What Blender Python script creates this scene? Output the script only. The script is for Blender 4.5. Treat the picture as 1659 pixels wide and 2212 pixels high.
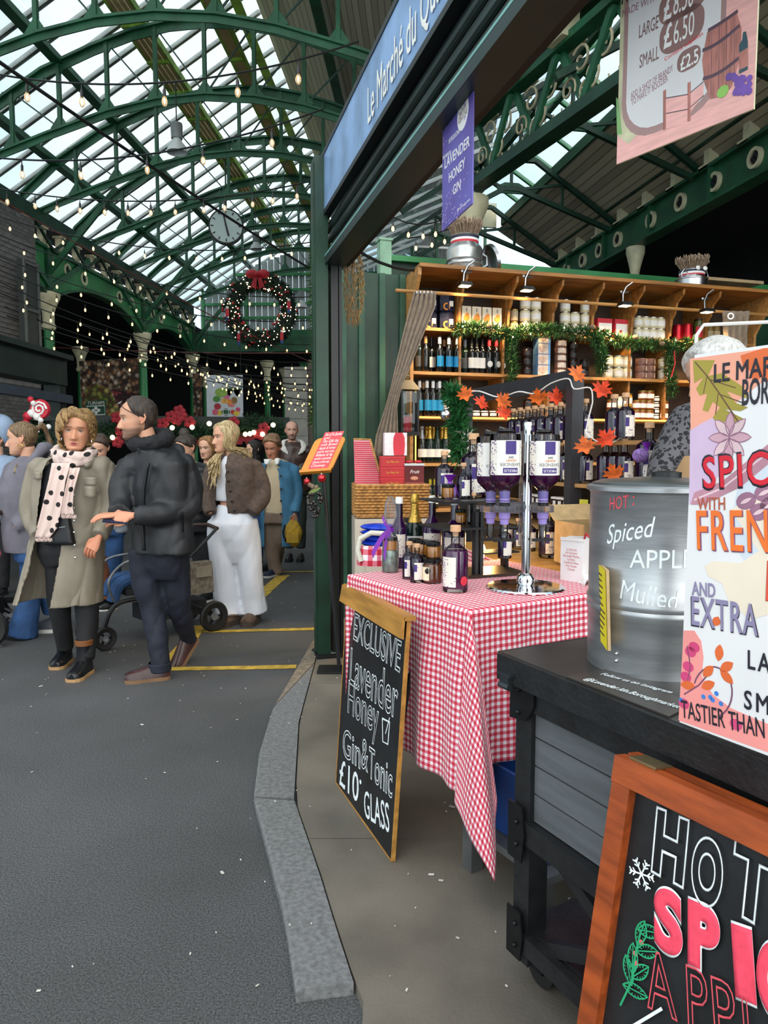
import bpy,bmesh,math,random
import numpy as np
from mathutils import Vector as V,Matrix as MX,noise as NZ
for _o in list(bpy.data.objects):bpy.data.objects.remove(_o)
SC=bpy.context.scene;COL=SC.collection
R=math.radians;PI=math.pi
rnd=random.Random(7)
# camera
FPX,CH=1534.0,1.45
PITCH=math.atan(126/FPX)
cam=bpy.data.cameras.new('camera');camo=bpy.data.objects.new('camera',cam);COL.objects.link(camo)
cam.sensor_fit='VERTICAL';cam.sensor_height=24;cam.lens=24*FPX/2212;cam.clip_start=.05;cam.clip_end=300
camo.location=(0,0,CH);camo.rotation_euler=(PI/2-PITCH,0,0);SC.camera=camo
# sky, sun, exposure
W=bpy.data.worlds.new('sky');SC.world=W;W.use_nodes=True
wn=W.node_tree;wn.nodes.clear()
wo=wn.nodes.new('ShaderNodeOutputWorld');wb=wn.nodes.new('ShaderNodeBackground');wr=wn.nodes.new('ShaderNodeValToRGB')
wt=wn.nodes.new('ShaderNodeTexCoord');wz=wn.nodes.new('ShaderNodeTexNoise');wz.inputs['Scale'].default_value=2.2;wz.inputs['Detail'].default_value=5
wr.color_ramp.elements[0].position=.38;wr.color_ramp.elements[0].color=(.52,.78,.93,1)
wr.color_ramp.elements[1].position=.58;wr.color_ramp.elements[1].color=(.93,.97,1,1)
wn.links.new(wt.outputs['Generated'],wz.inputs['Vector']);wn.links.new(wz.outputs['Fac'],wr.inputs['Fac'])
wn.links.new(wr.outputs['Color'],wb.inputs['Color']);wb.inputs['Strength'].default_value=1.3
wn.links.new(wb.outputs['Background'],wo.inputs['Surface'])
sunl=bpy.data.lights.new('sun','SUN');sunl.energy=2.3;sunl.angle=R(100);sunl.color=(1,.94,.86)
suno=bpy.data.objects.new('sun',sunl);COL.objects.link(suno);suno.rotation_euler=(R(52),R(-8),R(20));suno.location=(0,-6,14)
SC.view_settings.view_transform='Standard';SC.view_settings.look='None';SC.view_settings.gamma=1
SC.view_settings.use_curve_mapping=False;SC.view_settings.exposure=0.28
# photo geometry helpers
_s,_c=math.sin(PITCH),math.cos(PITCH)
def ray(px,py):
 u=(px-829.5)/FPX;v=(1106-py)/FPX
 return V((u,v*_s+_c,v*_c-_s))
def at(px,py,Y):
 r=ray(px,py);k=Y/r.y;return V((r.x*k,Y,CH+r.z*k))
def gz(px,py,z=0.0):
 r=ray(px,py);k=(z-CH)/r.z;return V((r.x*k,r.y*k,z))
def hit(px,py,P,th):
 r=ray(px,py);n=V((-math.sin(R(th)),math.cos(R(th)),0));C0=V((0,0,CH))
 return C0+r*((V(P)-C0).dot(n)/r.dot(n))
def fr(x,y,z,th):
 t=R(th);return V((x*math.cos(t)-y*math.sin(t),x*math.sin(t)+y*math.cos(t),z))
def tofr(P,th):
 t=R(th);return V((P.x*math.cos(t)+P.y*math.sin(t),-P.x*math.sin(t)+P.y*math.cos(t),P.z))
# materials
def lin(h):
 if isinstance(h,str):
  c=[int(h[i:i+2],16)/255 for i in (0,2,4)]
  return tuple((x/12.92 if x<=.04045 else ((x+.055)/1.055)**2.4)for x in c)+(1,)
 return tuple(h)+(1,)if len(h)==3 else tuple(h)
MATS={}
def nd(t,ty,**kw):
 n=t.nodes.new(ty)
 for k,v in kw.items():
  if k.startswith('i_'):n.inputs[k[2:].replace('_',' ')].default_value=v
  else:setattr(n,k,v)
 return n
def mat(name,col,rough=.6,metal=0.0,var=.12,scale=8.0,bump=.0,bscale=60.0,emit=None,estr=0,trans=0,ior=1.45,stretch=None,alpha=1,sheen=0,col2=None,coat=0,spec=.5):
 if name in MATS:return MATS[name]
 m=bpy.data.materials.new(name);m.use_nodes=True;t=m.node_tree;b=t.nodes['Principled BSDF']
 c=lin(col);b.inputs['Base Color'].default_value=c;b.inputs['Roughness'].default_value=rough;b.inputs['Metallic'].default_value=metal
 b.inputs['Specular IOR Level'].default_value=spec
 if trans:b.inputs['Transmission Weight'].default_value=trans;b.inputs['IOR'].default_value=ior
 if sheen:b.inputs['Sheen Weight'].default_value=sheen
 if coat:b.inputs['Coat Weight'].default_value=coat
 if emit is not None:b.inputs['Emission Color'].default_value=lin(emit);b.inputs['Emission Strength'].default_value=estr
 if alpha<1:b.inputs['Alpha'].default_value=alpha
 tc=nd(t,'ShaderNodeTexCoord');mp=nd(t,'ShaderNodeMapping');t.links.new(tc.outputs['Object'],mp.inputs['Vector'])
 if stretch:mp.inputs['Scale'].default_value=stretch
 if var or col2 is not None:
  n=nd(t,'ShaderNodeTexNoise',i_Scale=scale,i_Detail=5.0);t.links.new(mp.outputs['Vector'],n.inputs['Vector'])
  r=nd(t,'ShaderNodeValToRGB')
  if col2 is None:lo=tuple(x*(1-var)for x in c[:3])+(1,);hi=tuple(min(1,x*(1+var))for x in c[:3])+(1,)
  else:lo,hi=c,lin(col2)
  r.color_ramp.elements[0].color=lo;r.color_ramp.elements[1].color=hi
  r.color_ramp.elements[0].position=.35;r.color_ramp.elements[1].position=.65
  t.links.new(n.outputs['Fac'],r.inputs['Fac']);t.links.new(r.outputs['Color'],b.inputs['Base Color'])
 if bump:
  n2=nd(t,'ShaderNodeTexNoise',i_Scale=bscale,i_Detail=3.0);t.links.new(mp.outputs['Vector'],n2.inputs['Vector'])
  bp=nd(t,'ShaderNodeBump',i_Strength=bump,i_Distance=.01);t.links.new(n2.outputs['Fac'],bp.inputs['Height']);t.links.new(bp.outputs['Normal'],b.inputs['Normal'])
 MATS[name]=m;return m
def glassy(name,col=(1,1,1),gloss=1.0,rough=.05,white=None,wfac=.15):
 """thin sheet: see-through + gloss (+ a little milky diffuse)"""
 if name in MATS:return MATS[name]
 m=bpy.data.materials.new(name);m.use_nodes=True;t=m.node_tree;t.nodes.clear()
 o=nd(t,'ShaderNodeOutputMaterial');tr=nd(t,'ShaderNodeBsdfTransparent');tr.inputs['Color'].default_value=lin(col)
 gl=nd(t,'ShaderNodeBsdfGlossy');gl.inputs['Roughness'].default_value=rough
 fz=nd(t,'ShaderNodeFresnel',i_IOR=1.45);fm=nd(t,'ShaderNodeMath',operation='MULTIPLY');fm.inputs[1].default_value=gloss;t.links.new(fz.outputs['Fac'],fm.inputs[0]);mx=nd(t,'ShaderNodeMixShader');t.links.new(fm.outputs[0],mx.inputs['Fac'])
 t.links.new(tr.outputs[0],mx.inputs[1]);t.links.new(gl.outputs[0],mx.inputs[2]);last=mx
 if white is not None:
  df=nd(t,'ShaderNodeBsdfTranslucent');df.inputs['Color'].default_value=lin(white);m2=nd(t,'ShaderNodeMixShader')
  tc=nd(t,'ShaderNodeTexCoord');nz=nd(t,'ShaderNodeTexNoise',i_Scale=1.3,i_Detail=4.0);t.links.new(tc.outputs['Object'],nz.inputs['Vector'])
  ma=nd(t,'ShaderNodeMath',operation='MULTIPLY');ma.inputs[1].default_value=wfac*2;t.links.new(nz.outputs['Fac'],ma.inputs[0])
  t.links.new(ma.outputs[0],m2.inputs['Fac']);t.links.new(mx.outputs[0],m2.inputs[1]);t.links.new(df.outputs[0],m2.inputs[2]);last=m2
 t.links.new(last.outputs[0],o.inputs['Surface']);MATS[name]=m;return m
def emis(name,col,s):
 if name in MATS:return MATS[name]
 m=bpy.data.materials.new(name);m.use_nodes=True;t=m.node_tree;t.nodes.clear()
 o=nd(t,'ShaderNodeOutputMaterial');e=nd(t,'ShaderNodeEmission');e.inputs['Color'].default_value=lin(col);e.inputs['Strength'].default_value=s
 t.links.new(e.outputs[0],o.inputs['Surface']);MATS[name]=m;return m
def vcol(name,rough=.5,var=.06,scale=30,bump=0,bscale=200,sss=0):
 """material that takes its colour from the mesh's colour attribute 'Col' (pigment, with shade painted at mouth and nostrils)"""
 if name in MATS:return MATS[name]
 m=bpy.data.materials.new(name);m.use_nodes=True;t=m.node_tree;b=t.nodes['Principled BSDF'];b.inputs['Roughness'].default_value=rough
 a=nd(t,'ShaderNodeVertexColor',layer_name='Col');n=nd(t,'ShaderNodeTexNoise',i_Scale=scale,i_Detail=3.0)
 tc=nd(t,'ShaderNodeTexCoord');t.links.new(tc.outputs['Object'],n.inputs['Vector'])
 mr=nd(t,'ShaderNodeMapRange');mr.inputs['To Min'].default_value=1-var;mr.inputs['To Max'].default_value=1+var;t.links.new(n.outputs['Fac'],mr.inputs['Value'])
 mx=nd(t,'ShaderNodeVectorMath',operation='SCALE');t.links.new(a.outputs['Color'],mx.inputs[0]);t.links.new(mr.outputs[0],mx.inputs['Scale'])
 t.links.new(mx.outputs[0],b.inputs['Base Color'])
 if sss:b.inputs['Subsurface Weight'].default_value=sss;b.inputs['Subsurface Radius'].default_value=(.012,.005,.003);b.inputs['Subsurface Scale'].default_value=1
 if bump:
  n2=nd(t,'ShaderNodeTexNoise',i_Scale=bscale,i_Detail=3.0);t.links.new(tc.outputs['Object'],n2.inputs['Vector'])
  bp=nd(t,'ShaderNodeBump',i_Strength=bump,i_Distance=.01);t.links.new(n2.outputs['Fac'],bp.inputs['Height']);t.links.new(bp.outputs['Normal'],b.inputs['Normal'])
 MATS[name]=m;return m
# mesh builder
def basis(d):
 d=V(d).normalized();a=V((0,0,1))if abs(d.z)<.9 else V((1,0,0))
 x=a.cross(d).normalized();return x,d.cross(x).normalized(),d
class MB:
 def __init__(s):s.v=[];s.f=[];s.m=[];s.mi=0;s.c=[];s.col=None;s.uv=None
 def add(s,vs,fs,mi=None):
  o=len(s.v);s.v+=[tuple(p)for p in vs];s.f+=[tuple(i+o for i in f)for f in fs];s.m+=[s.mi if mi is None else mi]*len(fs)
  if s.col is not None:s.c+=[s.col]*len(vs)
  return s
 def box(s,c,d,rot=None,mi=None,taper=1.0):
  x,y,z=d[0]/2,d[1]/2,d[2]/2;t=taper
  p=[V(q)for q in ((-x,-y,-z),(x,-y,-z),(x,y,-z),(-x,y,-z),(-x*t,-y*t,z),(x*t,-y*t,z),(x*t,y*t,z),(-x*t,y*t,z))]
  if rot is not None:
   if not hasattr(rot,'to_4x4'):rot=MX.Rotation(rot,3,'Z')
   p=[rot@q for q in p]
  return s.add([q+V(c)for q in p],[(0,3,2,1),(4,5,6,7),(0,1,5,4),(1,2,6,5),(2,3,7,6),(3,0,4,7)],mi)
 def beam(s,a,b,w,h,mi=None,up=(0,0,1)):
  a,b=V(a),V(b);d=(b-a).normalized();u=V(up)
  if abs(d.dot(u))>.98:u=V((1,0,0))
  x=d.cross(u).normalized()*w/2;z=x.normalized().cross(d).normalized()*h/2
  return s.add([a-x-z,a+x-z,a+x+z,a-x+z,b-x-z,b+x-z,b+x+z,b-x+z],[(0,1,2,3),(7,6,5,4),(0,4,5,1),(1,5,6,2),(2,6,7,3),(3,7,4,0)],mi)
 def tube(s,path,r,n=8,mi=None,closed=False,caps=True,flat=1.0,upv=None):
  P=[V(p)for p in path];N=len(P);rr=r if isinstance(r,(list,tuple))else [r]*N;vs=[];px=None
  for i in range(N):
   if closed:d=P[(i+1)%N]-P[i-1]
   else:d=P[min(i+1,N-1)]-P[max(i-1,0)]
   if d.length<1e-9:d=V((0,0,1))
   d.normalize()
   if upv is not None:
    x=V(upv).cross(d);x=x.normalized()if x.length>1e-6 else basis(d)[0]
   elif px is None:x=basis(d)[0]
   else:
    x=px-d*px.dot(d);x=x.normalized()if x.length>1e-6 else basis(d)[0]
   px=x;y=d.cross(x)
   for k in range(n):
    a=2*PI*k/n;vs.append(P[i]+x*(math.cos(a)*rr[i])+y*(math.sin(a)*rr[i]*flat))
  fs=[]
  for i in range(N if closed else N-1):
   j=(i+1)%N
   for k in range(n):fs.append((i*n+k,i*n+(k+1)%n,j*n+(k+1)%n,j*n+k))
  if caps and not closed:fs+=[tuple(range(n))[::-1],tuple((N-1)*n+k for k in range(n))]
  return s.add(vs,fs,mi)
 def cyl(s,a,b,r,r2=None,n=16,mi=None):return s.tube([a,b],[r,r if r2 is None else r2],n,mi)
 def lathe(s,prof,n=20,c=(0,0,0),mi=None,m=None,arc=2*PI):
  vs=[];fs=[];K=len(prof);full=arc>6.28
  N=n if full else n+1
  for i in range(N):
   a=arc*i/n
   for r,z in prof:
    p=V((r*math.cos(a),r*math.sin(a),z));p=(m@p)if m is not None else p;vs.append(p+V(c))
  for i in range(n):
   j=(i+1)%N
   for k in range(K-1):fs.append((i*K+k,j*K+k,j*K+k+1,i*K+k+1))
  return s.add(vs,fs,mi)
 def loft(s,rings,mi=None,caps=True,closed=True):
  n=len(rings[0]);vs=[p for r in rings for p in r];fs=[]
  for i in range(len(rings)-1):
   for k in range(n if closed else n-1):fs.append((i*n+k,i*n+(k+1)%n,(i+1)*n+(k+1)%n,(i+1)*n+k))
  if caps and closed:fs+=[tuple(range(n))[::-1],tuple((len(rings)-1)*n+k for k in range(n))]
  return s.add(vs,fs,mi)
 def sph(s,c,r,nu=12,nv=8,mi=None,m=None):
  r=r if isinstance(r,(list,tuple))else (r,r,r);vs=[V((0,0,-1))];fs=[]
  for j in range(1,nv):
   a=-PI/2+PI*j/nv
   for i in range(nu):b=2*PI*i/nu;vs.append(V((math.cos(a)*math.cos(b),math.cos(a)*math.sin(b),math.sin(a))))
  vs.append(V((0,0,1)));T=len(vs)-1
  for i in range(nu):
   k=(i+1)%nu;fs.append((0,1+k,1+i));fs.append((T,T-nu+i,T-nu+k))
   for j in range(nv-2):fs.append((1+j*nu+i,1+j*nu+k,1+(j+1)*nu+k,1+(j+1)*nu+i))
  o=[]
  for p in vs:
   q=V((p.x*r[0],p.y*r[1],p.z*r[2]));q=(m@q)if m is not None else q;o.append(q+V(c))
  return s.add(o,fs,mi)
 def prism(s,poly,d,fn,mi=None):
  n=len(poly);vs=[fn(u,v,0)for u,v in poly]+[fn(u,v,d)for u,v in poly]
  return s.add(vs,[tuple(range(n))[::-1],tuple(range(n,2*n))]+[(i,(i+1)%n,n+(i+1)%n,n+i)for i in range(n)],mi)
 def grid(s,nu,nv,fn,mi=None,uvfn=None,thick=0):
  vs=[fn(i/nu,j/nv)for j in range(nv+1)for i in range(nu+1)]
  return s.add(vs,[(j*(nu+1)+i,j*(nu+1)+i+1,(j+1)*(nu+1)+i+1,(j+1)*(nu+1)+i)for j in range(nv)for i in range(nu)],mi)
 def mesh(s,name,mats,smooth=35):
  me=bpy.data.meshes.new(name);me.from_pydata(s.v,[],s.f)
  for m in (mats if isinstance(mats,(list,tuple))else [mats]):me.materials.append(m)
  if any(s.m):me.polygons.foreach_set('material_index',s.m)
  if s.c:
   ca=me.color_attributes.new('Col','FLOAT_COLOR','POINT');ca.data.foreach_set('color',np.array([lin(c)if not isinstance(c,tuple)or len(c)!=4 else c for c in s.c],dtype=np.float32).ravel())
  fixn(me)
  if smooth:me.polygons.foreach_set('use_smooth',[True]*len(me.polygons));me.set_sharp_from_angle(angle=R(smooth))
  me.update();return me
 def build(s,name,mats,parent=None,smooth=35,loc=None,rot=None):return put(name,s.mesh(name,mats,smooth),parent,loc,rot)
def fixn(me):
 bm=bmesh.new();bm.from_mesh(me);bmesh.ops.recalc_face_normals(bm,faces=bm.faces);bm.to_mesh(me);bm.free()
def put(name,me,parent=None,loc=None,rot=None):
 o=bpy.data.objects.new(name,me);COL.objects.link(o)
 if parent is not None:o.parent=parent
 if loc is not None:o.location=loc
 if rot is not None:o.rotation_euler=rot if hasattr(rot,'__len__')else (0,0,rot)
 return o
def tag(o,label=None,cat=None,group=None,kind=None):
 if label:o['label']=label
 if cat:o['category']=cat
 if group:o['group']=group
 if kind:o['kind']=kind
 return o
def thing(name,label,cat,loc=(0,0,0),rotz=0,group=None):
 o=bpy.data.objects.new(name,None);COL.objects.link(o);o.location=loc;o.empty_display_size=.05
 o.rotation_euler=rotz if hasattr(rotz,'__len__')else (0,0,rotz)
 return tag(o,label,cat,group)
def struct(o):o['kind']='structure';return o
def dup(root,loc=None,rot=None,label=None,group=None,scale=None):
 r=root.copy();COL.objects.link(r)
 if loc is not None:r.location=loc
 if rot is not None:r.rotation_euler=rot if hasattr(rot,'__len__')else (0,0,rot)
 if scale is not None:r.scale=scale if hasattr(scale,'__len__')else (scale,)*3
 if label:r['label']=label
 if group:r['group']=group
 for ch in list(root.children):
  c=ch.copy();COL.objects.link(c);c.parent=r
  for g in list(ch.children):
   d=g.copy();COL.objects.link(d);d.parent=c
 return r
def text_mesh(s,size=.1,outline=0,bold=0,extrude=.0008,shear=0,sx=1.0,align='CENTER',spacing=1.0,res=3):
 """lettering as a mesh in the xz plane facing -y"""
 cu=bpy.data.curves.new('lettering','FONT');cu.body=s;cu.size=size;cu.align_x=align;cu.align_y='CENTER';cu.shear=shear;cu.space_character=spacing
 cu.resolution_u=res
 if outline:cu.fill_mode='NONE';cu.bevel_depth=outline;cu.bevel_resolution=0;cu.offset=bold
 else:
  cu.extrude=extrude
  if bold:cu.bevel_depth=bold;cu.bevel_resolution=0
 o=bpy.data.objects.new('lettering',cu);me=bpy.data.meshes.new_from_object(o)
 bpy.data.objects.remove(o);bpy.data.curves.remove(cu);me.name='lettering'
 n=len(me.vertices);a=np.empty(n*3,dtype=np.float32);me.vertices.foreach_get('co',a);a=a.reshape(-1,3)
 a[:,2]*=.15 if outline else .0002/(extrude+bold)
 b=np.stack([a[:,0]*sx,-a[:,2],a[:,1]],1);me.vertices.foreach_set('co',b.ravel());me.update();return me
def letter(s,parent,m,x,z,size,y=-.002,rot=0,name='lettering',bend=None,**kw):
 me=text_mesh(s,size,**kw);me.materials.clear();me.materials.append(m)
 if bend:bend(me)
 o=put(name,me,parent,(x,y,z),(0,rot,0));return o
# common materials
GREEN=mat('green_iron_paint','1b5235',.45,var=.35,scale=3,bump=.15,bscale=40)
GREEND=mat('dark_green_iron_paint','123626',.45,var=.35,scale=3,bump=.1)
GREENL=mat('bright_green_paint','2c7a45',.45,var=.25,scale=3)
GREENY=mat('sunlit_green_paint','86a83a',.55,var=.4,scale=5)  # yellow tint imitates sunlight from above on the green ironwork
CREAM=mat('cream_paint','cfc7a4',.55,var=.15,scale=6)
BLACKM=mat('black_metal','17181a',.42,var=.2,scale=6)
BLACKW=mat('black_paint','1b1c1e',.55,var=.3,scale=10,bump=.15)
STEEL=mat('brushed_steel','b9bcc0',.28,1.0,var=.12,scale=4,stretch=(1,1,12))
CHROME=mat('chrome','d8dadd',.08,1.0,var=0)
WHITEP=mat('white_paint','eceae6',.5,var=.04)
PAPERW=mat('white_paper','f0eeea',.7,var=.04)
DARK=mat('dark_interior','0c0d0f',.8,var=.3)  # near-black colour stands in for deep shade in the bays behind
WIRE=mat('black_cable','131415',.5,var=.1)
BULBW=emis('warm_bulb_light',(1,.62,.25),9.0)
BULBC=glassy('clear_bulb_glass',(1,.96,.88),white=(1,.9,.7),wfac=.12)
# SETTING: ground
def asphalt():
 m=bpy.data.materials.new('asphalt');m.use_nodes=True;t=m.node_tree;b=t.nodes['Principled BSDF'];b.inputs['Roughness'].default_value=.72
 tc=nd(t,'ShaderNodeTexCoord');n1=nd(t,'ShaderNodeTexNoise',i_Scale=.9,i_Detail=6.0);n2=nd(t,'ShaderNodeTexNoise',i_Scale=170.0,i_Detail=2.0)
 for n in (n1,n2):t.links.new(tc.outputs['Object'],n.inputs['Vector'])
 r1=nd(t,'ShaderNodeValToRGB');r1.color_ramp.elements[0].color=lin('424342');r1.color_ramp.elements[1].color=lin('58585a');r1.color_ramp.elements[0].position=.3;r1.color_ramp.elements[1].position=.7
 r2=nd(t,'ShaderNodeValToRGB');r2.color_ramp.elements[0].color=(.45,.45,.45,1);r2.color_ramp.elements[1].color=(1.5,1.5,1.5,1);r2.color_ramp.elements[0].position=.35;r2.color_ramp.elements[1].position=.68
 mx=nd(t,'ShaderNodeMix',data_type='RGBA',blend_type='MULTIPLY');mx.inputs[0].default_value=1
 t.links.new(n1.outputs['Fac'],r1.inputs['Fac']);t.links.new(n2.outputs['Fac'],r2.inputs['Fac'])
 t.links.new(r1.outputs['Color'],mx.inputs[6]);t.links.new(r2.outputs['Color'],mx.inputs[7]);t.links.new(mx.outputs[2],b.inputs['Base Color'])
 bp=nd(t,'ShaderNodeBump',i_Strength=.35,i_Distance=.006);t.links.new(n2.outputs['Fac'],bp.inputs['Height']);t.links.new(bp.outputs['Normal'],b.inputs['Normal']);return m
ASPH=asphalt()
m=MB();m.add([(-16,-4,0),(16,-4,0),(16,34,0),(-16,34,0)],[(0,1,2,3)])
FLOOR=struct(m.build('floor',ASPH,smooth=0));FLOOR['label']='dark grey asphalt road through the market hall'
STONE=mat('granite_kerb','707171',.7,var=.25,scale=60,bump=.2,bscale=150)
STONEB=mat('worn_brown_kerb','7c7263',.75,var=.25,scale=25,bump=.2,bscale=120)
CONC=mat('pavement_concrete','6a645a',.65,var=.28,scale=2.2,bump=.12,bscale=90)
ko=[(700,2235),(640,2170),(615,2000),(575,1840),(548,1740),(560,1640),(590,1540),(690,1370)]
ki=[(790,2235),(765,2130),(720,1990),(690,1890),(635,1730),(645,1560),(680,1430),(700,1340)]
KO=[gz(x,y,.0)for x,y in ko];KI=[gz(x,y,.03)for x,y in ki]
KO[0]=V((-.11,1.45,0));KI[0]=V((-.02,1.5,0))
KO+=[V((-.47,7.2,0)),V((-.6,10,0)),V((-.9,14,0))];KI+=[V((-.35,7.2,0)),V((-.48,10,0)),V((-.78,14,0))]
KERB=thing('kerb','line of grey granite kerb stones curving beside the road','kerb',(0,0,0));struct(KERB)
def seg(L,t):
 i=min(int(t),len(L)-2);return L[i].lerp(L[i+1],t-i)
for a,b,mm in ((1.02,3.98,STONE),(4.02,5.95,STONE),(5.98,7.9,STONEB),(7.93,8.9,STONEB),(8.93,9.95,STONE)):
 m=MB();rings=[]
 for k in range(9):
  t=a+(b-a)*k/8;o=seg(KO,t);i=seg(KI,t);e=(i-o)*.06
  rings.append([V((o.x,o.y,-.05)),V((o.x,o.y,.028)),V((o.x+e.x,o.y+e.y,.036)),V((i.x,i.y,.036)),V((i.x,i.y,-.05))])
 m.loft(rings,caps=True,closed=True);m.build('kerb_stone',mm,KERB,smooth=0)
PAVE=thing('pavement','worn brown concrete pavement under the stall','pavement',(0,0,0));struct(PAVE)
ys=[-1.5,1.62,2.52,4.3,6.1,8.2,11.0]
def kx(y):
 for p,q in zip(KI[1:],KI[2:]):
  if p.y<=y<=q.y:return p.x+(q.x-p.x)*(y-p.y)/(q.y-p.y)
 return KI[1].x+(.02 if y<KI[1].y else -.3)
for j in range(len(ys)-1):
 y0,y1=ys[j]+.003,ys[j+1]-.003;x0=None
 edges=[None,1.15+.2*(j%2),2.7,4.4,7.0]
 for q in range(4):
  m=MB();L=[]
  for k in range(9):
   y=y0+(y1-y0)*k/8;xl=(kx(y)+.006)if q==0 else edges[q]+.003+.15*y*.1;xr=edges[q+1]-.003+.15*y*.1
   L.append([V((xl,y,-.03)),V((xl,y,.031)),V((xr,y,.031)),V((xr,y,-.03))])
  m.loft(L);m.build('paving_slab',CONC,PAVE,smooth=0)
YEL=mat('yellow_road_paint','b99a3a',.7,var=.3,scale=14)
def rline(a,b,w,label):
 a,b=gz(*a),gz(*b);d=(b-a).normalized();n=V((-d.y,d.x,0))*w/2;m=MB();K=10
 L=[[a.lerp(b,k/K)+n*(1+rnd.uniform(-.12,.12))+V((0,0,.0035)),a.lerp(b,k/K)-n*(1+rnd.uniform(-.12,.12))+V((0,0,.0035))]for k in range(K+1)]
 m.loft(L,caps=False,closed=False);o=m.build('road_marking',YEL,None,0);tag(o,label,'road marking','yellow road markings')
rline((355,1446),(640,1441),.085,'yellow painted road line nearest the camera, by the man\'s brown shoes')
rline((436,1365),(684,1359),.085,'yellow painted road line just in front of the woman in white trousers')
rline((362,1442),(432,1352),.12,'short diagonal yellow road line behind the man\'s shoes')
rline((545,1300),(612,1243),.15,'diagonal yellow road line beside the white trousers')
rline((590,1236),(712,1234),.07,'thin yellow road line near the feet of the woman in denim coat')
rline((688,1293),(712,1292),.07,'short yellow dash on the road left of the green post')
m=MB();rr=random.Random(3)
for k in range(420):
 y=1.3+7*rr.random()**1.3;x=rr.uniform(-4.5,1.2)
 z=.004 if x<kx(max(1.8,y))-.2 else .035
 if kx(max(1.8,y))-.2<=x<kx(max(1.8,y)):z=.04
 s_=rr.uniform(.002,.0055)if rr.random()<.93 else rr.uniform(.007,.014);a=rr.uniform(0,PI)
 m.box((x,y,z),(s_*2,s_,.002),rot=a)
tag(m.build('grit',mat('pale_grit','c9c6bd',.7,var=.2),None,0),'pale flecks of grit and litter scattered on the road','grit',kind='stuff')
# HALL A (glazed, left): frame turned -3.3 deg
TA=-3.3
def HA(x,y,z):return fr(x,y,z,TA)
EAVE,RIDGE=(-7.15,5.92),(-2.77,8.72)
GLASS=glassy('roof_glass',(.90,.95,.96),white=(1,1,1),wfac=.06,gloss=.25)
CEIL=thing('ceiling','glazed iron roof of the market hall','roof',HA(-5,12,0),R(TA));struct(CEIL)
iv=CEIL.matrix_basis.inverted()if False else None
def cl(x,y,z):return V((x+5,y-12,z))
BAR=mat('weathered_glazing_bar','8a8d88',.6,var=.3,scale=3)
ya,yb,dy=4.6,22.3,.55;n_=int((yb-ya)/dy)
cuts=[EAVE,(-5.2,7.166),(-4.0,7.934),RIDGE]
pane_me=[]
for (x0,z0),(x1,z1)in zip(cuts,cuts[1:]):
 mm=MB();mm.box((0,0,0),(math.hypot(x1-x0,z1-z0)-.02,dy-.05,.008));pane_me.append((mm.mesh('pane',GLASS,0),(x0+x1)/2,(z0+z1)/2,math.atan2(z1-z0,x1-x0)))
for i in range(n_):
 for me,x,z,a in pane_me:put('pane',me,CEIL,cl(x,ya+(i+.5)*dy,z+.05),(0,-a,0))
a=math.atan2(RIDGE[1]-EAVE[1],RIDGE[0]-EAVE[0]);Lr=math.hypot(RIDGE[0]-EAVE[0],RIDGE[1]-EAVE[1])
mm=MB();mm.box((0,-.026,0),(Lr,.014,.05));mm.box((0,.026,0),(Lr,.014,.05));mm.box((0,0,.03),(Lr,.06,.012));bar=mm.mesh('glazing_bar',BAR,0)
for i in range(n_+1):put('glazing_bar',bar,CEIL,cl((EAVE[0]+RIDGE[0])/2,ya+i*dy,(EAVE[1]+RIDGE[1])/2+.05),(0,-a,0))
def boards(name,col,w):
 m=bpy.data.materials.new(name);m.use_nodes=True;t=m.node_tree;b=t.nodes['Principled BSDF'];b.inputs['Roughness'].default_value=.7
 tc=nd(t,'ShaderNodeTexCoord');sp=nd(t,'ShaderNodeSeparateXYZ');t.links.new(tc.outputs['UV'],sp.inputs[0])
 mt=nd(t,'ShaderNodeMath',operation='MULTIPLY');mt.inputs[1].default_value=1/w;t.links.new(sp.outputs[0],mt.inputs[0])
 fcn=nd(t,'ShaderNodeMath',operation='FRACT');t.links.new(mt.outputs[0],fcn.inputs[0]);gt=nd(t,'ShaderNodeMath',operation='GREATER_THAN');gt.inputs[1].default_value=.12;t.links.new(fcn.outputs[0],gt.inputs[0])
 fl=nd(t,'ShaderNodeMath',operation='FLOOR');t.links.new(mt.outputs[0],fl.inputs[0]);wn_=nd(t,'ShaderNodeTexWhiteNoise',noise_dimensions='1D');t.links.new(fl.outputs[0],wn_.inputs['W'])
 r=nd(t,'ShaderNodeValToRGB');c=lin(col);r.color_ramp.elements[0].color=tuple(x*.78 for x in c[:3])+(1,);r.color_ramp.elements[1].color=tuple(x*1.15 for x in c[:3])+(1,);t.links.new(wn_.outputs['Value'],r.inputs['Fac'])
 mx=nd(t,'ShaderNodeMix',data_type='RGBA');mx.inputs[6].default_value=tuple(x*.35 for x in c[:3])+(1,);t.links.new(gt.outputs[0],mx.inputs[0]);t.links.new(r.outputs['Color'],mx.inputs[7]);t.links.new(mx.outputs[2],b.inputs['Base Color'])
 bp=nd(t,'ShaderNodeBump',i_Strength=.4,i_Distance=.01);t.links.new(gt.outputs[0],bp.inputs['Height']);t.links.new(bp.outputs['Normal'],b.inputs['Normal']);return m
BOARD=boards('ceiling_boards','b3a58c',.11)
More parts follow.
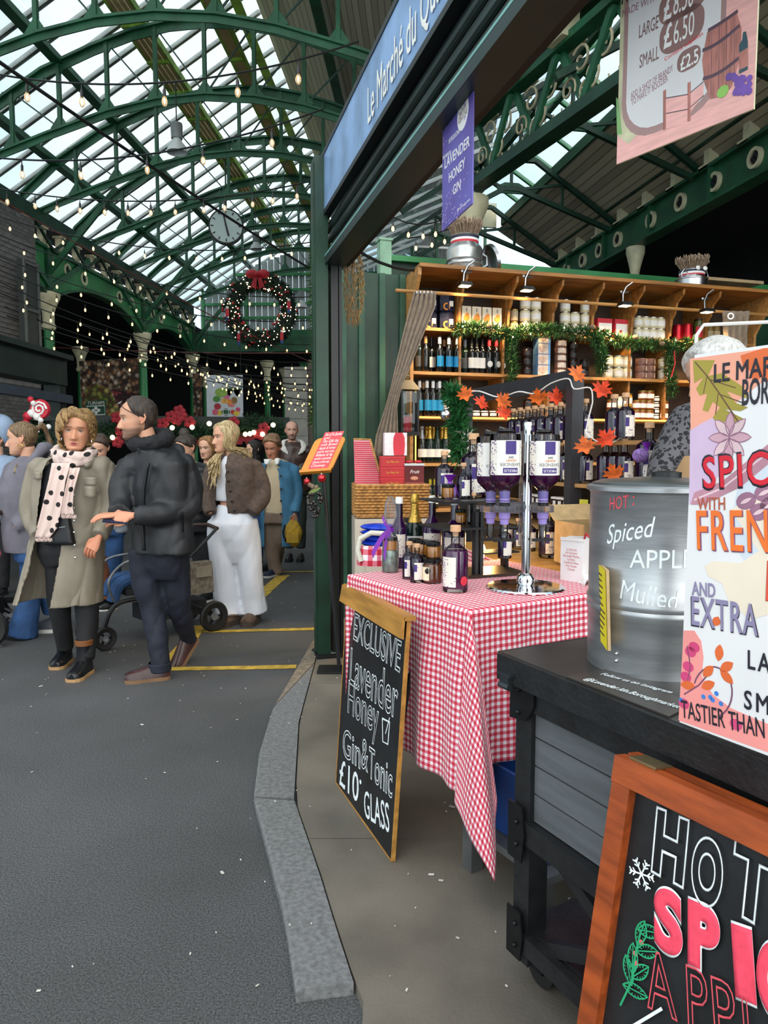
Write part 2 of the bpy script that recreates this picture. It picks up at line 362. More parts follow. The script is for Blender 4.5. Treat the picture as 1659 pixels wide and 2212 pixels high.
def slab_uv(name,P,thick,m_,parent=None):
 P=[V(p)for p in P];n=(P[1]-P[0]).cross(P[3]-P[0]).normalized()*thick
 mb=MB();mb.add(P+[p+n for p in P],[(0,1,2,3),(7,6,5,4),(0,4,5,1),(1,5,6,2),(2,6,7,3),(3,7,4,0)])
 me=mb.mesh(name,m_,0);uv=me.uv_layers.new(name='UVMap');e0=(P[3]-P[0]).normalized();e1=(P[1]-P[0]).normalized()
 for l in me.loops:d=me.vertices[l.vertex_index].co-P[0];uv.data[l.index].uv=(d.dot(e0),d.dot(e1))
 return put(name,me,parent)
struct(slab_uv('ceiling',[HA(-2.7,4.6,8.72),HA(-2.7,22.3,8.72),HA(1.05,22.3,6.75),HA(1.05,4.6,6.75)],.06,BOARD))
def trim(name,a,b,w,h,m_,label=None):
 mb=MB();mb.beam(a,b,w,h);mb.beam(V(a)-V((0,0,h/2)),V(b)-V((0,0,h/2)),w*2.2,.02);o=struct(mb.build(name,m_,None,0))
 if label:o['label']=label
 return o
for k,(x,z)in enumerate(((-6.25,6.36),(-5.2,7.0),(-2.93,8.42),(-1.6,7.95),(-.3,7.25),(1.0,6.6))):
 trim('trim_%d'%(k+1),HA(x,4.6,z),HA(x,22.2,z),.07,.12,GREENY if k==2 else GREEN,'green iron purlin running along the hall roof')
for x,wd,lab in ((-4.12,.34,'slatted maintenance walkway with green edges, left one under the glass roof'),(-2.9,.2,'narrow slatted walkway under the ridge of the glass roof')):
 t=thing('roof_walkway',lab,'walkway',HA(x,13,7.5),R(TA),'walkways under the glass roof')
 WS=mat('walkway_slat','b8a070',.7,var=.3,scale=2)  # slat colour brightened to imitate the sun on the wood
 for s in (-1,1):
  mb=MB();mb.box((s*wd/2,0,0),(.03,17,.1));mb.build('edge_angle',GREENY,t,0)
 sl=MB().box((0,0,0),(wd/5,17,.025)).mesh('slat',WS,0)
 for q in range(4):put('slat',sl,t,(-wd/2+wd*(q+.5)/4,0,-.02))
 cr=MB().box((0,0,0),(wd,.05,.05)).mesh('cross_piece',GREENY,0)
 for q in range(19):put('cross_piece',cr,t,(0,-8.3+q*.93,-.06))
CH_LO=[(-6.95,5.42),(-6.2,5.72),(-5.39,6.0),(-4.5,6.28),(-3.8,6.42),(-3.1,6.47)]
CH_UP=[(-7.0,5.45),(-6.86,5.85),(-6.29,6.34),(-5.43,6.86),(-4.7,7.15),(-4.11,7.34),(-3.6,7.44),(-3.1,7.47)]
def mir(L):return L+[(-6.2-x,z)for x,z in L[::-1][1:]]
def crv(L,x):
 for (a,b),(c,d)in zip(L,L[1:]):
  if a<=x<=c:return b+(d-b)*(x-a)/(c-a)
 return L[-1][1]
def truss_parts(t):
 lo,up=mir(CH_LO),mir(CH_UP)
 for nm,L,w,h in (('bottom_chord',lo,.1,.09),('arch',up,.12,.13)):
  mb=MB()
  for (a,b),(c,d)in zip(L,L[1:]):mb.beam((a+3.1,0,b),(c+3.1,0,d),w*.3,h,up=(0,1,0));mb.beam((a+3.1,0,b-h/2),(c+3.1,0,d-h/2),w,.018,up=(0,1,0))
  mb.build(nm,GREEN,t,0)
 for x in (-5.9,-5.2,-4.5,-3.8,-3.1,-2.4,-1.7,-1.0,-.3):
  b,u=crv(lo,x),crv(up,x);mb=MB();mb.beam((x+3.1,0,b),(x+3.1,0,u),.06,.05)
  for zz,sg in ((b,1),(u,-1)):mb.add([(x+3.1-.14,-.012,zz),(x+3.1+.14,-.012,zz),(x+3.1,-.012,zz+sg*.2),(x+3.1-.14,.012,zz),(x+3.1+.14,.012,zz),(x+3.1,.012,zz+sg*.2)],[(0,1,2),(5,4,3),(0,3,4,1),(1,4,5,2),(2,5,3,0)])
  mb.build('strut',GREEN,t,0)
 for x0,x1 in ((-5.9,-5.2),(-4.5,-3.8),(-3.8,-3.1),(-2.4,-3.1),(-1.7,-2.4),(-1.0,-1.7)):
  mb=MB();mb.beam((x0+3.1,.02,crv(up,x0)),(x1+3.1,.02,crv(lo,x1)),.02,.02);mb.build('tie_rod',GREEND,t,0)
TY=[8.37,10.23,12.09,13.95,15.81,17.67,19.5]
TN=['nearest','second','third','fourth','fifth','sixth','farthest']
t0=thing('roof_truss','x','roof truss',HA(-3.1,TY[0],0),R(TA),'green arched roof trusses');truss_parts(t0);t0['label']='nearest full green iron arch truss, crossing the top of the glass roof'
for y,n in zip(TY[1:],TN[1:]):dup(t0,HA(-3.1,y,0),label='%s green iron arch truss counted from the front of the glass roof'%n)
dup(t0,HA(-3.1,6.5,0),label='green arch truss at the top right, before the brown roof boards')
def column(loc,label,z=4.25,rot=0,r=.1,group='green iron columns',cap=1.0):
 t=thing('iron_column',label,'column',loc,rot,group)
 MB().lathe([(0,0),(r*2,0),(r*2,.25),(r*1.3,.32),(r*1.15,.5),(r,.6),(r*.88,z-.62),(0,z-.62)],16).build('shaft',GREENL,t)
 MB().lathe([(r*.9,z-.64),(r*1.15,z-.62),(r*1.2,z-.56),(r*.98,z-.53),(r*1.0,z-.34),(r*1.25,z-.26),(r*1.8,z-.13),(r*2.05,z-.08),(r*2.05,z-.0),(0,z)],16).build('capital',CREAM,t)
 return t
CY=[12.32,16.5,20.1]
column(HA(-6.6,CY[0],0),'green iron column with cream capital nearest on the left, above the dark kiosk')
column(HA(-6.6,CY[1],0),'green iron column with cream capital right of the nut and fruit banner')
column(HA(-6.6,CY[2],0),'green iron column with cream capital between the dark bay and the white banner')
column(HA(-9.1,18.54,0),'green iron column with cream capital left of the nut and fruit banner')
column(HA(-7.2,23.1,0),'slim green column just left of the white fruit banner',r=.08)
column(HA(-4.8,21.6,0),'green iron column with cream capital just right of the white banner')
column(HA(-4.62,23.5,0),'green iron column left of the grey stone pier')
def ring_me(r0,r1,th,foil=True):
 mb=MB();mb.lathe([(r0,-th),(r1,-th),(r1,th),(r0,th),(r0,-th)],20,m=MX.Rotation(PI/2,3,'X'));return mb
def girder(xa,ya_,yb_,z0,z1,name,lab,arch=.0):
 t=thing(name,lab,'girder',HA(xa,(ya_+yb_)/2,0),R(TA)+PI/2,'arched green girders');L=yb_-ya_;N=16;mb=MB();T=[];B=[]
 for k in range(N+1):
  s=k/N;x=(s-.5)*L;zb=z0-arch*(abs(2*s-1)**2.2);T.append((x,z1));B.append((x,zb))
 for k in range(N):mb.prism([B[k],B[k+1],T[k+1],T[k]],.06,lambda u,v,w:(u,w-.03,v))
 mb.build('web',GREENL,t,0)
 mb=MB();mb.box((0,0,z1),(L,.2,.05));mb.build('top_flange',GREEN,t,0)
 mb=MB()
 for k in range(N):mb.beam((B[k][0],0,B[k][1]),(B[k+1][0],0,B[k+1][1]),.18,.035)
 mb.build('bottom_flange',GREEN,t,0)
 return t,L
RINGM=ring_me(.085,.125,.05).mesh('ring',CREAM)
FOILM=MB()
for q in range(4):FOILM.sph((.04*math.cos(q*PI/2),0,.04*math.sin(q*PI/2)),(.04,.05,.04),8,6)
FOILM=FOILM.mesh('quatrefoil',DARK)
for (y0,y1),lab in zip(((8.4,12.2),(12.44,16.4),(16.6,20.0)),('arched green girder above the dark kiosk at far left','arched green girder with ringed openings left of the second column','arched green girder with row of cream rings nearest the wreath')):
 t,L=girder(-6.6,y0,y1,4.62,5.0,'arched_girder',lab,.42)
 for x in (-L*.36,-L*.2,L*.2,L*.36,):
  put('ring',RINGM,t,(x,0,4.8));put('quatrefoil',FOILM,t,(x,0,4.8))
BLK=MB();BLK.box((0,0,0),(.1,.12,.26));BLK.box((0,0,.14),(.17,.17,.04));BLK.box((0,0,-.15),(.17,.2,.05));BLKM=BLK.mesh('bearing_block',CREAM,0)
tg=thing('gutter_beam','dark green gutter beam on cream bearing blocks along the left eave','gutter beam',HA(-6.6,13,5.16),R(TA))
for y in [8.6+.6*k for k in range(20)]:put('bearing_block',BLKM,tg,(0,y-13,.02))
MB().box((-.15,0,.3),(.5,14,.22)).box((-.45,0,.5),(.2,14,.2)).build('gutter',GREEND,tg,0)
mb=MB()
for y in [7+1.2*k for k in range(11)]:mb.beam((.1,y-13,.2),(.1,y-12.4,-.18),.04,.04);mb.beam((.1,y-12.4,-.18),(.1,y-11.8,.2),.04,.04)
mb.build('lattice',GREEND,tg,0)
for k,y in enumerate(CY):
 t=thing('column_bracket','green raking bracket on top of %s column of the left colonnade'%('first','second','third')[k],'bracket',HA(-6.6,y,4.25),R(TA),'column brackets')
 mb=MB();mb.box((0,0,.45),(.14,.14,.9));mb.build('post',GREEN,t,0)
 for s in (-1,1):MB().beam((.05,0,.1),(.05,s*1.5,.95),.06,.09).build('brace',GREEN,t,0)
 MB().beam((0,0,.3),(1.3,0,1.75),.06,.09).build('brace',GREEN,t,0)
# dark spaces behind, brick wall at far left, end gable
BRICKW=bpy.data.materials.new('sooty_brick');BRICKW.use_nodes=True
_t=BRICKW.node_tree;_b=_t.nodes['Principled BSDF'];_b.inputs['Roughness'].default_value=.85
_tc=nd(_t,'ShaderNodeTexCoord');_k=nd(_t,'ShaderNodeTexBrick',i_Scale=4.2);_mp=nd(_t,'ShaderNodeMapping');_mp.inputs['Rotation'].default_value=(PI/2,0,0)
_k.inputs['Color1'].default_value=lin('6d6a68');_k.inputs['Color2'].default_value=lin('565452');_k.inputs['Mortar'].default_value=lin('3e3d3c')
_t.links.new(_tc.outputs['Object'],_mp.inputs['Vector']);_t.links.new(_mp.outputs['Vector'],_k.inputs['Vector']);_t.links.new(_k.outputs['Color'],_b.inputs['Base Color'])
bw0=at(-250,640,8.8);bw1=at(62,640,11.6)
mb=MB();L=(bw1-bw0).to_2d().length;mb.box((0,0,2.6),(L,.3,5.2));wl=struct(mb.build('wall_left',BRICKW,None,0,((bw0.x+bw1.x)/2-.1,(bw0.y+bw1.y)/2+.2,0),math.atan2(bw1.y-bw0.y,bw1.x-bw0.x)));wl['label']='sooty grey brick wall at the far left'
brm=MB().box((0,0,0),(.215,.02,.066)).mesh('brick',mat('sooty_brick_face','6b6968',.85,var=.3,scale=5,bump=.3,bscale=60),0)
cnt=0
for j in range(30):
 for i in range(9):
  put('brick',brm,wl,(L/2-.12-i*.225-(.11 if j%2 else 0),-.155-.004*rnd.random(),2.55+j*.076))
mb=MB();mb.box((0,0,0),(.5,.12,1.15));
t=thing('shutter_window','dark painted shutter frame beside the sooty brick wall','shutter',at(64,700,11.2),math.atan2(bw1.y-bw0.y,bw1.x-bw0.x))
MB().box((0,0,.2),(.36,.1,1.5)).build('panel',mat('slate_paint','2f3432',.6),t,0)
for s in (-1,1):MB().box((s*.17,-.06,.2),(.03,.03,1.5)).build('stile',mat('slate_grey','595d5a',.6),t,0)
for z in (-.5,.2,.9):MB().box((0,-.06,z),(.36,.03,.04)).build('rail',MATS['slate_grey'],t,0)
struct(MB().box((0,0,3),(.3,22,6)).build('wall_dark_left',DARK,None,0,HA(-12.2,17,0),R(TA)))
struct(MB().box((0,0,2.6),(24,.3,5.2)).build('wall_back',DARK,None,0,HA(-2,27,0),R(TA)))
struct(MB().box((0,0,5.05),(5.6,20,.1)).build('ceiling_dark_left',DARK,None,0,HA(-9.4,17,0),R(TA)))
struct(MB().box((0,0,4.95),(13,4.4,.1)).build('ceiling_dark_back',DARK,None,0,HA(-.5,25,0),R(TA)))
G=thing('end_gable','green framed gable of grey vertical boards behind the wreath','gable',HA(-3.1,21.2,0),R(TA))
GB=mat('gable_board','8f9796',.6,var=.1);bd=MB().box((0,0,.5),(.17,.03,1.0)).mesh('board',GB,0)
for i in range(38):
 x=-3.5+i*.185;top=min(crv(mir(CH_UP),max(-6.95,min(.7,x-3.1))),7.4)
 if top>5.15:
  o=put('board',bd,G,(x,0,5.05));o.scale=(1,1,max(.15,top-5.1))
for z in (5.05,5.45,5.85,6.25,6.7):MB().box((0,-.05,z),(6.9 if z<5.9 else 5.0,.06,.08)).build('rail',GREENL,G,0)
for x in (-3.5,-2.2,-.9,.4,1.7,3.0):MB().box((x,-.04,5.6),(.07,.05,1.4)).build('post',GREENL,G,0)
MB().box((.3,-.1,4.75),(8.4,.25,.6)).build('girder',GREEN,G,0)
GW=thing('window_1','sloping glazed roof of the next bay seen right of the wreath','window',HA(-.6,21.0,0),R(TA));struct(GW)
pm=MB().box((0,0,0),(.36,.012,2.6)).mesh('pane',GLASS,0);bm_=MB().box((0,0,0),(.03,.04,2.6)).mesh('glazing_bar',WHITEP,0)
for i in range(7):
 put('pane',pm,GW,(-.9+i*.4,-.35,5.0),(R(-18),R(38),0));put('glazing_bar',bm_,GW,(-1.1+i*.4,-.38,5.0),(R(-18),R(38),0))
t,L=girder(-3.1,0,3.2,4.02,4.42,'arched_girder','arched green girder with cream rings above the grey stone pier',.45)
t.location=HA(-2.35,21.9,-.15);t.rotation_euler=(0,0,R(TA)-R(14))
for x in (-1.1,-.55,.0,.55,1.1):put('ring',RINGM,t,(x,-.05,4.25));put('quatrefoil',FOILM,t,(x,-.03,4.25))
t=thing('stone_pier','pale grey stone pier at the back behind the bald man','pier',at(652,900,20.5),R(TA));t.location.z=0
PST=mat('pale_stone','a9a69e',.8,var=.15,scale=3)
for k in range(8):MB().box((-.12,0,.25+k*.485),(.62,.6,.475)).build('stone',PST,t,0)
MB().box((.55,.15,2.05),(.7,.5,4.1)).build('return',mat('brown_stone','6a5f57',.8),t,0)
# STALL (frame turned 16 deg): front, shelves
TS=16.0;RS=R(TS)
def S(x,y,z=0):return fr(x,y,z,TS)
SIGNB=mat('blue_grey_sign_metal','86a6cf',.35,.2,var=.22,scale=5,col2=None)
t=thing('stall_fascia','long blue grey stall sign over dark roller shutter on the green post','stall front',S(1.0,1.7,0),RS)
Lf=6.5
MB().box((-.03,0,3.235),(.02,Lf,.36)).build('sign_panel',SIGNB,t,0)
for zz in (3.43,3.045):MB().box((-.02,0,zz),(.05,Lf,.03)).build('sign_edge',BLACKM,t,0)
sl=MB();P=[(.02*math.cos(a)-.01,.034*math.sin(a))for a in [PI/2+PI*k/6 for k in range(7)]]
for a_,b_ in zip(P,P[1:]):sl.add([(a_[0],-Lf/2,a_[1]),(a_[0],Lf/2,a_[1]),(b_[0],Lf/2,b_[1]),(b_[0],-Lf/2,b_[1])],[(0,1,2,3)])
slm=sl.mesh('shutter_slat',mat('shutter_green_black','26332f',.35,.3,var=.25,scale=3))
for k in range(4):put('shutter_slat',slm,t,(.03+.012*k,0,2.99-k*.066))
MB().box((.1,0,3.1),(.12,Lf,.7)).build('housing',BLACKM,t,0)
MB().box((.03,0,2.735),(.14,Lf,.05)).build('bottom_rail',mat('teal_rail','1f302e',.4,.2),t,0)
MB().box((-.035,0,2.765),(.012,Lf,.012)).build('rail_lip',mat('pale_teal_edge','6fa39b',.4),t,0)
MB().box((.09,0,2.77),(.14,Lf,.05)).build('soffit',mat('soffit_black','0c0d0e',.6),t,0)
LW=mat('sign_lettering_white','f2efe6',.4,var=.02)
o=letter('Le Marché du Quartier',t,LW,0,0,.25,sx=.565,align='LEFT',bold=.002)
o.location=(-.045,1.94,3.19);o.rotation_euler=(0,0,-PI/2)
t=thing('stall_post','dark green square post at the near end of the stall front','post',S(.98,4.83,0),RS)
MB().box((-.04,.02,1.72),(.085,.13,3.38)).box((-.088,.02,1.72),(.012,.07,3.3)).build('post_body',GREEND,t,0)
MB().box((.05,.02,1.4),(.05,.09,2.7)).box((.09,-.01,1.4),(.02,.05,2.7)).build('shutter_channel',BLACKM,t,0)
MB().box((0,.02,.045),(.2,.2,.02)).build('foot_plate',BLACKM,t,0)
t=thing('stall_end_panel','dark green panelled end wall of the stall behind the hanging lavender','panel',S(1.6,5.95,0),RS)
MB().box((0,0,1.5),(.58,.04,2.94)).build('sheet',GREEND,t,0)
for x in (-.26,-.1,.08,.26):MB().box((x,-.03,1.5),(.05,.03,2.94)).build('batten',mat('green_batten','2a5540',.5,var=.3,scale=4),t,0)
p=at(830,520,6.25);t=thing('pale_green_stanchion','pale green square stanchion rising above the stall end wall','post',(p.x,p.y,0),RS)
MB().box((0,0,p.z/2),(.1,.1,p.z)).build('post_body',mat('pale_green_paint','7fa78b',.5,var=.2),t,0);MB().box((0,0,p.z),(.12,.12,.02)).build('cap',MATS['pale_green_paint'],t,0)
a_,b_=at(757,530,5.6),at(990,560,6.3)
tag(MB().tube([a_+(b_-a_)*q/8-V((0,0,.55*(q/8)*(1-q/8)))for q in range(9)],.012,6).build('cable_bundle',WIRE,None),'black cable bundle sagging from the green post to the metal churn','cable')
# shelf unit
WOOD=mat('shelf_wood','9a672f',.5,var=.3,scale=3,stretch=(1,8,8),bump=.05)
WOODL=mat('pale_shelf_wood','b8854a',.5,var=.25,scale=3,stretch=(1,8,8))
SY,SX0,SX1,SD=5.79,1.92,5.42,.34
ROWS=[2.52,2.15,1.772,1.37,.97]
t=SH=thing('shelf_unit','tall wooden wall shelf full of bottles and jars at the back of the stall','shelf',S((SX0+SX1)/2,SY+SD/2,0),RS)
cx=(SX0+SX1)/2;Ls=SX1-SX0
for k,z in enumerate(ROWS):MB().box((0,0,z-.014),(Ls,SD,.026)).build('shelf_board',WOODL if k else WOOD,t,0)
mb=MB();mb.add([(-Ls/2-.02,-SD/2-.22,2.96),(Ls/2,-SD/2-.22,2.96),(Ls/2,SD/2,2.92),(-Ls/2-.02,SD/2,2.92),(-Ls/2-.02,-SD/2-.22,2.99),(Ls/2,-SD/2-.22,2.99),(Ls/2,SD/2,2.95),(-Ls/2-.02,SD/2,2.95)],[(0,3,2,1),(4,5,6,7),(0,1,5,4),(1,2,6,5),(2,3,7,6),(3,0,4,7)])
mb.build('top_board',WOOD,t,0)
for s in (-1,1):
 mb=MB();mb.prism([(-SD/2,.05),(SD/2,.05),(SD/2,2.93),(-SD/2-.2,2.96),(-SD/2-.2,2.9),(-SD/2,2.6)],.03,lambda u,v,w:(s*(Ls/2+.015)-.015+w,u,v));mb.build('side_panel',WOODL,t,0)
MB().box((0,SD/2-.01,1.5),(Ls,.015,2.9)).build('back_panel',mat('dark_wood_back','3a2a1c',.7,var=.2),t,0)
def shx(px,py=800,y=SY):return tofr(hit(px,py,S(0,y,0),TS),TS).x-cx
def divider(px,r,bracket=False):
 x=shx(px,650 if r==0 else 760);z0=ROWS[r];z1=2.92 if r==0 else ROWS[r-1]-.03
 MB().box((x,.01,(z0+z1)/2),(.022,SD-.03,z1-z0)).build('divider',WOOD,t,0)
 if bracket:
  mb=MB();mb.prism([(-SD/2,2.55),(-SD/2,2.93),(-SD/2-.18,2.95),(-SD/2-.17,2.9),(-SD/2-.09,2.84),(-SD/2-.06,2.74),(-SD/2-.02,2.7)],.022,lambda u,v,w:(x-.011+w,u,v));mb.build('scroll_bracket',WOOD,t,0)
for px in (992,1098,1194,1280,1366,1450,1527):divider(px,0,True)
for px in (996,1090,1189,1364,1443):divider(px,1)
for px in (996,1090,1189,1364,1443):divider(px,2)
ra,rb=S(SX0-.2,SY-.2,2.76),S(SX1+.05,SY-.2,2.76)
t=thing('curtain_rod','wooden curtain rod across the front of the shelves','curtain rod',S(cx,SY-.2,2.76),RS)
MB().cyl((-Ls/2-.22,0,0),(Ls/2+.05,0,0),.014,n=10).build('rod',WOODL,t);MB().sph((Ls/2+.06,0,0),.022).build('finial',WOODL,t)
LINEN=mat('taupe_linen','8f7c68',.85,var=.18,scale=25,bump=.2,bscale=300,sheen=.3)
def curtain(name,pts,label,folds=5):
 L=[];Y0=S(SX0,SY-.22).y if pts[0][0][0]<1200 else S(SX1,SY-.22).y
 for (px,py,w),(Yd)in pts:
  row=[]
  for k in range(25):
   u=k/24*2-1;c=at(px+u*w,py,Yd);f=math.cos(u*folds*PI)*.018;row.append(c+V((0,f,0)))
  L.append(row)
 LL=[]
 for a,b in zip(L,L[1:]):
  for q in range(4):LL.append([p.lerp(r,q/4)for p,r in zip(a,b)])
 LL.append(L[-1]);base=LL[-1][12];root=thing(name,label,'curtain',(base.x,base.y,base.z));mb=MB()
 mb.loft([[p-base for p in r]for r in LL],caps=False,closed=False);o=mb.build('cloth',LINEN,root,60)
 s=o.modifiers.new('thick','SOLIDIFY');s.thickness=.006;return root
c1=curtain('curtain',[((918,630,24),5.62),((912,665,28),5.62),((890,730,22),5.6),((868,800,16),5.58),((856,836,12),5.56),((845,880,13),5.56),((836,940,24),5.56),((836,985,30),5.55)],'taupe linen curtain tied back at the left end of the shelves')
for k in range(5):MB().lathe([(.016,-.004),(.022,-.004),(.022,.004),(.016,.004),(.016,-.004)],14,m=MX.Rotation(PI/2,3,'Y')).build('eyelet',STEEL,c1,loc=at(900+k*8,633,5.62)-c1.location)
c2=curtain('curtain',[((1592,672,30),6.62),((1590,720,26),6.62),((1598,790,20),6.6),((1600,860,22),6.6)],'taupe linen curtain with metal eyelet at the right end of the shelves',4)
MB().lathe([(.02,-.004),(.03,-.004),(.03,.004),(.02,.004),(.02,-.004)],14,m=MX.Rotation(PI/2,3,'X')).build('eyelet',CHROME,c2,loc=at(1578,683,6.56)-c2.location)
t=thing('stall_back_wall','dark green boarded wall of the stall row behind the shelves','wall panel',S(cx+.55,SY+.7,0),RS)
MB().box((0,0,1.62),(4.7,.06,3.24)).build('sheet',GREEND,t,0);MB().box((0,-.03,3.24),(4.7,.14,.05)).build('coping',GREENL,t,0)
MB().box((1.2,-.2,3.22),(.9,.25,.03)).build('plank',mat('raw_plank','b79d78',.7,var=.2),t,0)
# prototypes: bottles, jars, boxes
GLK=mat('dark_wine_glass','0b0d0c',.08,var=0,coat=.5);GLG=mat('green_wine_glass','10201a',.08,var=0)
CLEAR=glassy('clear_glass',(.93,.95,.95),rough=.02)
CORK=mat('pale_cork_wood','d2a57c',.6,var=.12,scale=30)
GOLD=mat('gold_foil','c9a24a',.3,.85,var=.2,scale=30,bump=.4,bscale=120)
PURP=mat('purple_gin','2c0d3a',.12,var=.15,scale=4,coat=.4)
PURPL=mat('magenta_purple_gin','5a1552',.1,var=.15,scale=4,coat=.4)
PLID=mat('black_jar_lid','131315',.3,.3)
SILID=mat('silver_jar_lid','b6b3a8',.3,.9);GOLDLID=mat('gold_jar_lid','b99b52',.35,.8)
def arc_label(r,z0,z1,a0,a1,n=10):
 mb=MB();mb.grid(n,1,lambda u,v:V((r*math.sin(a0+(a1-a0)*u),-r*math.cos(a0+(a1-a0)*u),z0+(z1-z0)*v)));return mb
def flower_label():
 m=bpy.data.materials.new('lavender_label');m.use_nodes=True;t=m.node_tree;b=t.nodes['Principled BSDF'];b.inputs['Roughness'].default_value=.6
 tc=nd(t,'ShaderNodeTexCoord');v=nd(t,'ShaderNodeTexVoronoi',i_Scale=150.0);n=nd(t,'ShaderNodeTexNoise',i_Scale=35.0,i_Detail=3.0)
 for q in (v,n):t.links.new(tc.outputs['Object'],q.inputs['Vector'])
 lt=nd(t,'ShaderNodeMath',operation='LESS_THAN');lt.inputs[1].default_value=.42;t.links.new(v.outputs['Distance'],lt.inputs[0])
 gt=nd(t,'ShaderNodeMath',operation='GREATER_THAN');gt.inputs[1].default_value=.53;t.links.new(n.outputs['Fac'],gt.inputs[0])
 mu=nd(t,'ShaderNodeMath',operation='MULTIPLY');t.links.new(lt.outputs[0],mu.inputs[0]);t.links.new(gt.outputs[0],mu.inputs[1])
 cr=nd(t,'ShaderNodeValToRGB');cr.color_ramp.elements[0].color=lin('4a2f70');cr.color_ramp.elements[1].color=lin('8d7a9c');t.links.new(v.outputs['Color'],cr.inputs['Fac'])
 mx=nd(t,'ShaderNodeMix',data_type='RGBA');mx.inputs[6].default_value=lin('e9e2d6');t.links.new(mu.outputs[0],mx.inputs[0]);t.links.new(cr.outputs['Color'],mx.inputs[7]);t.links.new(mx.outputs[2],b.inputs['Base Color']);return m
FLOW=flower_label();LABW=mat('white_label','e8e5df',.6,var=.05);VIO=mat('violet_print','45307e',.6,var=.1);LILAC=mat('lilac_cap','9684c9',.45,var=.05)
REDP=mat('red_print','c8273a',.55,var=.08);ORP=mat('orange_print','e08a2a',.6,var=.1);BLUEL=mat('bright_blue_label','1283b8',.5,var=.05)
def wine(label_m,cap_m,glass=None,label2=None,oval=False,foil=False,cat='wine bottle'):
 g=glass or GLK;t=thing('wine_bottle' if not foil else 'sparkling_wine_bottle','x','bottle',(0,0,-9))
 MB().lathe([(0,0),(.034,0),(.037,.006),(.037,.18),(.034,.2),(.02,.225),(.0145,.245),(.0135,.3),(.0155,.301),(.0155,.307),(0,.307)]if not foil else [(0,0),(.04,0),(.044,.008),(.044,.15),(.038,.185),(.024,.225),(.0165,.26),(.0145,.3),(0,.3)],14).build('glass',g,t)
 if foil:MB().lathe([(.0305,.205),(.0252,.226),(.018,.26),(.0165,.285),(.02,.29),(.02,.315),(.0,.322)],14).build('foil',cap_m,t)
 else:MB().lathe([(.0158,.245),(.0152,.262),(.0148,.308),(0,.31)],12).build('capsule',cap_m,t)
 if oval:MB().sph((0,-.0365,.085),(.024,.003,.028),14,8).build('label',label_m,t)
 elif label_m is not None:arc_label(.0378 if not foil else .0448,.05,.14 if not foil else .12,-1.15,1.15).build('label',label_m,t)
 if label2 is not None:arc_label(.0384 if not foil else .039,.155,.175,-.9,.9).build('neck_label',label2,t)
 return t
def jar(h,r,fill,lid,lab,name='jar',lidh=.014,tiers=1):
 t=thing(name,'x','jar',(0,0,-9))
 MB().lathe([(0,0),(r*.92,0),(r,.006),(r,h*.78),(r*.86,h*.9),(r*.84,h-lidh),(0,h-lidh)],14).build('glass',fill,t)
 MB().lathe([(0,h-lidh),(r*.92,h-lidh),(r*.95,h-lidh+.002),(r*.95,h-.002),(r*.9,h),(0,h)],14).build('lid',lid,t)
 if lab is not None:arc_label(r*1.012,h*.2,h*.66,-1.2,1.2).build('label',lab,t)
 return t
def carton(name,w,d,h,m,lab,cat='box'):
 t=thing(name,'x',cat,(0,0,-9));MB().box((0,0,h/2),(w,d,h)).build('carton',m,t,0);return t
PROT=[]
def P_(o):PROT.append(o);return o
USED={}
def place(proto,loc,label,group=None,rz=0,scale=None):
 key=proto.name
 if key not in USED:USED[key]=1;o=proto;o.location=loc;o.rotation_euler=(0,0,rz);o['label']=label
 else:o=dup(proto,loc,rz,label);
 if scale:o.scale=(scale,)*3 if not hasattr(scale,'__len__')else scale
 if group:o['group']=group
 elif 'group' in o.keys():del o['group']
 return o
def shelf_pos(px,r,dy=.1,py=None):
 P=hit(px,py or (980-(ROWS[r]-CH)*240),S(0,SY+dy,0),TS);return V((P.x,P.y,ROWS[r]))
AMB=mat('amber_honey','b8741c',.1,var=.1,coat=.5);YELH=mat('yellow_honey','d9982a',.1,var=.1,coat=.5);CREAMJ=mat('cream_preserve','d6cba6',.3,var=.15,scale=20)
DARKJ=mat('dark_preserve','2a1512',.2,var=.2);BROWNJ=mat('brown_honey','7c3d14',.12,var=.1,coat=.5);OLIVE=mat('pickle_green','4e5420',.25,var=.5,scale=40)
w_blue=wine(BLUEL,WHITEP);w_dark=wine(LABW,BLACKM);w_tan=wine(None,mat('tan_capsule','b98a56',.4));w_oval=wine(LABW,REDP,oval=True);w_grey=wine(mat('charcoal_label','4b4e4f',.6),mat('grey_capsule','9a9aa4',.4),GLG)
for px,dy,p,lb in ((905,.12,w_grey,'dark wine bottle with charcoal label at the left end of upper wine shelf'),(919,.08,w_tan,'tan capped dark wine bottle second on the upper wine shelf'),(931,.16,w_dark,'black capped wine bottle with white label beside tan capped one on upper shelf'),(949,.07,w_blue,'first bright blue labelled wine bottle on the upper wine shelf'),(959,.2,w_tan,'tan capped bottle behind the blue labelled wines on upper shelf'),(969,.07,w_blue,'middle bright blue labelled wine bottle on the upper wine shelf'),(976,.2,w_grey,'grey capped bottle peeping between two blue labelled wines on upper shelf'),(987,.07,w_blue,'blue labelled wine bottle next to the divider on the upper wine shelf'),(1004,.14,w_grey,'dark wine bottle just right of the first upper divider'),(1018,.1,w_dark,'white labelled black wine bottle, left of three under the garland'),(1029,.1,w_dark,'white labelled black wine bottle, middle of three under the garland'),(1041,.1,w_dark,'white labelled black wine bottle, right of three under the garland'),(1056,.07,w_oval,'red capped wine bottle with white oval label, left one'),(1071,.07,w_oval,'red capped wine bottle with white oval label, middle one'),(1082,.12,w_oval,'red capped wine bottle with white oval label against the divider')):
 place(p,shelf_pos(px,1,dy),lb,rz=RS+rnd.uniform(-.3,.3))
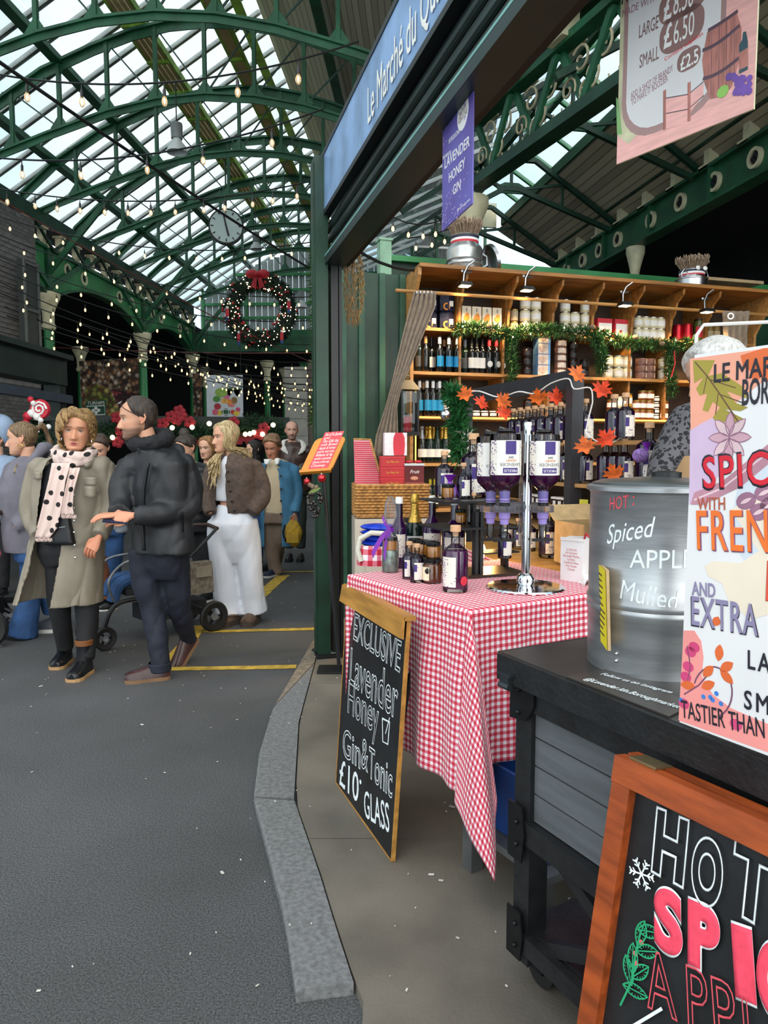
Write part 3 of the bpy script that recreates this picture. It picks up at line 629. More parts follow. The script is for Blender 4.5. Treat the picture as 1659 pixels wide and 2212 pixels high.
for px,dy,p,lb in ((906,.09,w_blue,'leftmost blue labelled wine bottle on the lower wine shelf'),(914,.2,w_tan,'tan capped bottle behind the blue wines on lower wine shelf'),(922,.07,w_blue,'second blue labelled wine bottle on the lower wine shelf'),(935,.07,w_blue,'third blue labelled wine bottle on the lower wine shelf'),(944,.2,w_grey,'grey capped bottle behind the blue wines on the lower shelf'),(949,.07,w_blue,'fourth blue labelled wine bottle on the lower wine shelf'),(965,.1,w_dark,'white labelled dark wine bottle behind the silver bauble'),(982,.12,w_tan,'tan capped bottle next to the lower divider above the green tinsel')):
 place(p,shelf_pos(px,2,dy),lb,rz=RS+rnd.uniform(-.3,.3))
s_gold=wine(LABW,GOLD,GLG,LABW,foil=True);s_green=wine(LABW,mat('dark_green_foil','1d2d22',.3,.6),GLG,None,foil=True);s_grey=wine(LABW,mat('grey_foil','8e8e98',.35,.6),GLK,None,foil=True)
for px,dy,p,lb in ((911,.07,s_grey,'grey capped wine bottle with white label at left of the sparkling wines'),(921,.2,s_gold,'gold foiled sparkling wine bottle at the back left of the sparkling wines'),(928,.07,s_gold,'gold foiled sparkling wine with round neck seal, front left'),(936,.2,s_gold,'gold foiled sparkling wine bottle at the back between two front bottles'),(944,.07,s_green,'green foiled sparkling wine bottle with tall white label'),(954,.2,s_gold,'gold foiled sparkling wine at the back right'),(962,.07,s_gold,'gold foiled sparkling wine with round neck seal, front right')):
 place(p,shelf_pos(px,3,dy),lb,rz=RS)
w_yel=wine(LABW,mat('yellow_capsule','c8b32a',.4),GLG)
for px,lb in ((929,'yellow capped bottle, left one behind the honey jar'),(939,'yellow capped bottle, right one behind the honey jar')):place(w_yel,shelf_pos(px,4,.06),lb,rz=RS,scale=.85)
j_cream=jar(.105,.048,CREAMJ,SILID,LABW,'preserve_jar');j_small=jar(.055,.034,DARKJ,PAPERW,LABW,'preserve_jar');j_honey=jar(.12,.05,YELH,GOLDLID,LABW,'preserve_jar');j_brown=jar(.09,.045,BROWNJ,GOLDLID,LABW,'preserve_jar')
j_blk=jar(.08,.044,DARKJ,PLID,mat('black_label','1e1e20',.5),'preserve_jar');j_slim=jar(.1,.036,mat('beige_preserve','b9a98a',.5),GOLDLID,None,'preserve_jar')
def stack(p,px,r,n,h,what,dy=.08):
 b=shelf_pos(px,r,dy)
 for k in range(n):place(p,b+V((0,0,h*k+.001)),what%('' if n==1 else ('bottom' if k==0 else 'top' if k==n-1 else 'middle' if n==3 else ('second','third','fourth')[k-1]))if '%s' in what else what,None,RS+rnd.uniform(-.5,.5))
for px,n,w in ((1110,2,'just right of the orange fruit boxes'),(1133,3,'under the lit clamp lamp'),(1156,3,'left of the second divider'),(1219,3,'right of the second divider'),(1240,2,'between two taller jar stacks'),(1263,3,'left of the red gift boxes'),(1377,2,'first right of the red gift boxes'),(1393,2,'second right of the red gift boxes'),(1409,2,'third right of the red gift boxes'),(1425,2,'fourth right of the red gift boxes')):
 stack(j_slim if px==1110 else j_cream,px,0,n,.106,'%s cream preserve jar of the top shelf stack '+w)
for px,n,w in ((1312,2,'leftmost under the yellow lit garland'),(1334,2,'second under the yellow lit garland'),(1353,2,'beside the divider under the lit garland'),(1431,2,'beside the red ribbon')):stack(j_cream,px,1,n,.106,'%s cream jar in the second shelf stack '+w)
for px,n,w in ((1137,3,'right of the hanging green garland'),(1236,4,'beside the stacked pastry tins'),(1262,2,'beside the brown divider')):stack(j_blk,px,1,n,.081,'%s black labelled preserve jar stacked on the second shelf '+w)
for px,w in ((1010,'first'),(1028,'second'),(1046,'third'),(1064,'fourth'),(1082,'fifth')):place(j_small,shelf_pos(px,2,.06),'%s small white lidded jar behind the orange leaves, counted from the left'%w,rz=RS)
for px,n,w in ((1210,2,'left of three dark stacks'),(1232,2,'middle of three dark stacks'),(1256,2,'right of three dark stacks'),(1140,2,'left of the lit divider')):stack(j_blk,px,2,n,.081,'%s dark preserve jar behind the gin rack beam, '+w)
for px,n,p,h,w in ((1320,2,j_brown,.16,'brown jar of the third shelf left pair beside the dark upright'),(1336,2,j_cream,.16,'cream jar of the third shelf between brown and yellow jars'),(1353,2,j_honey,.16,'large yellow jar of the third shelf beside the divider'),(1374,2,j_brown,.16,'brown jar with red label right of the divider'),(1386,3,j_brown,.091,'small brown jar in the stack of three'),(1401,3,j_brown,.091,'brown jar with white label in the wide stack'),(1415,4,j_small,.056,'tiny white lidded jar in the tall thin stack'),(1432,2,j_brown,.12,'brown jar by the vendor\'s shoulder')):
 stack(p,px,2,n,h if p not in (j_brown,j_cream,j_honey)or n>2 else {'x':0}.get(n,[.091,.106,.121][(j_brown,j_cream,j_honey).index(p)]),'%s '+w)
NAVY=mat('navy_tin','22263f',.4,var=.6,scale=45,col2=None)
def navy_box():
 t=thing('biscuit_tin','x','tin',(0,0,-9));MB().lathe([(0,0),(.07,0),(.075,.01),(.075,.13),(.06,.15),(0,.152)],6,m=MX.Rotation(PI/6,3,'Z')).build('tin',NAVY,t,20)
 MB().box((.02,-.0665,.06),(.05,.006,.045)).build('picture',LABW,t,0);MB().lathe([(.02,-.003),(.032,-.003),(.032,.003),(.02,.003)],14,c=(-.015,-.068,.035),m=MX.Rotation(PI/2,3,'X')).build('motif',ORP,t)
 return t
nb=navy_box()
for px,k,lb in ((925,0,'navy hexagonal biscuit tin, lower left of four behind the curtain'),(925,1,'navy hexagonal biscuit tin, upper left of four behind the curtain'),(962,0,'navy hexagonal biscuit tin, lower right of four beside the orange fruit boxes'),(962,1,'navy hexagonal biscuit tin, upper right of four beside the orange fruit boxes')):place(nb,shelf_pos(px,0,.1)+V((0,0,.153*k)),lb,rz=RS)
fb=carton('fruit_box',.083,.07,.2,mat('pale_carton','e3d3bb',.6),'');MB().sph((0,-.036,.1),(.03,.004,.028),14,10).sph((.006,-.037,.125),(.018,.004,.02),12,8).build('fruit_picture',ORP,fb);MB().box((0,-.036,.17),(.012,.003,.03)).build('print',mat('grey_print','8a8a86',.6),fb,0)
for q,(px,lb)in enumerate(((1004,'first'),(1026,'second'),(1048,'third'),(1070,'fourth'))):place(fb,shelf_pos(px,0,.06),'%s pale box with orange pear picture, counted from the left'%lb,rz=RS)
gb=carton('gift_box',.15,.06,.17,PAPERW,'');MB().box((0,-.031,.15),(.15,.004,.04)).build('red_band',REDP,gb,0);MB().sph((-.01,-.031,.06),(.018,.003,.014),10,6).build('print',REDP,gb)
MB().box((-.072,-.005,.085),(.012,.06,.17)).build('red_edge',REDP,gb,0)
place(gb,shelf_pos(1302,0,.08),'white gift box with red band, left of the pair under the lamp',rz=RS);place(gb,shelf_pos(1339,0,.08),'white gift box with red band, right of the pair under the lamp',rz=RS)
rt=thing('red_tin','x','tin',(0,0,-9));MB().lathe([(0,0),(.05,0),(.05,.15),(.046,.155),(.046,.165),(0,.167)],20).build('can',mat('shiny_red_tin','b0182a',.2,.6),rt)
place(rt,shelf_pos(1484,0,.08),'shiny red cylindrical tin in front on the top shelf',rz=RS,scale=1.0);place(rt,shelf_pos(1463,0,.14),'shiny red cylindrical tin standing behind at the left of another',rz=RS)
jp=jar(.22,.05,OLIVE,PLID,REDP,'pickle_jar');place(jp,shelf_pos(1509,0,.08),'tall dark pickle jar right of the red tins',rz=RS)
jm=jar(.17,.036,mat('mustard','9a7a3a',.3),GOLDLID,mat('cream_label','d8c79c',.6),'mustard_jar');place(jm,shelf_pos(1533,0,.07),'mustard jar, left of two at the right end of the top shelf',rz=RS);place(jm,shelf_pos(1547,0,.07),'mustard jar, right of two at the end of the top shelf',rz=RS)
pb=carton('pastry_box',.125,.1,.094,mat('pastry_box_blue','6f9fd0',.5),'');MB().sph((-.02,-.05,.047),(.042,.006,.032),14,8).build('cake_picture',mat('cake_print','d9b7a2',.6,var=.2,scale=40),pb);MB().box((-.01,-.0505,.047),(.1,.003,.09)).build('picture_panel',mat('cake_ground','e2cbb8',.6,var=.2,scale=30),pb,0)
for k in range(4):place(pb,shelf_pos(1169,1,.07)+V((0,0,.095*k)),'%s of four blue boxes with a cake picture'%('bottom','second','third','top')[k],rz=RS,scale=.98)
pt=thing('pastry_tin','x','tin',(0,0,-9));MB().lathe([(0,0),(.052,0),(.054,.004),(.054,.062),(0,.064)],18).build('tin',mat('brown_tin','8a5f4e',.4,var=.4,scale=30),pt);arc_label(.0547,.012,.056,-.9,.9).build('label',mat('cake_ground','e2cbb8',.6),pt)
for k in range(5):place(pt,shelf_pos(1209,1,.07)+V((0,0,.065*k)),'%s of five round pastry tins right of the blue boxes'%('bottom','second','third','fourth','top')[k],rz=RS)
for q,px in enumerate((1384,1402)):
 for k in range(3):place(pt,shelf_pos(px,1,.07)+V((0,0,.065*k)),'%s brown tin in the %s stack beside the divider under the garland'%(('bottom','middle','top')[k],('left','right')[q]),rz=RS+1.2)
# on top of the shelf: churn, pan with dried lavender, cartons, clamp lamps
TOPZ=2.985
def dried(name,c,r,h,n,seed,m_,parent):
 rr=random.Random(seed);mb=MB()
 for k in range(n):
  a=rr.uniform(0,2*PI);d=r*math.sqrt(rr.random());b=V((c[0]+d*math.cos(a)*.7,c[1]+d*math.sin(a)*.7,c[2]));tp=V((c[0]+1.5*d*math.cos(a),c[1]+1.5*d*math.sin(a),c[2]+h*rr.uniform(.75,1.1)))
  mb.tube([b,b.lerp(tp,.55),tp],[.0015,.003,.002],4,caps=False)
  mb.sph(tp,(.005,.005,.014),5,4)
 o=mb.build(name,m_,parent);o['kind']='stuff' if parent is None else 'thing';return o
DRY=mat('dried_lavender','9a8470',.9,var=.3,scale=40)
def ribbon3(parent,r,z,hgt=.05):
 for k,m_ in enumerate((mat('navy_ribbon','20264a',.6),PAPERW,REDP)):
  MB().lathe([(r,z+hgt*(2-k)/3),(r+.002,z+hgt*(2-k)/3),(r+.002,z+hgt*(3-k)/3),(r,z+hgt*(3-k)/3)],24).build('ribbon_stripe',m_,parent)
p=hit(1003,595,S(0,SY+.0,0),TS);t=thing('milk_churn','galvanised milk churn with striped ribbon and dried lavender on the shelf top','churn',(p.x,p.y,TOPZ-.01),RS)
MB().lathe([(0,0),(.145,0),(.15,.01),(.15,.06),(.156,.07),(.15,.08),(.15,.1),(.156,.11),(.15,.12),(.155,.19),(.148,.215),(.12,.245),(.115,.26),(.115,.3),(.125,.31),(.12,.318),(.105,.31),(.105,.2)],28).build('body',mat('galvanised','b4b7b6',.3,.9,var=.2,scale=6),t)
ribbon3(t,.117,.25,.055)
MB().tube([(.145,.0,.06),(.2,-.02,.09),(.2,-.02,.16),(.15,0,.19)],.01,8).build('handle',STEEL,t)
MB().lathe([(.13,0),(.14,0),(.14,.03),(.1,.05),(0,.055)],24,c=(.235,0,.13),m=MX.Rotation(R(72),3,'Y')).build('lid',STEEL,t)
dried('dried_lavender',(0,0,.27),.1,.16,420,4,DRY,t)
p=hit(1493,632,S(0,SY+.0,0),TS);t=thing('stock_pot','steel pot with striped ribbon and dried lavender at the right of the shelf top','pot',(p.x,p.y,TOPZ-.01),RS)
MB().lathe([(0,0),(.13,0),(.14,.01),(.14,.1),(.146,.105),(.146,.112),(.12,.12),(.11,.15),(.115,.19),(.1,.19),(.1,.1)],28).build('body',STEEL,t);ribbon3(t,.113,.13,.055)
for s in (-1,1):MB().tube([(s*.13,-.03,.1),(s*.15,-.04,.15),(s*.12,-.05,.19),(s*.09,-.06,.15),(s*.1,-.06,.1)],.006,6).build('handle',STEEL,t)
for s in (-.03,.05):MB().sph((s,-.12,.19),(.025,.008,.02),8,6).build('white_bow',PAPERW,t)
dried('dried_lavender',(0,0,.16),.1,.14,380,9,DRY,t)
cb_=carton('flat_carton',.24,.2,.07,PAPERW,'');MB().box((.121,0,.035),(.004,.18,.05)).build('end_print',mat('grey_silver_print','9aa0a6',.5),cb_,0)
for px,py,lb in ((1180,605,'white flat carton nearest the milk churn on the shelf top'),(1250,606,'white flat carton in the middle of the shelf top'),(1348,618,'white flat carton left of the steel pot on the shelf top')):q=hit(px,py,S(0,SY+.08,0),TS);place(cb_,(q.x,q.y,TOPZ-.02),lb,rz=RS+.1)
LAMPW=emis('warm_led_face',(1,.72,.35),14.0)
lm=bpy.data.lights.new('clamp_lamp_light','SPOT');lm.energy=75;lm.color=(1,.66,.30);lm.spot_size=R(125);lm.spot_blend=.6;lm.shadow_soft_size=.05
def clamp_lamp(px,py,label):
 q=hit(px,py,S(0,SY-.3,0),TS);t=thing('clamp_lamp',label,'lamp',(q.x,q.y,q.z),RS,'clamp lamps along the shelf top')
 MB().box((0,0,0),(.11,.1,.03),taper=.8).build('lamp_head',BLACKM,t,0);MB().box((0,0,-.017),(.08,.07,.004)).build('led_face',LAMPW,t,0)
 MB().tube([(0,.03,.02),(.02,.06,.1),(.05,.06,.16),(.1,.04,.2)],.008,6).tube([(0,.06,.12),(.05,.1,.12),(.1,.1,.13)],.01,6).build('clamp_arm',STEEL,t)
 l=bpy.data.objects.new('clamp_lamp_light',lm);COL.objects.link(l);l.parent=t;l.location=(0,.0,-.03);l.rotation_euler=(R(14),0,0)
for px,py,lb in ((1004,614,'clamp lamp at the foot of the milk churn'),(1138,624,'lit clamp lamp above the cream jars'),(1350,657,'lit clamp lamp above the right red gift box'),(1527,671,'lit clamp lamp above the mustard jars')):clamp_lamp(px,py,lb)
t=thing('light_strip','yellow light strip along the third shelf edge','light strip',S(cx,SY-.005,ROWS[2]-.012),RS)
MB().box((0,0,0),(Ls*.99,.008,.012)).build('strip',emis('yellow_strip',(1,.75,.15),1.6),t,0)
t=thing('light_strip','upright yellow light strip down the left front edge of the shelves','light strip',S(SX0+.02,SY-.005,1.5),RS)
MB().box((0,0,0),(.01,.008,.95)).build('strip',MATS['yellow_strip'],t,0)
p=hit(880,945,S(0,SY-.12,0),TS);t=thing('lantern','black lantern with red candle hanging left of the wine shelves','lantern',(p.x,p.y,p.z+.03),RS)
for x in (-.07,.07):
 for y in (-.07,.07):MB().box((x,y,.18),(.014,.014,.36)).build('post',BLACKM,t,0)
MB().box((0,0,0),(.17,.17,.03)).build('base',BLACKM,t,0);MB().box((0,0,.4),(.17,.17,.08),taper=.4).build('roof',BLACKM,t,0);MB().lathe([(.02,-.003),(.026,0),(.02,.003)],12,c=(0,0,.46),m=MX.Rotation(PI/2,3,'X')).build('ring',BLACKM,t)
for a in range(4):MB().box((0,-.072,.18),(.12,.002,.33),rot=None).build('pane',CLEAR,t,0,rot=a*PI/2)
MB().cyl((0,0,.015),(0,0,.14),.032,n=14).build('candle',REDP,t)
MB().box((0,.11,.16),(.05,.06,.04)).build('bracket',BLACKM,t,0)
p=at(757,545,5.05);t=thing('dried_bunch','hanging bunch of dried lavender beside the green post','dried flowers',(p.x+.02,p.y+.02,p.z-.2));rr=random.Random(5);mb=MB()
for k in range(420):
 z=-.26+.5*rr.random();w=.035+.035*math.sin(PI*min(1,max(0,(z+.26)/.5)));a=rr.uniform(0,2*PI);b=V((w*math.cos(a),w*math.sin(a),z));d=V((rr.uniform(-.5,.5),rr.uniform(-.5,.5),-1)).normalized()*rr.uniform(.03,.07);mb.tube([b,b+d],[.003,.0012],4,caps=False)
o=mb.build('sprigs',mat('straw_brown','9a7a4e',.9,var=.35,scale=30),t);MB().tube([(0,0,.1),(0,0,.3)],.01,6).build('cord',WIRE,t)
# FLAT SIGNS: helper for planes
class Plane:
 """a flat board: O lower-left corner, ex along its width, ez up its face; pixels of the photo map onto it"""
 def __init__(s,O,ex,ez):s.O=V(O);s.ex=V(ex).normalized();s.ez=(V(ez)-s.ex*V(ez).dot(s.ex)).normalized();s.n=s.ex.cross(s.ez);s.rot=MX((s.ex,s.ez.cross(s.ex),s.ez)).transposed().to_euler()
 def uv(s,px,py):r=ray(px,py);C0=V((0,0,CH));q=C0+r*((s.O-C0).dot(s.n)/r.dot(s.n))-s.O;return q.dot(s.ex),q.dot(s.ez)
 def thing(s,name,label,cat):return thing(name,label,cat,s.O,s.rot)
def flat(parent,name,m,poly,y=-.001,d=.0008,sm=0):
 mb=MB();mb.prism(poly,d*.3,lambda u,v,w:(u,y*.35-w,v));return mb.build(name,m,parent,sm)
def rrect(x0,z0,x1,z1,r,n=6,corners=(1,1,1,1)):
 P=[]
 for (cx_,cz,a0,on)in ((x1-r,z0+r,-PI/2,corners[1]),(x1-r,z1-r,0,corners[2]),(x0+r,z1-r,PI/2,corners[3]),(x0+r,z0+r,PI,corners[0])):
  if on:P+=[(cx_+r*math.cos(a0+PI/2*k/n),cz+r*math.sin(a0+PI/2*k/n))for k in range(n+1)]
  else:P.append((x1 if cx_>(x0+x1)/2 else x0,z1 if cz>(z0+z1)/2 else z0))
 return P
def ell(cx_,cz,rx,rz,n=20,rot=0):return [(cx_+rx*math.cos(a)*math.cos(rot)-rz*math.sin(a)*math.sin(rot),cz+rx*math.cos(a)*math.sin(rot)+rz*math.sin(a)*math.cos(rot))for a in [2*PI*k/n for k in range(n)]]
def leaf(cx_,cz,L,w,rot,n=8):
 P=[(-L/2+L*k/n,w*math.sin(PI*k/n)**.8)for k in range(n+1)]+[(L/2-L*k/n,-w*math.sin(PI*k/n)**.8)for k in range(1,n)]
 return [(cx_+u*math.cos(rot)-v*math.sin(rot),cz+u*math.sin(rot)+v*math.cos(rot))for u,v in P]
def stroke(parent,name,m,pts,w,y=-.0015):
 mb=MB();mb.tube([(u,0,v)for u,v in pts],[w]*len(pts),5);mb.v=[(q[0],y*.35+q[1]*.12,q[2])for q in mb.v];return mb.build(name,m,parent)
def fit(pl,parent,s,a,b,hgt,m,y=-.002,name='lettering',**kw):
 """write s from pixel a to pixel b (middle of the line), letters hgt metres tall"""
 (u0,v0),(u1,v1)=pl.uv(*a),pl.uv(*b);L=math.hypot(u1-u0,v1-v0);me=text_mesh(s,hgt*1.37,align='CENTER',**kw)
 xs=[v.co.x for v in me.vertices];zs=[v.co.z for v in me.vertices];w=max(xs)-min(xs);mx_=(max(xs)+min(xs))/2;mz=(max(zs)+min(zs))/2
 k=L/w;kz=hgt/max(1e-6,max(zs)-min(zs))
 for v in me.vertices:v.co.x=(v.co.x-mx_)*k;v.co.z=(v.co.z-mz)*kz
 me.materials.clear();me.materials.append(m)
 return put(name,me,parent,((u0+u1)/2,y*.4,(v0+v1)/2),(0,-math.atan2(v1-v0,u1-u0),0))
CHALK=mat('white_chalk','e6eef0',.8,var=.12,scale=40);PINKC=mat('pink_chalk','ef4760',.8,var=.1,scale=60);PINKL=mat('red_pink_chalk','d8505c',.8,var=.12,scale=40);GREENC=mat('green_chalk','1fa06a',.8,var=.12)
SLATE=mat('chalkboard','151719',.5,var=.5,scale=7,bump=.05)
OAK=mat('golden_oak','b07f3a',.45,var=.25,scale=4,stretch=(1,8,8));ORW=mat('orange_varnish_wood','96441a',.38,var=.35,scale=5,stretch=(1,6,6),bump=.05)
# chalkboard 1: exclusive lavender honey gin
BL,BR,TR=gz(725,1690,.035),gz(845,1860,.035),None
nb1=V((BR.y-BL.y,-(BR.x-BL.x),0)).normalized()
if nb1.x>0:nb1=-nb1
TRp=BR-nb1*.058+V((0,0,.85));PL1=Plane(BL,BR-BL,TRp-BR);Wd,Hd=(BR-BL).length,.853
t=PL1.thing('chalkboard','black leaning chalkboard with white outlined lavender honey gin lettering before the gingham table','chalkboard')
MB().box((Wd/2,.007,Hd/2+.002),(Wd,.012,Hd)).build('slate',SLATE,t,0)
for x in (0,Wd):MB().box((x,.007,Hd/2),(.006,.015,Hd)).build('edge',OAK,t,0)
MB().box((Wd/2,.007,.0),(Wd,.015,.006)).build('edge',OAK,t,0)
mb=MB();mb.prism([(-.03,Hd-.062),(-.012,Hd-.068),(-.012,Hd+.008),(-.022,Hd+.008)],Wd+.02,lambda u,v,w:(w-.01,u,v));mb.box((Wd/2,.006,Hd+.004),(Wd+.02,.045,.016));mb.build('top_rail',OAK,t,0)
kw=dict(outline=.0027,res=4)
fit(PL1,t,'EXCLUSIVE',(765,1352),(866,1420),.115,CHALK,**kw)
fit(PL1,t,'Lavender',(757,1438),(860,1510),.155,CHALK,**kw)
fit(PL1,t,'Honey',(752,1515),(818,1564),.18,CHALK,**kw)
fit(PL1,t,'Gin',(741,1602),(779,1630),.12,CHALK,**kw);fit(PL1,t,'&',(781,1625),(796,1637),.12,CHALK,**kw);fit(PL1,t,'Tonic',(797,1645),(848,1690),.12,CHALK,**kw)
fit(PL1,t,'£10',(734,1665),(775,1705),.115,CHALK,bold=0.0013);fit(PL1,t,'•',(777,1688),(781,1690),.018,CHALK);fit(PL1,t,'GLASS',(787,1735),(841,1768),.1,CHALK,bold=0.0005)
g=[PL1.uv(*q)for q in ((826,1552),(842,1560),(838,1608),(827,1602),(826,1552))];stroke(t,'glass_drawing',CHALK,g,.004);stroke(t,'glass_drawing',CHALK,[PL1.uv(*q)for q in ((833,1585),(842,1550))],.003)
MB().box((Wd/2,.06,.35),(Wd*.6,.012,.7),rot=MX.Rotation(R(-6),3,'X')).build('prop_leg',BLACKW,t,0)
# A-board 2: hot spiced apple
T2=gz(1340,1630,.86);ex=V((math.sin(R(31.5)),-math.cos(R(31.5)),0));n2=V((-math.cos(R(31.5)),-math.sin(R(31.5)),0))
ez=(V((0,0,1))-n2*.1736).normalized();H2=(.86-.035)/ez.z;O2=T2-ez*H2;PL2=Plane(O2,ex,ez);W2=.47
t=PL2.thing('a_board','orange framed chalkboard reading hot spiced, leaning on the black cart at bottom right','chalkboard')
fw=.042
MB().box((W2/2,.012,H2/2),(W2-.03,.01,H2-.03)).build('slate',SLATE,t,0)
for x in (fw/2,W2-fw/2):mb=MB();mb.box((x,0,H2/2-.024),(fw,.028,H2-.05));mb.build('stile',ORW,t,0)
MB().box((W2/2,-.001,H2-.024),(W2,.032,.05)).build('top_rail',ORW,t,0);MB().box((W2/2,0,.06),(W2-2*fw,.028,.06)).build('bottom_rail',ORW,t,0)
bk=MB();bk.box((W2/2,.038,H2-.022),(W2,.03,.05));bk.build('rear_rail',ORW,t,0)
for x in (fw/2,W2-fw/2):MB().box((x,.07,H2/2-.03),(fw,.028,H2-.06),rot=MX.Rotation(R(4),3,'X')).build('rear_leg',ORW,t,0)
MB().box((.055,.02,H2+.004),(.06,.05,.005)).build('hinge',mat('aged_brass','8a7a58',.45,.8),t,0)
kw2=dict(outline=.0031,res=8,bold=.008)
fit(PL2,t,'H',(1412,1812),(1484,1846),.122,CHALK,**kw2);fit(PL2,t,'O',(1494,1868),(1562,1900),.118,CHALK,**kw2);fit(PL2,t,'T',(1580,1885),(1672,1930),.125,CHALK,**kw2)
for c_,a,b,h in (('S',(1413,1977),(1475,2004),.116),('P',(1486,2010),(1556,2042),.114),('I',(1584,2072),(1630,2090),.118),('C',(1634,2100),(1720,2140),.125),('E',(1740,2160),(1800,2190),.14),('D',(1815,2210),(1890,2240),.14)):
 fit(PL2,t,c_,a,b,h,CHALK,y=-.0008,bold=.013,res=8);fit(PL2,t,c_,a,b,h*.93,PINKC,y=-.0022,bold=.009,res=8)
for c_,a,b in (('A',(1394,2110),(1460,2138)),('P',(1484,2150),(1530,2172)),('P',(1540,2178),(1590,2200)),('L',(1606,2215),(1650,2235)),('E',(1670,2240),(1720,2265))):fit(PL2,t,c_,a,b,.100,PINKL,outline=.002,bold=0.0000)
fit(PL2,t,'L',(1387,2200),(1402,2230),.11,CHALK)
cx_,cz=PL2.uv(1386,1888);
for k in range(6):
 a=k*PI/3+.2;e=(cx_+.026*math.cos(a),cz+.026*math.sin(a));stroke(t,'snowflake',CHALK,[(cx_,cz),e],.0016)
 for f in (.5,.8):
  b0=(cx_+.026*f*math.cos(a),cz+.026*f*math.sin(a))
  for s in (-.8,.8):stroke(t,'snowflake',CHALK,[b0,(b0[0]+.009*math.cos(a+s),b0[1]+.009*math.sin(a+s))],.0014)
st=[PL2.uv(*q)for q in ((1340,2172),(1365,2120),(1373,2060),(1385,2010))];stroke(t,'holly_stem',GREENC,st,.002)
for px,py,rt,L_ in ((1385,2015,1.4,.05),(1402,2012,.4,.05),(1367,2070,1.7,.055),(1398,2055,.5,.05),(1383,2100,.9,.05),(1358,2095,2.0,.05),(1372,2140,.2,.055)):
 u,v=PL2.uv(px,py);P=leaf(u,v,L_,.011,rt,6);stroke(t,'holly_leaf',GREENC,P+[P[0]],.0014);stroke(t,'holly_leaf',GREENC,[P[0],P[6]],.0012)
 for k in range(1,len(P)):q=P[k];stroke(t,'holly_leaf',GREENC,[q,(u+(q[0]-u)*.6,v+(q[1]-v)*.6)],.0009)
for px,py in ((1386,2036),(1373,2060),(1375,2082)):u,v=PL2.uv(px,py);flat(t,'holly_berry',PINKC,ell(u,v,.005,.005,10))
# poster on the cart: spiced ... french ...
B3=gz(1468,1560,.936);PL3=Plane(B3,V((math.sin(R(30)),-math.cos(R(30)),0)),at(1490,768,B3.y+.012)-B3);H3=PL3.uv(1490,768)[1];W3=.37
t=PL3.thing('drinks_poster','tall white autumn drinks poster with orange lettering standing on the black cart','poster')
MB().box((W3/2,.003,H3/2),(W3,.006,H3)).build('card',mat('poster_white','e9e8e8',.45,var=.05,scale=3),t,0)
U=PL3.uv;PE=mat('peach_print','f2a78d',.5,var=.05);LI=mat('lilac_print','d3b7d3',.5,var=.05);OL=mat('olive_print','a5963a',.5,var=.08);OR2=mat('orange_leaf_print','e06a35',.5,var=.1);VEIN=mat('vein_print','6d4a2e',.5);PINK=mat('coral_pink_print','f59a94',.5,var=.06);MAG=mat('magenta_print','d6477a',.5,var=.1);CRP=mat('cream_print','efe0cb',.5,var=.04);BLP=mat('pale_blue_print','d3dbe4',.5,var=.04);ANI=mat('anise_print','e3c3c8',.5);ANO=mat('mauve_line_print','9c6d85',.5)
def polypx(name,m,L,y):return flat(t,name,m,[U(*q)for q in L],y)
e=3
polypx('peach_patch',PE,[(1491,775),(1659,752),(1700,748),(1700,800),(1640,830),(1590,870),(1560,880),(1530,920),(1492,940)],-.0004)
polypx('lilac_patch',LI,[(1491,930),(1515,915),(1545,900),(1560,930),(1566,980),(1560,1020),(1530,1050),(1489,1090)],-.0007)
polypx('blue_patch',BLP,[(1600,1010),(1680,960),(1700,1200),(1620,1230),(1575,1160)],-.0004);polypx('cream_patch',CRP,[(1522,1222),(1540,1212),(1600,1216),(1640,1190),(1680,1180),(1690,1320),(1620,1338),(1575,1300),(1560,1260),(1530,1245)],-.0008)
polypx('cream_patch',CRP,[(1580,1098),(1630,1080),(1690,1060),(1690,1190),(1640,1190),(1610,1150)],-.0007)
polypx('pink_patch',PINK,[(1477,1362),(1500,1362),(1515,1385),(1520,1420),(1516,1460),(1540,1500),(1580,1530),(1640,1556),(1700,1580),(1700,1640),(1466,1556)],-.0004)
lobes=[(1497,778),(1545,778),(1530,812),(1560,806),(1605,835),(1618,862),(1570,845),(1590,870),(1616,880),(1600,888),(1566,884),(1608,905),(1603,920),(1570,910),(1550,918),(1540,902),(1556,880),(1540,868),(1530,890),(1518,886),(1528,850),(1512,855),(1504,840),(1520,815),(1500,828)]
polypx('oak_leaf',OL,lobes,-.0012);stroke(t,'leaf_vein',VEIN,[U(*q)for q in ((1502,782),(1528,812),(1556,852),(1596,912))],.0014,-.002)
for L_ in (((1528,812),(1520,850)),((1534,820),(1590,838)),((1556,852),(1610,872)),((1552,850),(1546,896))):stroke(t,'leaf_vein',VEIN,[U(*q)for q in L_],.001,-.002)
polypx('maple_leaf',OR2,[(1600,768),(1650,752),(1700,750),(1700,850),(1668,836),(1650,812),(1628,826),(1620,800),(1606,794)],-.001)
u0,v0=U(1576,945)
for k in range(8):flat(t,'star_anise',ANI if k%2 else mat('anise_dark','d2a5b2',.5),leaf(u0+.02*math.cos(k*PI/4),v0+.024*math.sin(k*PI/4),.042,.0085,k*PI/4,6),-.0014-.0001*k);stroke(t,'star_anise_line',ANO,(lambda q:q+[q[0]])(leaf(u0+.02*math.cos(k*PI/4),v0+.024*math.sin(k*PI/4),.042,.0085,k*PI/4,6)),.0009,-.0028)
polypx('cinnamon_stick',mat('cinnamon_print','b98593',.5,var=.2),[(1492,1090),(1500,1064),(1560,1040),(1659,960),(1690,940),(1690,978),(1600,1052),(1520,1090)],-.0013);stroke(t,'cinnamon_line',ANI,[U(*q)for q in ((1500,1080),(1560,1055),(1670,970))],.0018,-.0022)
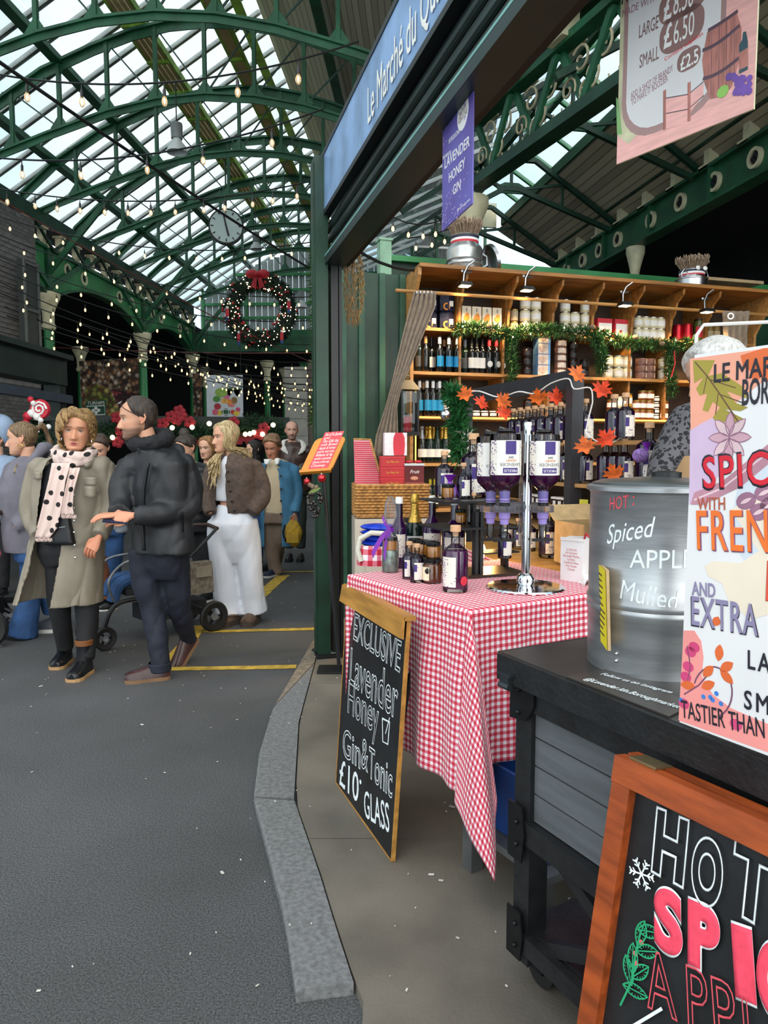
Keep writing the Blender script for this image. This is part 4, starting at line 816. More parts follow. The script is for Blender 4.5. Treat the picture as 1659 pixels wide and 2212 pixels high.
for px,py in ((1612,1082),(1652,1064),(1640,1106),(1664,1092)):u,v=U(px,py);flat(t,'bean',ANO,ell(u,v,.019,.015,14,.4),-.0016);flat(t,'bean_shine',ANI,leaf(u,v,.024,.0035,.5,5),-.0026)
for px,py,c in ((1492,1408,MAG),(1487,1440,MAG),(1482,1462,MAG),(1500,1398,MAG),(1478,1520,MAG),(1500,1532,PINK),(1590,1565,MAG)):u,v=U(px,py);flat(t,'berry',c,ell(u,v,.012,.010,12),-.0016)
ring=[U(1540+42*math.cos(a),1495+55*math.sin(a))for a in [R(-160)+R(230)*k/18 for k in range(19)]];stroke(t,'wreath_ring',mat('wreath_print','7a4a63',.5),ring,.0015,-.002)
for L_ in (((1478,1500),(1510,1480),(1540,1445)),((1485,1395),(1492,1440),(1484,1480))):stroke(t,'twig',MATS['wreath_print'],[U(*q)for q in L_],.0014,-.002)
for px,py,rt in ((1554,1410,1.5),(1570,1440,.7),(1530,1480,.6),(1570,1462,-.6),(1530,1450,.9),(1486,1480,.2)):u,v=U(px,py);flat(t,'orange_leaf',OR2,leaf(u,v,.032,.0085,rt,6),-.0019)
for px,py in ((1520,1505),(1540,1512),(1548,1498),(1558,1520),(1472,1512),(1535,1506)):u,v=U(px,py);flat(t,'blue_berry',mat('blue_print','3f7fd0',.5),ell(u,v,.0045,.0045,10),-.002)
u,v=U(1548,1342);flat(t,'small_leaf',OR2,leaf(u,v,.02,.008,1.2,5),-.0012)
INK=mat('navy_ink','23202c',.5,var=.03);REDI=mat('red_ink','d8182f',.45,var=.06);ORI=mat('orange_ink','f2762b',.45,var=.05);GRI=mat('mauve_grey_ink','8f86a8',.5,var=.05);RUST=mat('rust_ink','b5563c',.5)
fit(PL3,t,'LE MARCHÉ',(1543,802),(1760,772),.042,INK,y=-.003,bold=0.0010);fit(PL3,t,'BOROUGH',(1604,848),(1760,832),.046,INK,y=-.003,bold=0.0010)
fit(PL3,t,'SPICED',(1517,1022),(1776,1002),.066,INK,y=-.003,bold=0.00240,spacing=1.12);fit(PL3,t,'SPICED',(1520,1022),(1773,1002),.058,REDI,y=-.0042,bold=0.00102,spacing=1.12)
fit(PL3,t,'WITH',(1507,1088),(1567,1088),.023,RUST,y=-.003,bold=0.0003)
fit(PL3,t,'FRENCH',(1508,1146),(1778,1151),.076,mat('plum_ink','8a4f78',.5),y=-.003,bold=0.00135,spacing=1.12);fit(PL3,t,'FRENCH',(1506,1145),(1776,1149),.074,ORI,y=-.0042,bold=0.00090,spacing=1.12)
fit(PL3,t,'RUM',(1656,1255),(1790,1275),.07,mat('coral_ink','e0563f',.5),y=-.003,bold=0.0020)
fit(PL3,t,'AND',(1495,1270),(1546,1276),.026,GRI,y=-.003,bold=0.0007);fit(PL3,t,'EXTRA',(1493,1320),(1640,1342),.056,INK,y=-.0026,bold=0.00110,spacing=1.12);fit(PL3,t,'EXTRA',(1495,1318),(1638,1340),.055,GRI,y=-.0042,bold=0.00094,spacing=1.12)
fit(PL3,t,'LARGE',(1616,1424),(1760,1455),.034,INK,y=-.003,bold=0.0007,spacing=1.3);fit(PL3,t,'SMALL',(1608,1510),(1760,1550),.034,INK,y=-.003,bold=0.0007,spacing=1.3)
fit(PL3,t,'TASTIER THAN',(1472,1530),(1652,1574),.034,INK,y=-.003,bold=0.0003)
# hanging price board (mulled drink)
PB0,PB1=gz(1332,355,2.3),gz(1628,235,2.3);PL4=Plane(PB0,PB1-PB0,V((0,0,1)));W4=(PB1-PB0).length;H4=W4*1.42;U=PL4.uv
t=PL4.thing('price_board','hanging pale price board with barrel and grapes picture at the top right','sign')
TAUPE=mat('taupe_print','a78580',.5,var=.05);GRY=mat('card_grey_print','dcd9d8',.5,var=.03);SAL=mat('salmon_wood_print','f0b3ab',.5,var=.1,scale=6,stretch=(2,2,14));BRN=mat('brown_ink','7d5f5e',.5);BAR2=mat('barrel_print','b47468',.5,var=.25,scale=14,stretch=(8,8,1));HOOP=mat('hoop_print','5d4551',.5)
MB().box((W4/2,.003,H4/2),(W4,.006,H4)).build('card',mat('leafy_backdrop_print','c9c4a0',.5,var=.3,scale=9),t,0)
k4=lambda*L:[U(*q)for q in L]
flat(t,'wood_floor',SAL,[(0,0),(W4,0),(W4,H4),(W4*.8,H4),(W4*.62,H4*.30),(W4*.1,H4*.075),(0,H4*.14)],-.0004)
flat(t,'card_border',TAUPE,rrect(W4*.035,H4*.075,W4*.8,H4*.99,.11),-.0008)
flat(t,'card_panel',GRY,rrect(W4*.07,H4*.108,W4*.765,H4*.97,.1),-.0012)
flat(t,'green_leaf',mat('leaf_print','7fae6a',.5,var=.2),k4((1331,210),(1336,215),(1344,290),(1333,290)),-.0006)
for (a,b,lab_,hh,col)in (((1428,25),(1600,-55),'£8.00',.052,WHITEP),((1427,103),(1520,37),'£6.50',.056,WHITEP)):
 u0,v0=U(a[0]+0,a[1]-6);u1,v1=U(b[0],b[1]);L_=math.hypot(u1-u0,v1-v0)
P6=[U(1426,92),U(1522,34)]
def pill(a,b,h):
 (u0,v0),(u1,v1)=U(*a),U(*b);flat(t,'price_pill',mat('pill_print','8e6c66',.5),rrect(min(u0,u1),(v0+v1)/2-h/2,max(u0,u1),(v0+v1)/2+h/2,h*.42),-.0016)
pill((1425,85),(1522,40),.098);pill((1424,20),(1530,-25),.09);pill((1463,142),(1514,112),.056)
fit(PL4,t,'£',(1434,82),(1452,72),.064,WHITEP,bold=0.0020);fit(PL4,t,'6.50',(1456,72),(1500,48),.06,WHITEP);fit(PL4,t,'£',(1434,22),(1452,12),.062,WHITEP,bold=0.0020);fit(PL4,t,'8.50',(1456,8),(1500,-14),.06,WHITEP);fit(PL4,t,'£2.5',(1470,140),(1509,118),.036,WHITEP,bold=0.0007)
fit(PL4,t,'LARGE',(1381,69),(1423,46),.036,BRN,bold=0.0003);fit(PL4,t,'SMALL',(1382,134),(1424,112),.036,BRN,bold=0.0003);fit(PL4,t,'MADE WITH',(1345,30),(1420,-8),.02,mat('plum_print','9a6a74',.5));fit(PL4,t,'Contains sulphites',(1436,130),(1519,72),.014,REDI)
fit(PL4,t,'ADD A SHOT OF BRANDY',(1363,208),(1454,146),.018,MATS['plum_print']);fit(PL4,t,'TO MAKE IT BOOZIER',(1364,222),(1443,168),.018,MATS['plum_print']);fit(PL4,t,'MULLED',(1345,-10),(1420,-48),.05,INK,bold=0.0010)
bar=k4((1528,70),(1560,45),(1592,28),(1602,60),(1600,120),(1580,190),(1555,210),(1534,214),(1522,180),(1517,130));flat(t,'barrel',BAR2,bar,-.002)
for a,b,c in (((1518,109),(1550,100),(1598,55)),((1519,170),(1550,166),(1597,125)),((1530,66),(1560,50),(1594,24))):stroke(t,'barrel_hoop',HOOP,[(q.x,q.y)for q in [V(k4(a)[0]+(0,)).lerp(V(k4(b)[0]+(0,)),f).lerp(V(k4(b)[0]+(0,)).lerp(V(k4(c)[0]+(0,)),f),f)for f in [k/8 for k in range(9)]]],.005,-.003)
for d in range(4):stroke(t,'barrel_stave',HOOP,k4((1538+d*16,66-d*9),(1536+d*17,205-d*8)),.0008,-.0026)
flat(t,'bottle_print',mat('bottle_green_print','33505a',.5),k4((1606,70),(1612,68),(1616,90),(1616,150),(1597,160),(1597,98),(1604,86)),-.0036);flat(t,'bottle_label_print',BAR2,k4((1597,115),(1616,103),(1616,143),(1597,152)),-.0042)
rr=random.Random(2)
for q in range(26):u,v=U(1597+rr.uniform(-24,24),178+rr.uniform(-14,22)-0);flat(t,'grape_print',mat('grape_violet_print','6d4a9c',.5,var=.3),ell(u,v,.0085,.0085,9),-.0044-.0001*q)
u,v=U(1562,198);flat(t,'green_leaf',mat('lime_leaf_print','8fc25a',.5),ell(u,v,.016,.015,10),-.0042)
cr=k4((1434,213),(1487,205),(1520,180),(1520,205),(1490,245),(1480,268),(1436,280));flat(t,'crate',SAL,cr,-.0018)
for L_ in (((1434,213),(1487,204),(1521,176)),((1436,246),(1487,236),(1521,206))):stroke(t,'crate_line',HOOP,k4(*L_),.0014,-.0028)
for L_ in (((1436,195),(1436,280)),((1489,178),(1489,262))):stroke(t,'crate_post',BAR2,k4(*L_),.005,-.0026)
for x in (.08,W4-.08):MB().tube([(x,.003,H4-.01),(x,.003,3.2-2.3)],.003,5).build('hanging_cord',WIRE,t)
# hanging purple gin sign
PP0,PP1=gz(955,500,2.33),gz(1020,440,2.33);PL5=Plane(PP0,PP1-PP0,V((0,0,1)));W5=(PP1-PP0).length;H5=.437;U=PL5.uv
t=PL5.thing('gin_sign','purple hanging sign for lavender honey gin under the black fascia','sign')
def speckle(name,c1,c2):
 return mat(name,c1,.45,var=.1,scale=5,col2=c2)
MB().box((W5/2,.002,H5/2),(W5,.005,H5)).build('panel',speckle('purple_sign_print','5d4d98','6a62b4'),t,0)
rr=random.Random(8);mb=MB()
for k in range(90):
 u=W5*rr.random()**1.8*.9;v=H5*.28*rr.random()**1.3 if rr.random()<.75 else H5*(.72+.2*rr.random());mb.prism(ell(u,v,.003+.003*rr.random(),.004,6),.0006,lambda a,b,w:(a,-.001-w,b))
mb.build('flower_print',mat('pale_lilac_print','a996c9',.5,var=.3),t,0)
flat(t,'round_badge',WHITEP,ell(*U(1000,243),.058,.06,28),-.001)
fit(PL5,t,'MATSON',(993,250),(1007,226),.02,BRN);fit(PL5,t,'GIN LOVE',(991,264),(1010,238),.02,BRN)
fit(PL5,t,'INTRODUCING',(970,306),(993,282),.018,WHITEP);fit(PL5,t,'PROVENCAL',(957,342),(975,327),.013,WHITEP)
fit(PL5,t,'LAVENDER',(961,355),(1015,303),.038,WHITEP,bold=.0006);fit(PL5,t,'HONEY',(970,385),(1005,350),.036,WHITEP,bold=.0006);fit(PL5,t,'GIN',(979,412),(995,397),.036,WHITEP,bold=.0006);fit(PL5,t,'@matsongin.love',(988,455),(1016,430),.012,WHITEP)
for x in (.03,W5-.02):MB().tube([(x,.002,H5-.01),(x+.004,.002,H5+.03),(x,.002,H5+.06)],.003,6).build('hook',STEEL,t)
t_sign_top=PL5.O.z+H5
# GINGHAM TABLE
TT=31.2
def gingham(name='gingham',p=.0225):
 m=bpy.data.materials.new(name);m.use_nodes=True;t=m.node_tree;b=t.nodes['Principled BSDF'];b.inputs['Roughness'].default_value=.85;b.inputs['Sheen Weight'].default_value=.15
 tc=nd(t,'ShaderNodeTexCoord');sp=nd(t,'ShaderNodeSeparateXYZ');t.links.new(tc.outputs['UV'],sp.inputs[0]);S_=[]
 for k in (0,1):
  a=nd(t,'ShaderNodeMath',operation='MULTIPLY');a.inputs[1].default_value=1/p;t.links.new(sp.outputs[k],a.inputs[0]);f_=nd(t,'ShaderNodeMath',operation='FRACT');t.links.new(a.outputs[0],f_.inputs[0])
  g_=nd(t,'ShaderNodeMath',operation='LESS_THAN');g_.inputs[1].default_value=.5;t.links.new(f_.outputs[0],g_.inputs[0]);S_.append(g_)
 ad=nd(t,'ShaderNodeMath',operation='ADD');t.links.new(S_[0].outputs[0],ad.inputs[0]);t.links.new(S_[1].outputs[0],ad.inputs[1]);hf=nd(t,'ShaderNodeMath',operation='MULTIPLY');hf.inputs[1].default_value=.5;t.links.new(ad.outputs[0],hf.inputs[0])
 r=nd(t,'ShaderNodeValToRGB');r.color_ramp.interpolation='CONSTANT';r.color_ramp.elements[0].color=lin('efe9ea');r.color_ramp.elements[1].color=lin('c01a36');r.color_ramp.elements[1].position=.75;e_=r.color_ramp.elements.new(.25);e_.color=lin('dc7587')
 t.links.new(hf.outputs[0],r.inputs['Fac']);t.links.new(r.outputs['Color'],b.inputs['Base Color'])
 n_=nd(t,'ShaderNodeTexNoise',i_Scale=420.0);t.links.new(tc.outputs['UV'],n_.inputs['Vector']);bp=nd(t,'ShaderNodeBump',i_Strength=.12,i_Distance=.004);t.links.new(n_.outputs['Fac'],bp.inputs['Height']);t.links.new(bp.outputs['Normal'],b.inputs['Normal']);return m
GING=gingham();GINGB=gingham('gingham_large',.05)
TZ=.95;TC0=gz(1015,1318,TZ);TA_,TB_=.80,.80
t=TBL=thing('display_table','steel legged table under the red gingham cloth','table',(TC0.x,TC0.y,.03),R(TT))
LEGM=mat('grey_steel_leg','6d6e6f',.45,.6,var=.2)
MB().box((TA_/2,TB_/2,TZ-.03-.022),(TA_-.01,TB_-.01,.03)).build('table_top',OAK,t,0)
for x in (.07,TA_-.06):
 for y in (.06,TB_-.06):MB().box((x,y,(TZ-.07)/2),(.05,.05,TZ-.07)).build('leg',LEGM,t,0)
MB().box((TA_/2,.06,.12),(TA_-.12,.03,.06)).build('stretcher',LEGM,t,0)
def drape(a,b):
 oa=-a if a<0 else (a-TA_ if a>TA_ else 0);ob=-b if b<0 else (b-TB_ if b>TB_ else 0)
 sa=-1 if a<0 else 1;sb=-1 if b<0 else 1;x=min(max(a,0),TA_);y=min(max(b,0),TB_)
 if oa==0 and ob==0:return V((x,y,.0015*math.sin(9*x+3)*math.sin(7*y)))
 if ob==0:
  o=.006+(1-.9*min(1,max(0,(y-.25)/.2)))*min(1,oa/.25)*(.016+.016*math.sin(2*PI*y/.21+.7)+.010*math.sin(2*PI*y/.47))*(.4+oa);return V((x+sa*o,y,-oa+.5*o*o))
 if oa==0:
  o=.010+min(1,ob/.25)*(.014+.014*math.sin(2*PI*x/.19+1.9)+.010*math.sin(2*PI*x/.4))*(.4+ob);return V((x,y+sb*o,-ob+.5*o*o))
 rho=math.hypot(oa,ob);ph=math.atan2(ob,oa);q=2*ph/PI
 th=PI/2*(1-(1-q)**2.4);r=.012+rho*(.30*math.sin(PI*min(1,q*1.0))**1.1+.03*math.sin(6*PI*q))*min(1,rho/.12)
 return V((x+sa*r*math.cos(th),y+sb*r*math.sin(th),-math.sqrt(max(0,rho*rho-r*r))))
A0,A1,B0,B1=-.60,TA_+.02,-.52,TB_+.015;NA,NB=104,116
mb=MB();pts=[]
for j in range(NB+1):
 for i in range(NA+1):pts.append((A0+(A1-A0)*i/NA,B0+(B1-B0)*j/NB))
mb.add([drape(a,b)+V((0,0,TZ-.03+.0))for a,b in pts],[(j*(NA+1)+i,j*(NA+1)+i+1,(j+1)*(NA+1)+i+1,(j+1)*(NA+1)+i)for j in range(NB)for i in range(NA)])
me=mb.mesh('tablecloth',GING,0);uv=me.uv_layers.new(name='UVMap')
for l in me.loops:uv.data[l.index].uv=pts[l.vertex_index]
me.polygons.foreach_set('use_smooth',[True]*len(me.polygons))
CLOTH=put('tablecloth',me,None,(TC0.x,TC0.y,.03),R(TT));tag(CLOTH,'red and white gingham cloth draped over the display table, corner hanging low','tablecloth')
_sol=CLOTH.modifiers.new('thick','SOLIDIFY');_sol.thickness=.0012;_sol.offset=1
p=gz(1095,1800,.05);t=thing('crate','blue plastic crate under the gingham table by the cart','crate',gz(1115,1880,.19),R(TT));t.location+=V((.16,.24,0))
BLUEP=mat('blue_plastic','123a7a',.4,var=.1)
MB().box((0,0,.01),(.3,.3,.02)).build('base',BLUEP,t,0)
for a in range(4):MB().box((0,-.15,.11),(.3,.012,.22)).build('side',BLUEP,t,0,rot=a*PI/2)
t=thing('low_bench','grey metal low bench under the gingham table carrying the blue crate','bench',(t.location.x,t.location.y,.03),R(TT));MB().box((0,0,.145),(.42,.4,.025)).build('top',LEGM,t,0)
for x in (-.18,.18):
 for y in (-.17,.17):MB().box((x,y,.067),(.03,.03,.134)).build('leg',LEGM,t,0)
# BLACK CART
TCt=28.0;C0c=gz(1083,1408,.93)
t=CART=thing('cart','black market cart with grey plank sides carrying the steel urn','cart',(C0c.x,C0c.y,.03),R(TCt))
PLK=mat('grey_plank','5a5e61',.6,var=.22,scale=3,stretch=(6,1,10),bump=.12,bscale=50);BWOOD=mat('black_stained_wood','17181a',.5,var=.4,scale=14,bump=.2,bscale=70)
CL_,CW=1.45,.62;zt=.90
TOPM=mat('dark_worktop','2b2826',.38,var=.3,scale=5,bump=.05)
MB().box((CW/2,-CL_/2,zt-.012),(CW,CL_,.024)).build('worktop',TOPM,t,0)
for nm,c,d in (('top_edge',(-.004,-CL_/2,zt-.035),(.02,CL_,.068)),('top_edge',(CW/2,.004,zt-.035),(CW,.02,.068)),('top_edge',(CW+.004,-CL_/2,zt-.035),(.02,CL_,.068))):MB().box(c,d).build(nm,BWOOD,t,0)
ix,iy=.03,-.03
for x in (ix+.03,CW-.06):
 for y in (iy-.03,-CL_+.06):MB().box((x,y,.44),(.062,.062,.74)).build('post',BWOOD,t,0)
for z,h in ((.80,.07),(.435,.06),(.13,.05)):
 MB().box((ix+.015,-CL_/2,z),(.05,CL_-.12,h)).build('rail',BWOOD,t,0);MB().box((CW/2,iy-.02,z),(CW-.14,.05,h)).build('rail',BWOOD,t,0);MB().box((CW-.06,-CL_/2,z),(.05,CL_-.12,h)).build('rail',BWOOD,t,0)
for k in range(4):
 z=.468+.0755*k+.036;MB().box((ix+.022,-CL_/2,z),(.018,CL_-.16,.071)).build('plank',PLK,t,0);MB().box((CW/2,iy-.03,z),(CW-.16,.018,.071)).build('plank',BWOOD,t,0)
for a,b in (((.16,-.16),(.42,-.68)),((.42,-.16),(.16,-.68)),((.16,-.76),(.42,-1.3)),((.42,-.76),(.16,-1.3))):mb=MB();mb.beam((ix+.02,a[1],a[0]),(ix+.02,b[1],b[0]),.02,.035);mb.build('cross_brace',BWOOD,t,0)
MB().box((CW/2,-CL_/2,.15),(CW-.1,CL_-.1,.02)).build('lower_shelf',BWOOD,t,0)
IRON=mat('black_iron_plate','1c1d1f',.4,.5,var=.3,scale=20)
for z,hh in ((.785,.11),(.43,.15),(.15,.13)):
 mb=MB();mb.prism([(-.035,z-hh/2),(.03,z-hh/2+.01),(.06,z),(.06,z+hh/2),(-.035,z+hh/2)]if z>.7 else [(-.035,z-hh/2),(.02,z-hh/2),(.03,z),(.02,z+hh/2),(-.035,z+hh/2)],.006,lambda u,v,w:(ix-.012-w,iy-.028-u,v));o=mb.build('corner_plate',IRON,t,0)
 for dz in (-.03,.03):MB().sph((ix-.02,iy-.03,z+dz),.007,8,6).build('bolt',IRON,t)
mb=MB();mb.box((-.012,-.045,zt-.045),(.03,.05,.008));mb.box((-.02,-.045,zt-.06),(.012,.035,.03));mb.cyl((-.022,-.065,zt-.075),(-.022,-.025,zt-.075),.009,n=10);mb.build('latch',mat('gunmetal','4a5054',.35,.8),t,0)
for x in (ix+.06,CW-.08):
 for y in (iy-.06,-CL_+.09):
  MB().cyl((x-.018,y,.052),(x+.018,y,.052),.05,n=18).build('castor_wheel',mat('rubber','141414',.6),t);MB().box((x,y,.09),(.05,.06,.012)).box((x-.024,y,.07),(.006,.04,.05)).box((x+.024,y,.07),(.006,.04,.05)).build('castor_fork',IRON,t,0)
def cw(x,y,z=0):return V((C0c.x,C0c.y,.03))+fr(x,y,z,TCt)
p=cw(.2,-.42,.16);t=thing('tub','round black tub on the lower shelf of the cart','tub',p);MB().lathe([(0,0),(.12,0),(.14,.2),(.15,.2),(.15,.215),(.13,.215),(.115,.02),(0,.02)],22).build('shell',BLACKM,t);MB().tube([(.14,0,.2),(.1,-.1,.23),(0,-.15,.215),(-.1,-.1,.23),(-.14,0,.2)],.004,6).build('handle',STEEL,t)
p=cw(.085,-.30,.16);t=thing('cardboard_flap','torn piece of cardboard sticking out under the cart','cardboard',p,R(TCt));mb=MB();mb.prism([(-.05,0),(.12,0),(.1,.06),(.0,.11),(-.04,.1)],.004,lambda u,v,w:(w+v*.15,-u,v));mb.build('sheet',mat('cardboard','b79a6d',.8,var=.12,scale=20),t,0)
# steel urn with chalk writing
UC=cw(0,0,0);ux,uy=.672,1.742;RU=.162;UZ=.93
t=URN=thing('urn','large steel mulled drink urn with white chalk writing on the black cart','urn',(ux,uy,UZ),0)
UM=mat('worn_steel','a9acae',.36,.8,var=.25,scale=3,stretch=(1,1,8),bump=.03,bscale=30)
MB().lathe([(0,0),(RU*.97,0),(RU*.97,.006),(RU*.975,.135),(RU*1.0,.142),(RU*1.0,.150),(RU*.985,.155),(RU*1.0,.162),(RU*1.0,.170),(RU*.98,.176),(RU*.98,.425),(RU*1.0,.43),(RU*1.035,.432),(RU*1.035,.442),(RU*.99,.446),(RU*.97,.44),(0,.43)],48).build('drum',UM,t)
MB().lathe([(0,.431),(RU*.93,.433),(RU*.95,.45),(RU*.8,.457),(0,.466)],40).build('lid',STEEL,t);MB().lathe([(0,.462),(.035,.462),(.035,.475),(0,.48)],16,c=(.02,0,0)).build('lid_cap',BLACKM,t)
a_cam=math.atan2(-ux,-uy)
def urn_write(s,a,b,hgt,m,**kw):
 me=text_mesh(s,hgt*1.37,**kw);xs=[v.co.x for v in me.vertices];zs=[v.co.z for v in me.vertices];w=max(xs)-min(xs);kz=hgt/(max(zs)-min(zs));base=math.atan2(uy,ux)+PI
 for v in me.vertices:
  f=(v.co.x-min(xs))/w;ang=base+a[0]+(b[0]-a[0])*f;z=a[1]+(b[1]-a[1])*f+(v.co.z-(max(zs)+min(zs))/2)*kz;r=RU*.98+.001-v.co.y*.5
  v.co=(r*math.cos(ang),r*math.sin(ang),z)
 me.materials.clear();me.materials.append(m);return put('lettering',me,t)
def uang(px):
 r=ray(px,1250);d=V((r.x,r.y,0)).normalized();c=V((ux,uy,0));s_=(c.x*d.y-c.y*d.x);s_=max(-.97,min(.97,s_/(RU*.98)));return math.asin(s_)
def uz(py):return CH+ray(1400,py).z/ray(1400,py).y*(uy-.13)-UZ
uw=lambda s,a,b,h,m,**k:urn_write(s,(-uang(a[0]),uz(a[1])),(-uang(b[0]),uz(b[1])),h,m,**k)
uw('HOT',(1320,1092),(1358,1084),.030,PINKL);uw(':',(1366,1082),(1370,1082),.022,PINKL)
uw('Spiced',(1316,1168),(1412,1142),.06,CHALK,shear=.25);uw('APPLE',(1364,1208),(1488,1202),.042,CHALK);uw('Mulled',(1346,1276),(1464,1292),.046,CHALK,shear=.2)
for py in (1420,1436):an=math.atan2(uy,ux)+PI-uang(1341);MB().sph((RU*.975*math.cos(an),RU*.975*math.sin(an),uz(py)),.0045,8,6).build('rivet',CHROME,t)
P0=at(1288,1210,1.735);t=thing('yellow_notice','yellow printed notice on cardboard leaning against the urn','notice',at(1316,1410,1.62));base=t.location.copy()
q=[at(1288,1212,1.74)-base,at(1310,1232,1.63)-base,at(1314,1406,1.62)-base,at(1291,1372,1.73)-base];nrm=(q[1]-q[0]).cross(q[3]-q[0]).normalized();nrm=nrm if nrm.x<0 else -nrm
mb=MB();mb.add([p+nrm*.001 for p in q]+[p-nrm*.006 for p in q],[(0,1,2,3),(7,6,5,4),(0,4,5,1),(1,5,6,2),(2,6,7,3),(3,7,4,0)]);mb.build('cardboard',mat('cardboard','b79a6d',.8),t,0)
mb=MB();mb.add([p+nrm*.0025 for p in q],[(0,1,2,3)]);mb.build('yellow_sheet',mat('yellow_paper','f0dc1e',.6,var=.05),t,0)
ln=MB();rr=random.Random(4)
for k in range(11):
 f=.1+.075*k;a=q[0].lerp(q[3],f).lerp(q[1].lerp(q[2],f),.15);b=q[0].lerp(q[3],f).lerp(q[1].lerp(q[2],f),rr.uniform(.6,.9));dn=(q[3]-q[0]).normalized()*.004
 ln.add([a+nrm*.0032,b+nrm*.0032,b+dn+nrm*.0032,a+dn+nrm*.0032],[(0,1,2,3)])
ln.build('printed_lines',INK,t,0)
q=[gz(1222,1460,.934),gz(1312,1445,.934),gz(1500,1520,.934),gz(1445,1547,.934)];t=thing('card_sign','dark laminated card with white handwriting lying on the cart at the urn foot','card',q[0])
mb=MB();mb.add([p-q[0]for p in q]+[p-q[0]-V((0,0,.003))for p in q],[(0,1,2,3),(7,6,5,4),(0,4,5,1),(1,5,6,2),(2,6,7,3),(3,7,4,0)]);mb.build('card',mat('brown_black_card','3b3631',.35,var=.2),t,0)
exc=(q[3]-q[0]).normalized()
for s,a,b,hh in (('Follow us on instagram',gz(1300,1455,.936),gz(1452,1496,.936),.018),('@Lavender.ldn.Boroughmarket',gz(1266,1466,.936),gz(1470,1528,.936),.022)):
 me=text_mesh(s,hh*1.37,shear=.3);xs=[v.co.x for v in me.vertices];w=max(xs)-min(xs);d=(b-a);up=V((-d.y,d.x,0)).normalized()
 for v in me.vertices:pnt=a+d*((v.co.x-min(xs))/w)+up*v.co.z-q[0];v.co=(pnt.x,pnt.y,pnt.z-v.co.y*.3)
 me.materials.clear();me.materials.append(CHALK);put('lettering',me,t)
# menu stand by the green post
b0=gz(718,1447,.036);t=thing('menu_stand','black stand holding an orange wooden menu board with red paper by the green post','stand',b0)
MB().box((0,0,.005),(.19,.16,.01)).build('base_plate',BLACKM,t,0)
top=at(699,1028,b0.y)-b0;MB().tube([(.045,0,.01),top+V((0,0,-.02))],.013,8).build('pole',BLACKM,t)
q=[at(648,1024,4.52),at(716,1019,4.52),at(747,940,4.66),at(683,950,4.66)];PLm=Plane(q[0],q[1]-q[0],q[3]-q[0]);Wm,Hm=(q[1]-q[0]).length,((q[3]-q[0]).length)
org=MX.Translation(q[0]-b0)@PLm.rot.to_matrix().to_4x4();sk=(q[3]-q[0]).dot(PLm.ex)/((q[3]-q[0]).dot(PLm.ez));hz=(q[3]-q[0]).dot(PLm.ez)
mb=MB();mb.prism([(u+v*sk,v)for u,v in rrect(0,0,Wm,hz,.035)],.015,lambda u,v,w:org@V((u,-w,v)));mb.build('menu_board',mat('orange_board','c47d1e',.4,var=.12,scale=4),t,30)
MB().add([],[]);mb=MB();mb.prism([(.0,-.006),(Wm,-.006),(Wm,.012),(0,.012)],.03,lambda u,v,w:org@V((u,-w,v)));mb.build('ledge',MATS['orange_board'],t,0)
mb=MB();mb.prism([(.045+v*sk+u,v)for u,v in ((0,.015),(Wm*.62,.015),(Wm*.62,hz*1.16),(0,hz*1.16))],.001,lambda u,v,w:org@V((u,-.017-w,v)));mb.build('red_menu',mat('red_paper','e0464f',.6,var=.06),t,0)
rr=random.Random(11)
for k,s in enumerate(('Box of Six Specials','and','The Gift Set','with Bread','Apple & honey','pork terrine','Rillette & fig','with comte','Quince of the day','Chutney')):
 me=text_mesh(s,.026 if k not in (0,2)else .032,shear=.2,align='LEFT');v0=hz*(1.08-k*.102);xs=max(v.co.x for v in me.vertices);kx_=min(1,Wm*.54/xs)
 for v in me.vertices:u_,v_=.055+v.co.x*kx_,v0+v.co.z;pnt=org@V((u_+v_*sk,-.0195+v.co.y*.2,v_));v.co=pnt
 me.materials.clear();me.materials.append(WHITEP);put('lettering',me,t)
REDB=mat('shiny_red_bauble','b3101f',.12,.5,var=0,coat=.5)
def bauble(p,r,label,m_=None,group=None):
 t=thing('bauble',label,'bauble',p,0,group);MB().sph((0,0,0),r,18,12).build('ball',m_ or REDB,t);MB().lathe([(r*.22,r*.95),(r*.22,r*1.15),(0,r*1.18)],10).build('cap',CHROME,t);MB().tube([(0,0,r*1.1),(0,.0,r*1.9)],.0012,5).build('thread',WIRE,t);return t
bauble(at(663,1040,4.47),.021,'smaller shiny red bauble hanging under the left of the menu board');bauble(at(695,1033,4.47),.027,'larger shiny red bauble hanging under the right of the menu board')
pc=at(680,1085,4.47);t=thing('grape_bunch','bunch of black decorative grapes under the menu board','decoration',pc);rr=random.Random(5);gm=MB().sph((0,0,0),.0115,10,7).mesh('grape',mat('black_grape','1a1013',.12,coat=.6))
for k in range(46):
 z=rr.uniform(-.09,.06);w=.042*(1-abs(z-.02)/.14)+.006;a=rr.uniform(0,2*PI);put('grape',gm,t,(w*math.cos(a),w*math.sin(a)*.8,z))
mb=MB();mb.prism(leaf(0,.075,.09,.012,.4,6),.003,lambda u,v,w:(u,w-.02,v));mb.build('leaf',mat('olive_leaf','6c7a3a',.6),t)
for dx,dz in ((-.012,.1),(.012,.095),(-.03,.11)):MB().sph((dx,-.01,dz),(.014,.014,.016),9,7).build('cone',mat('pine_cone','7d6a55',.8,var=.4,scale=80,bump=.6,bscale=150),t)
q0,q1=gz(698,1400,.036),gz(722,1402,.036);t=thing('folded_board','dark folded A-board standing behind the menu stand','board',q0,0);h=at(718,1195,q0.y+.02)-q0
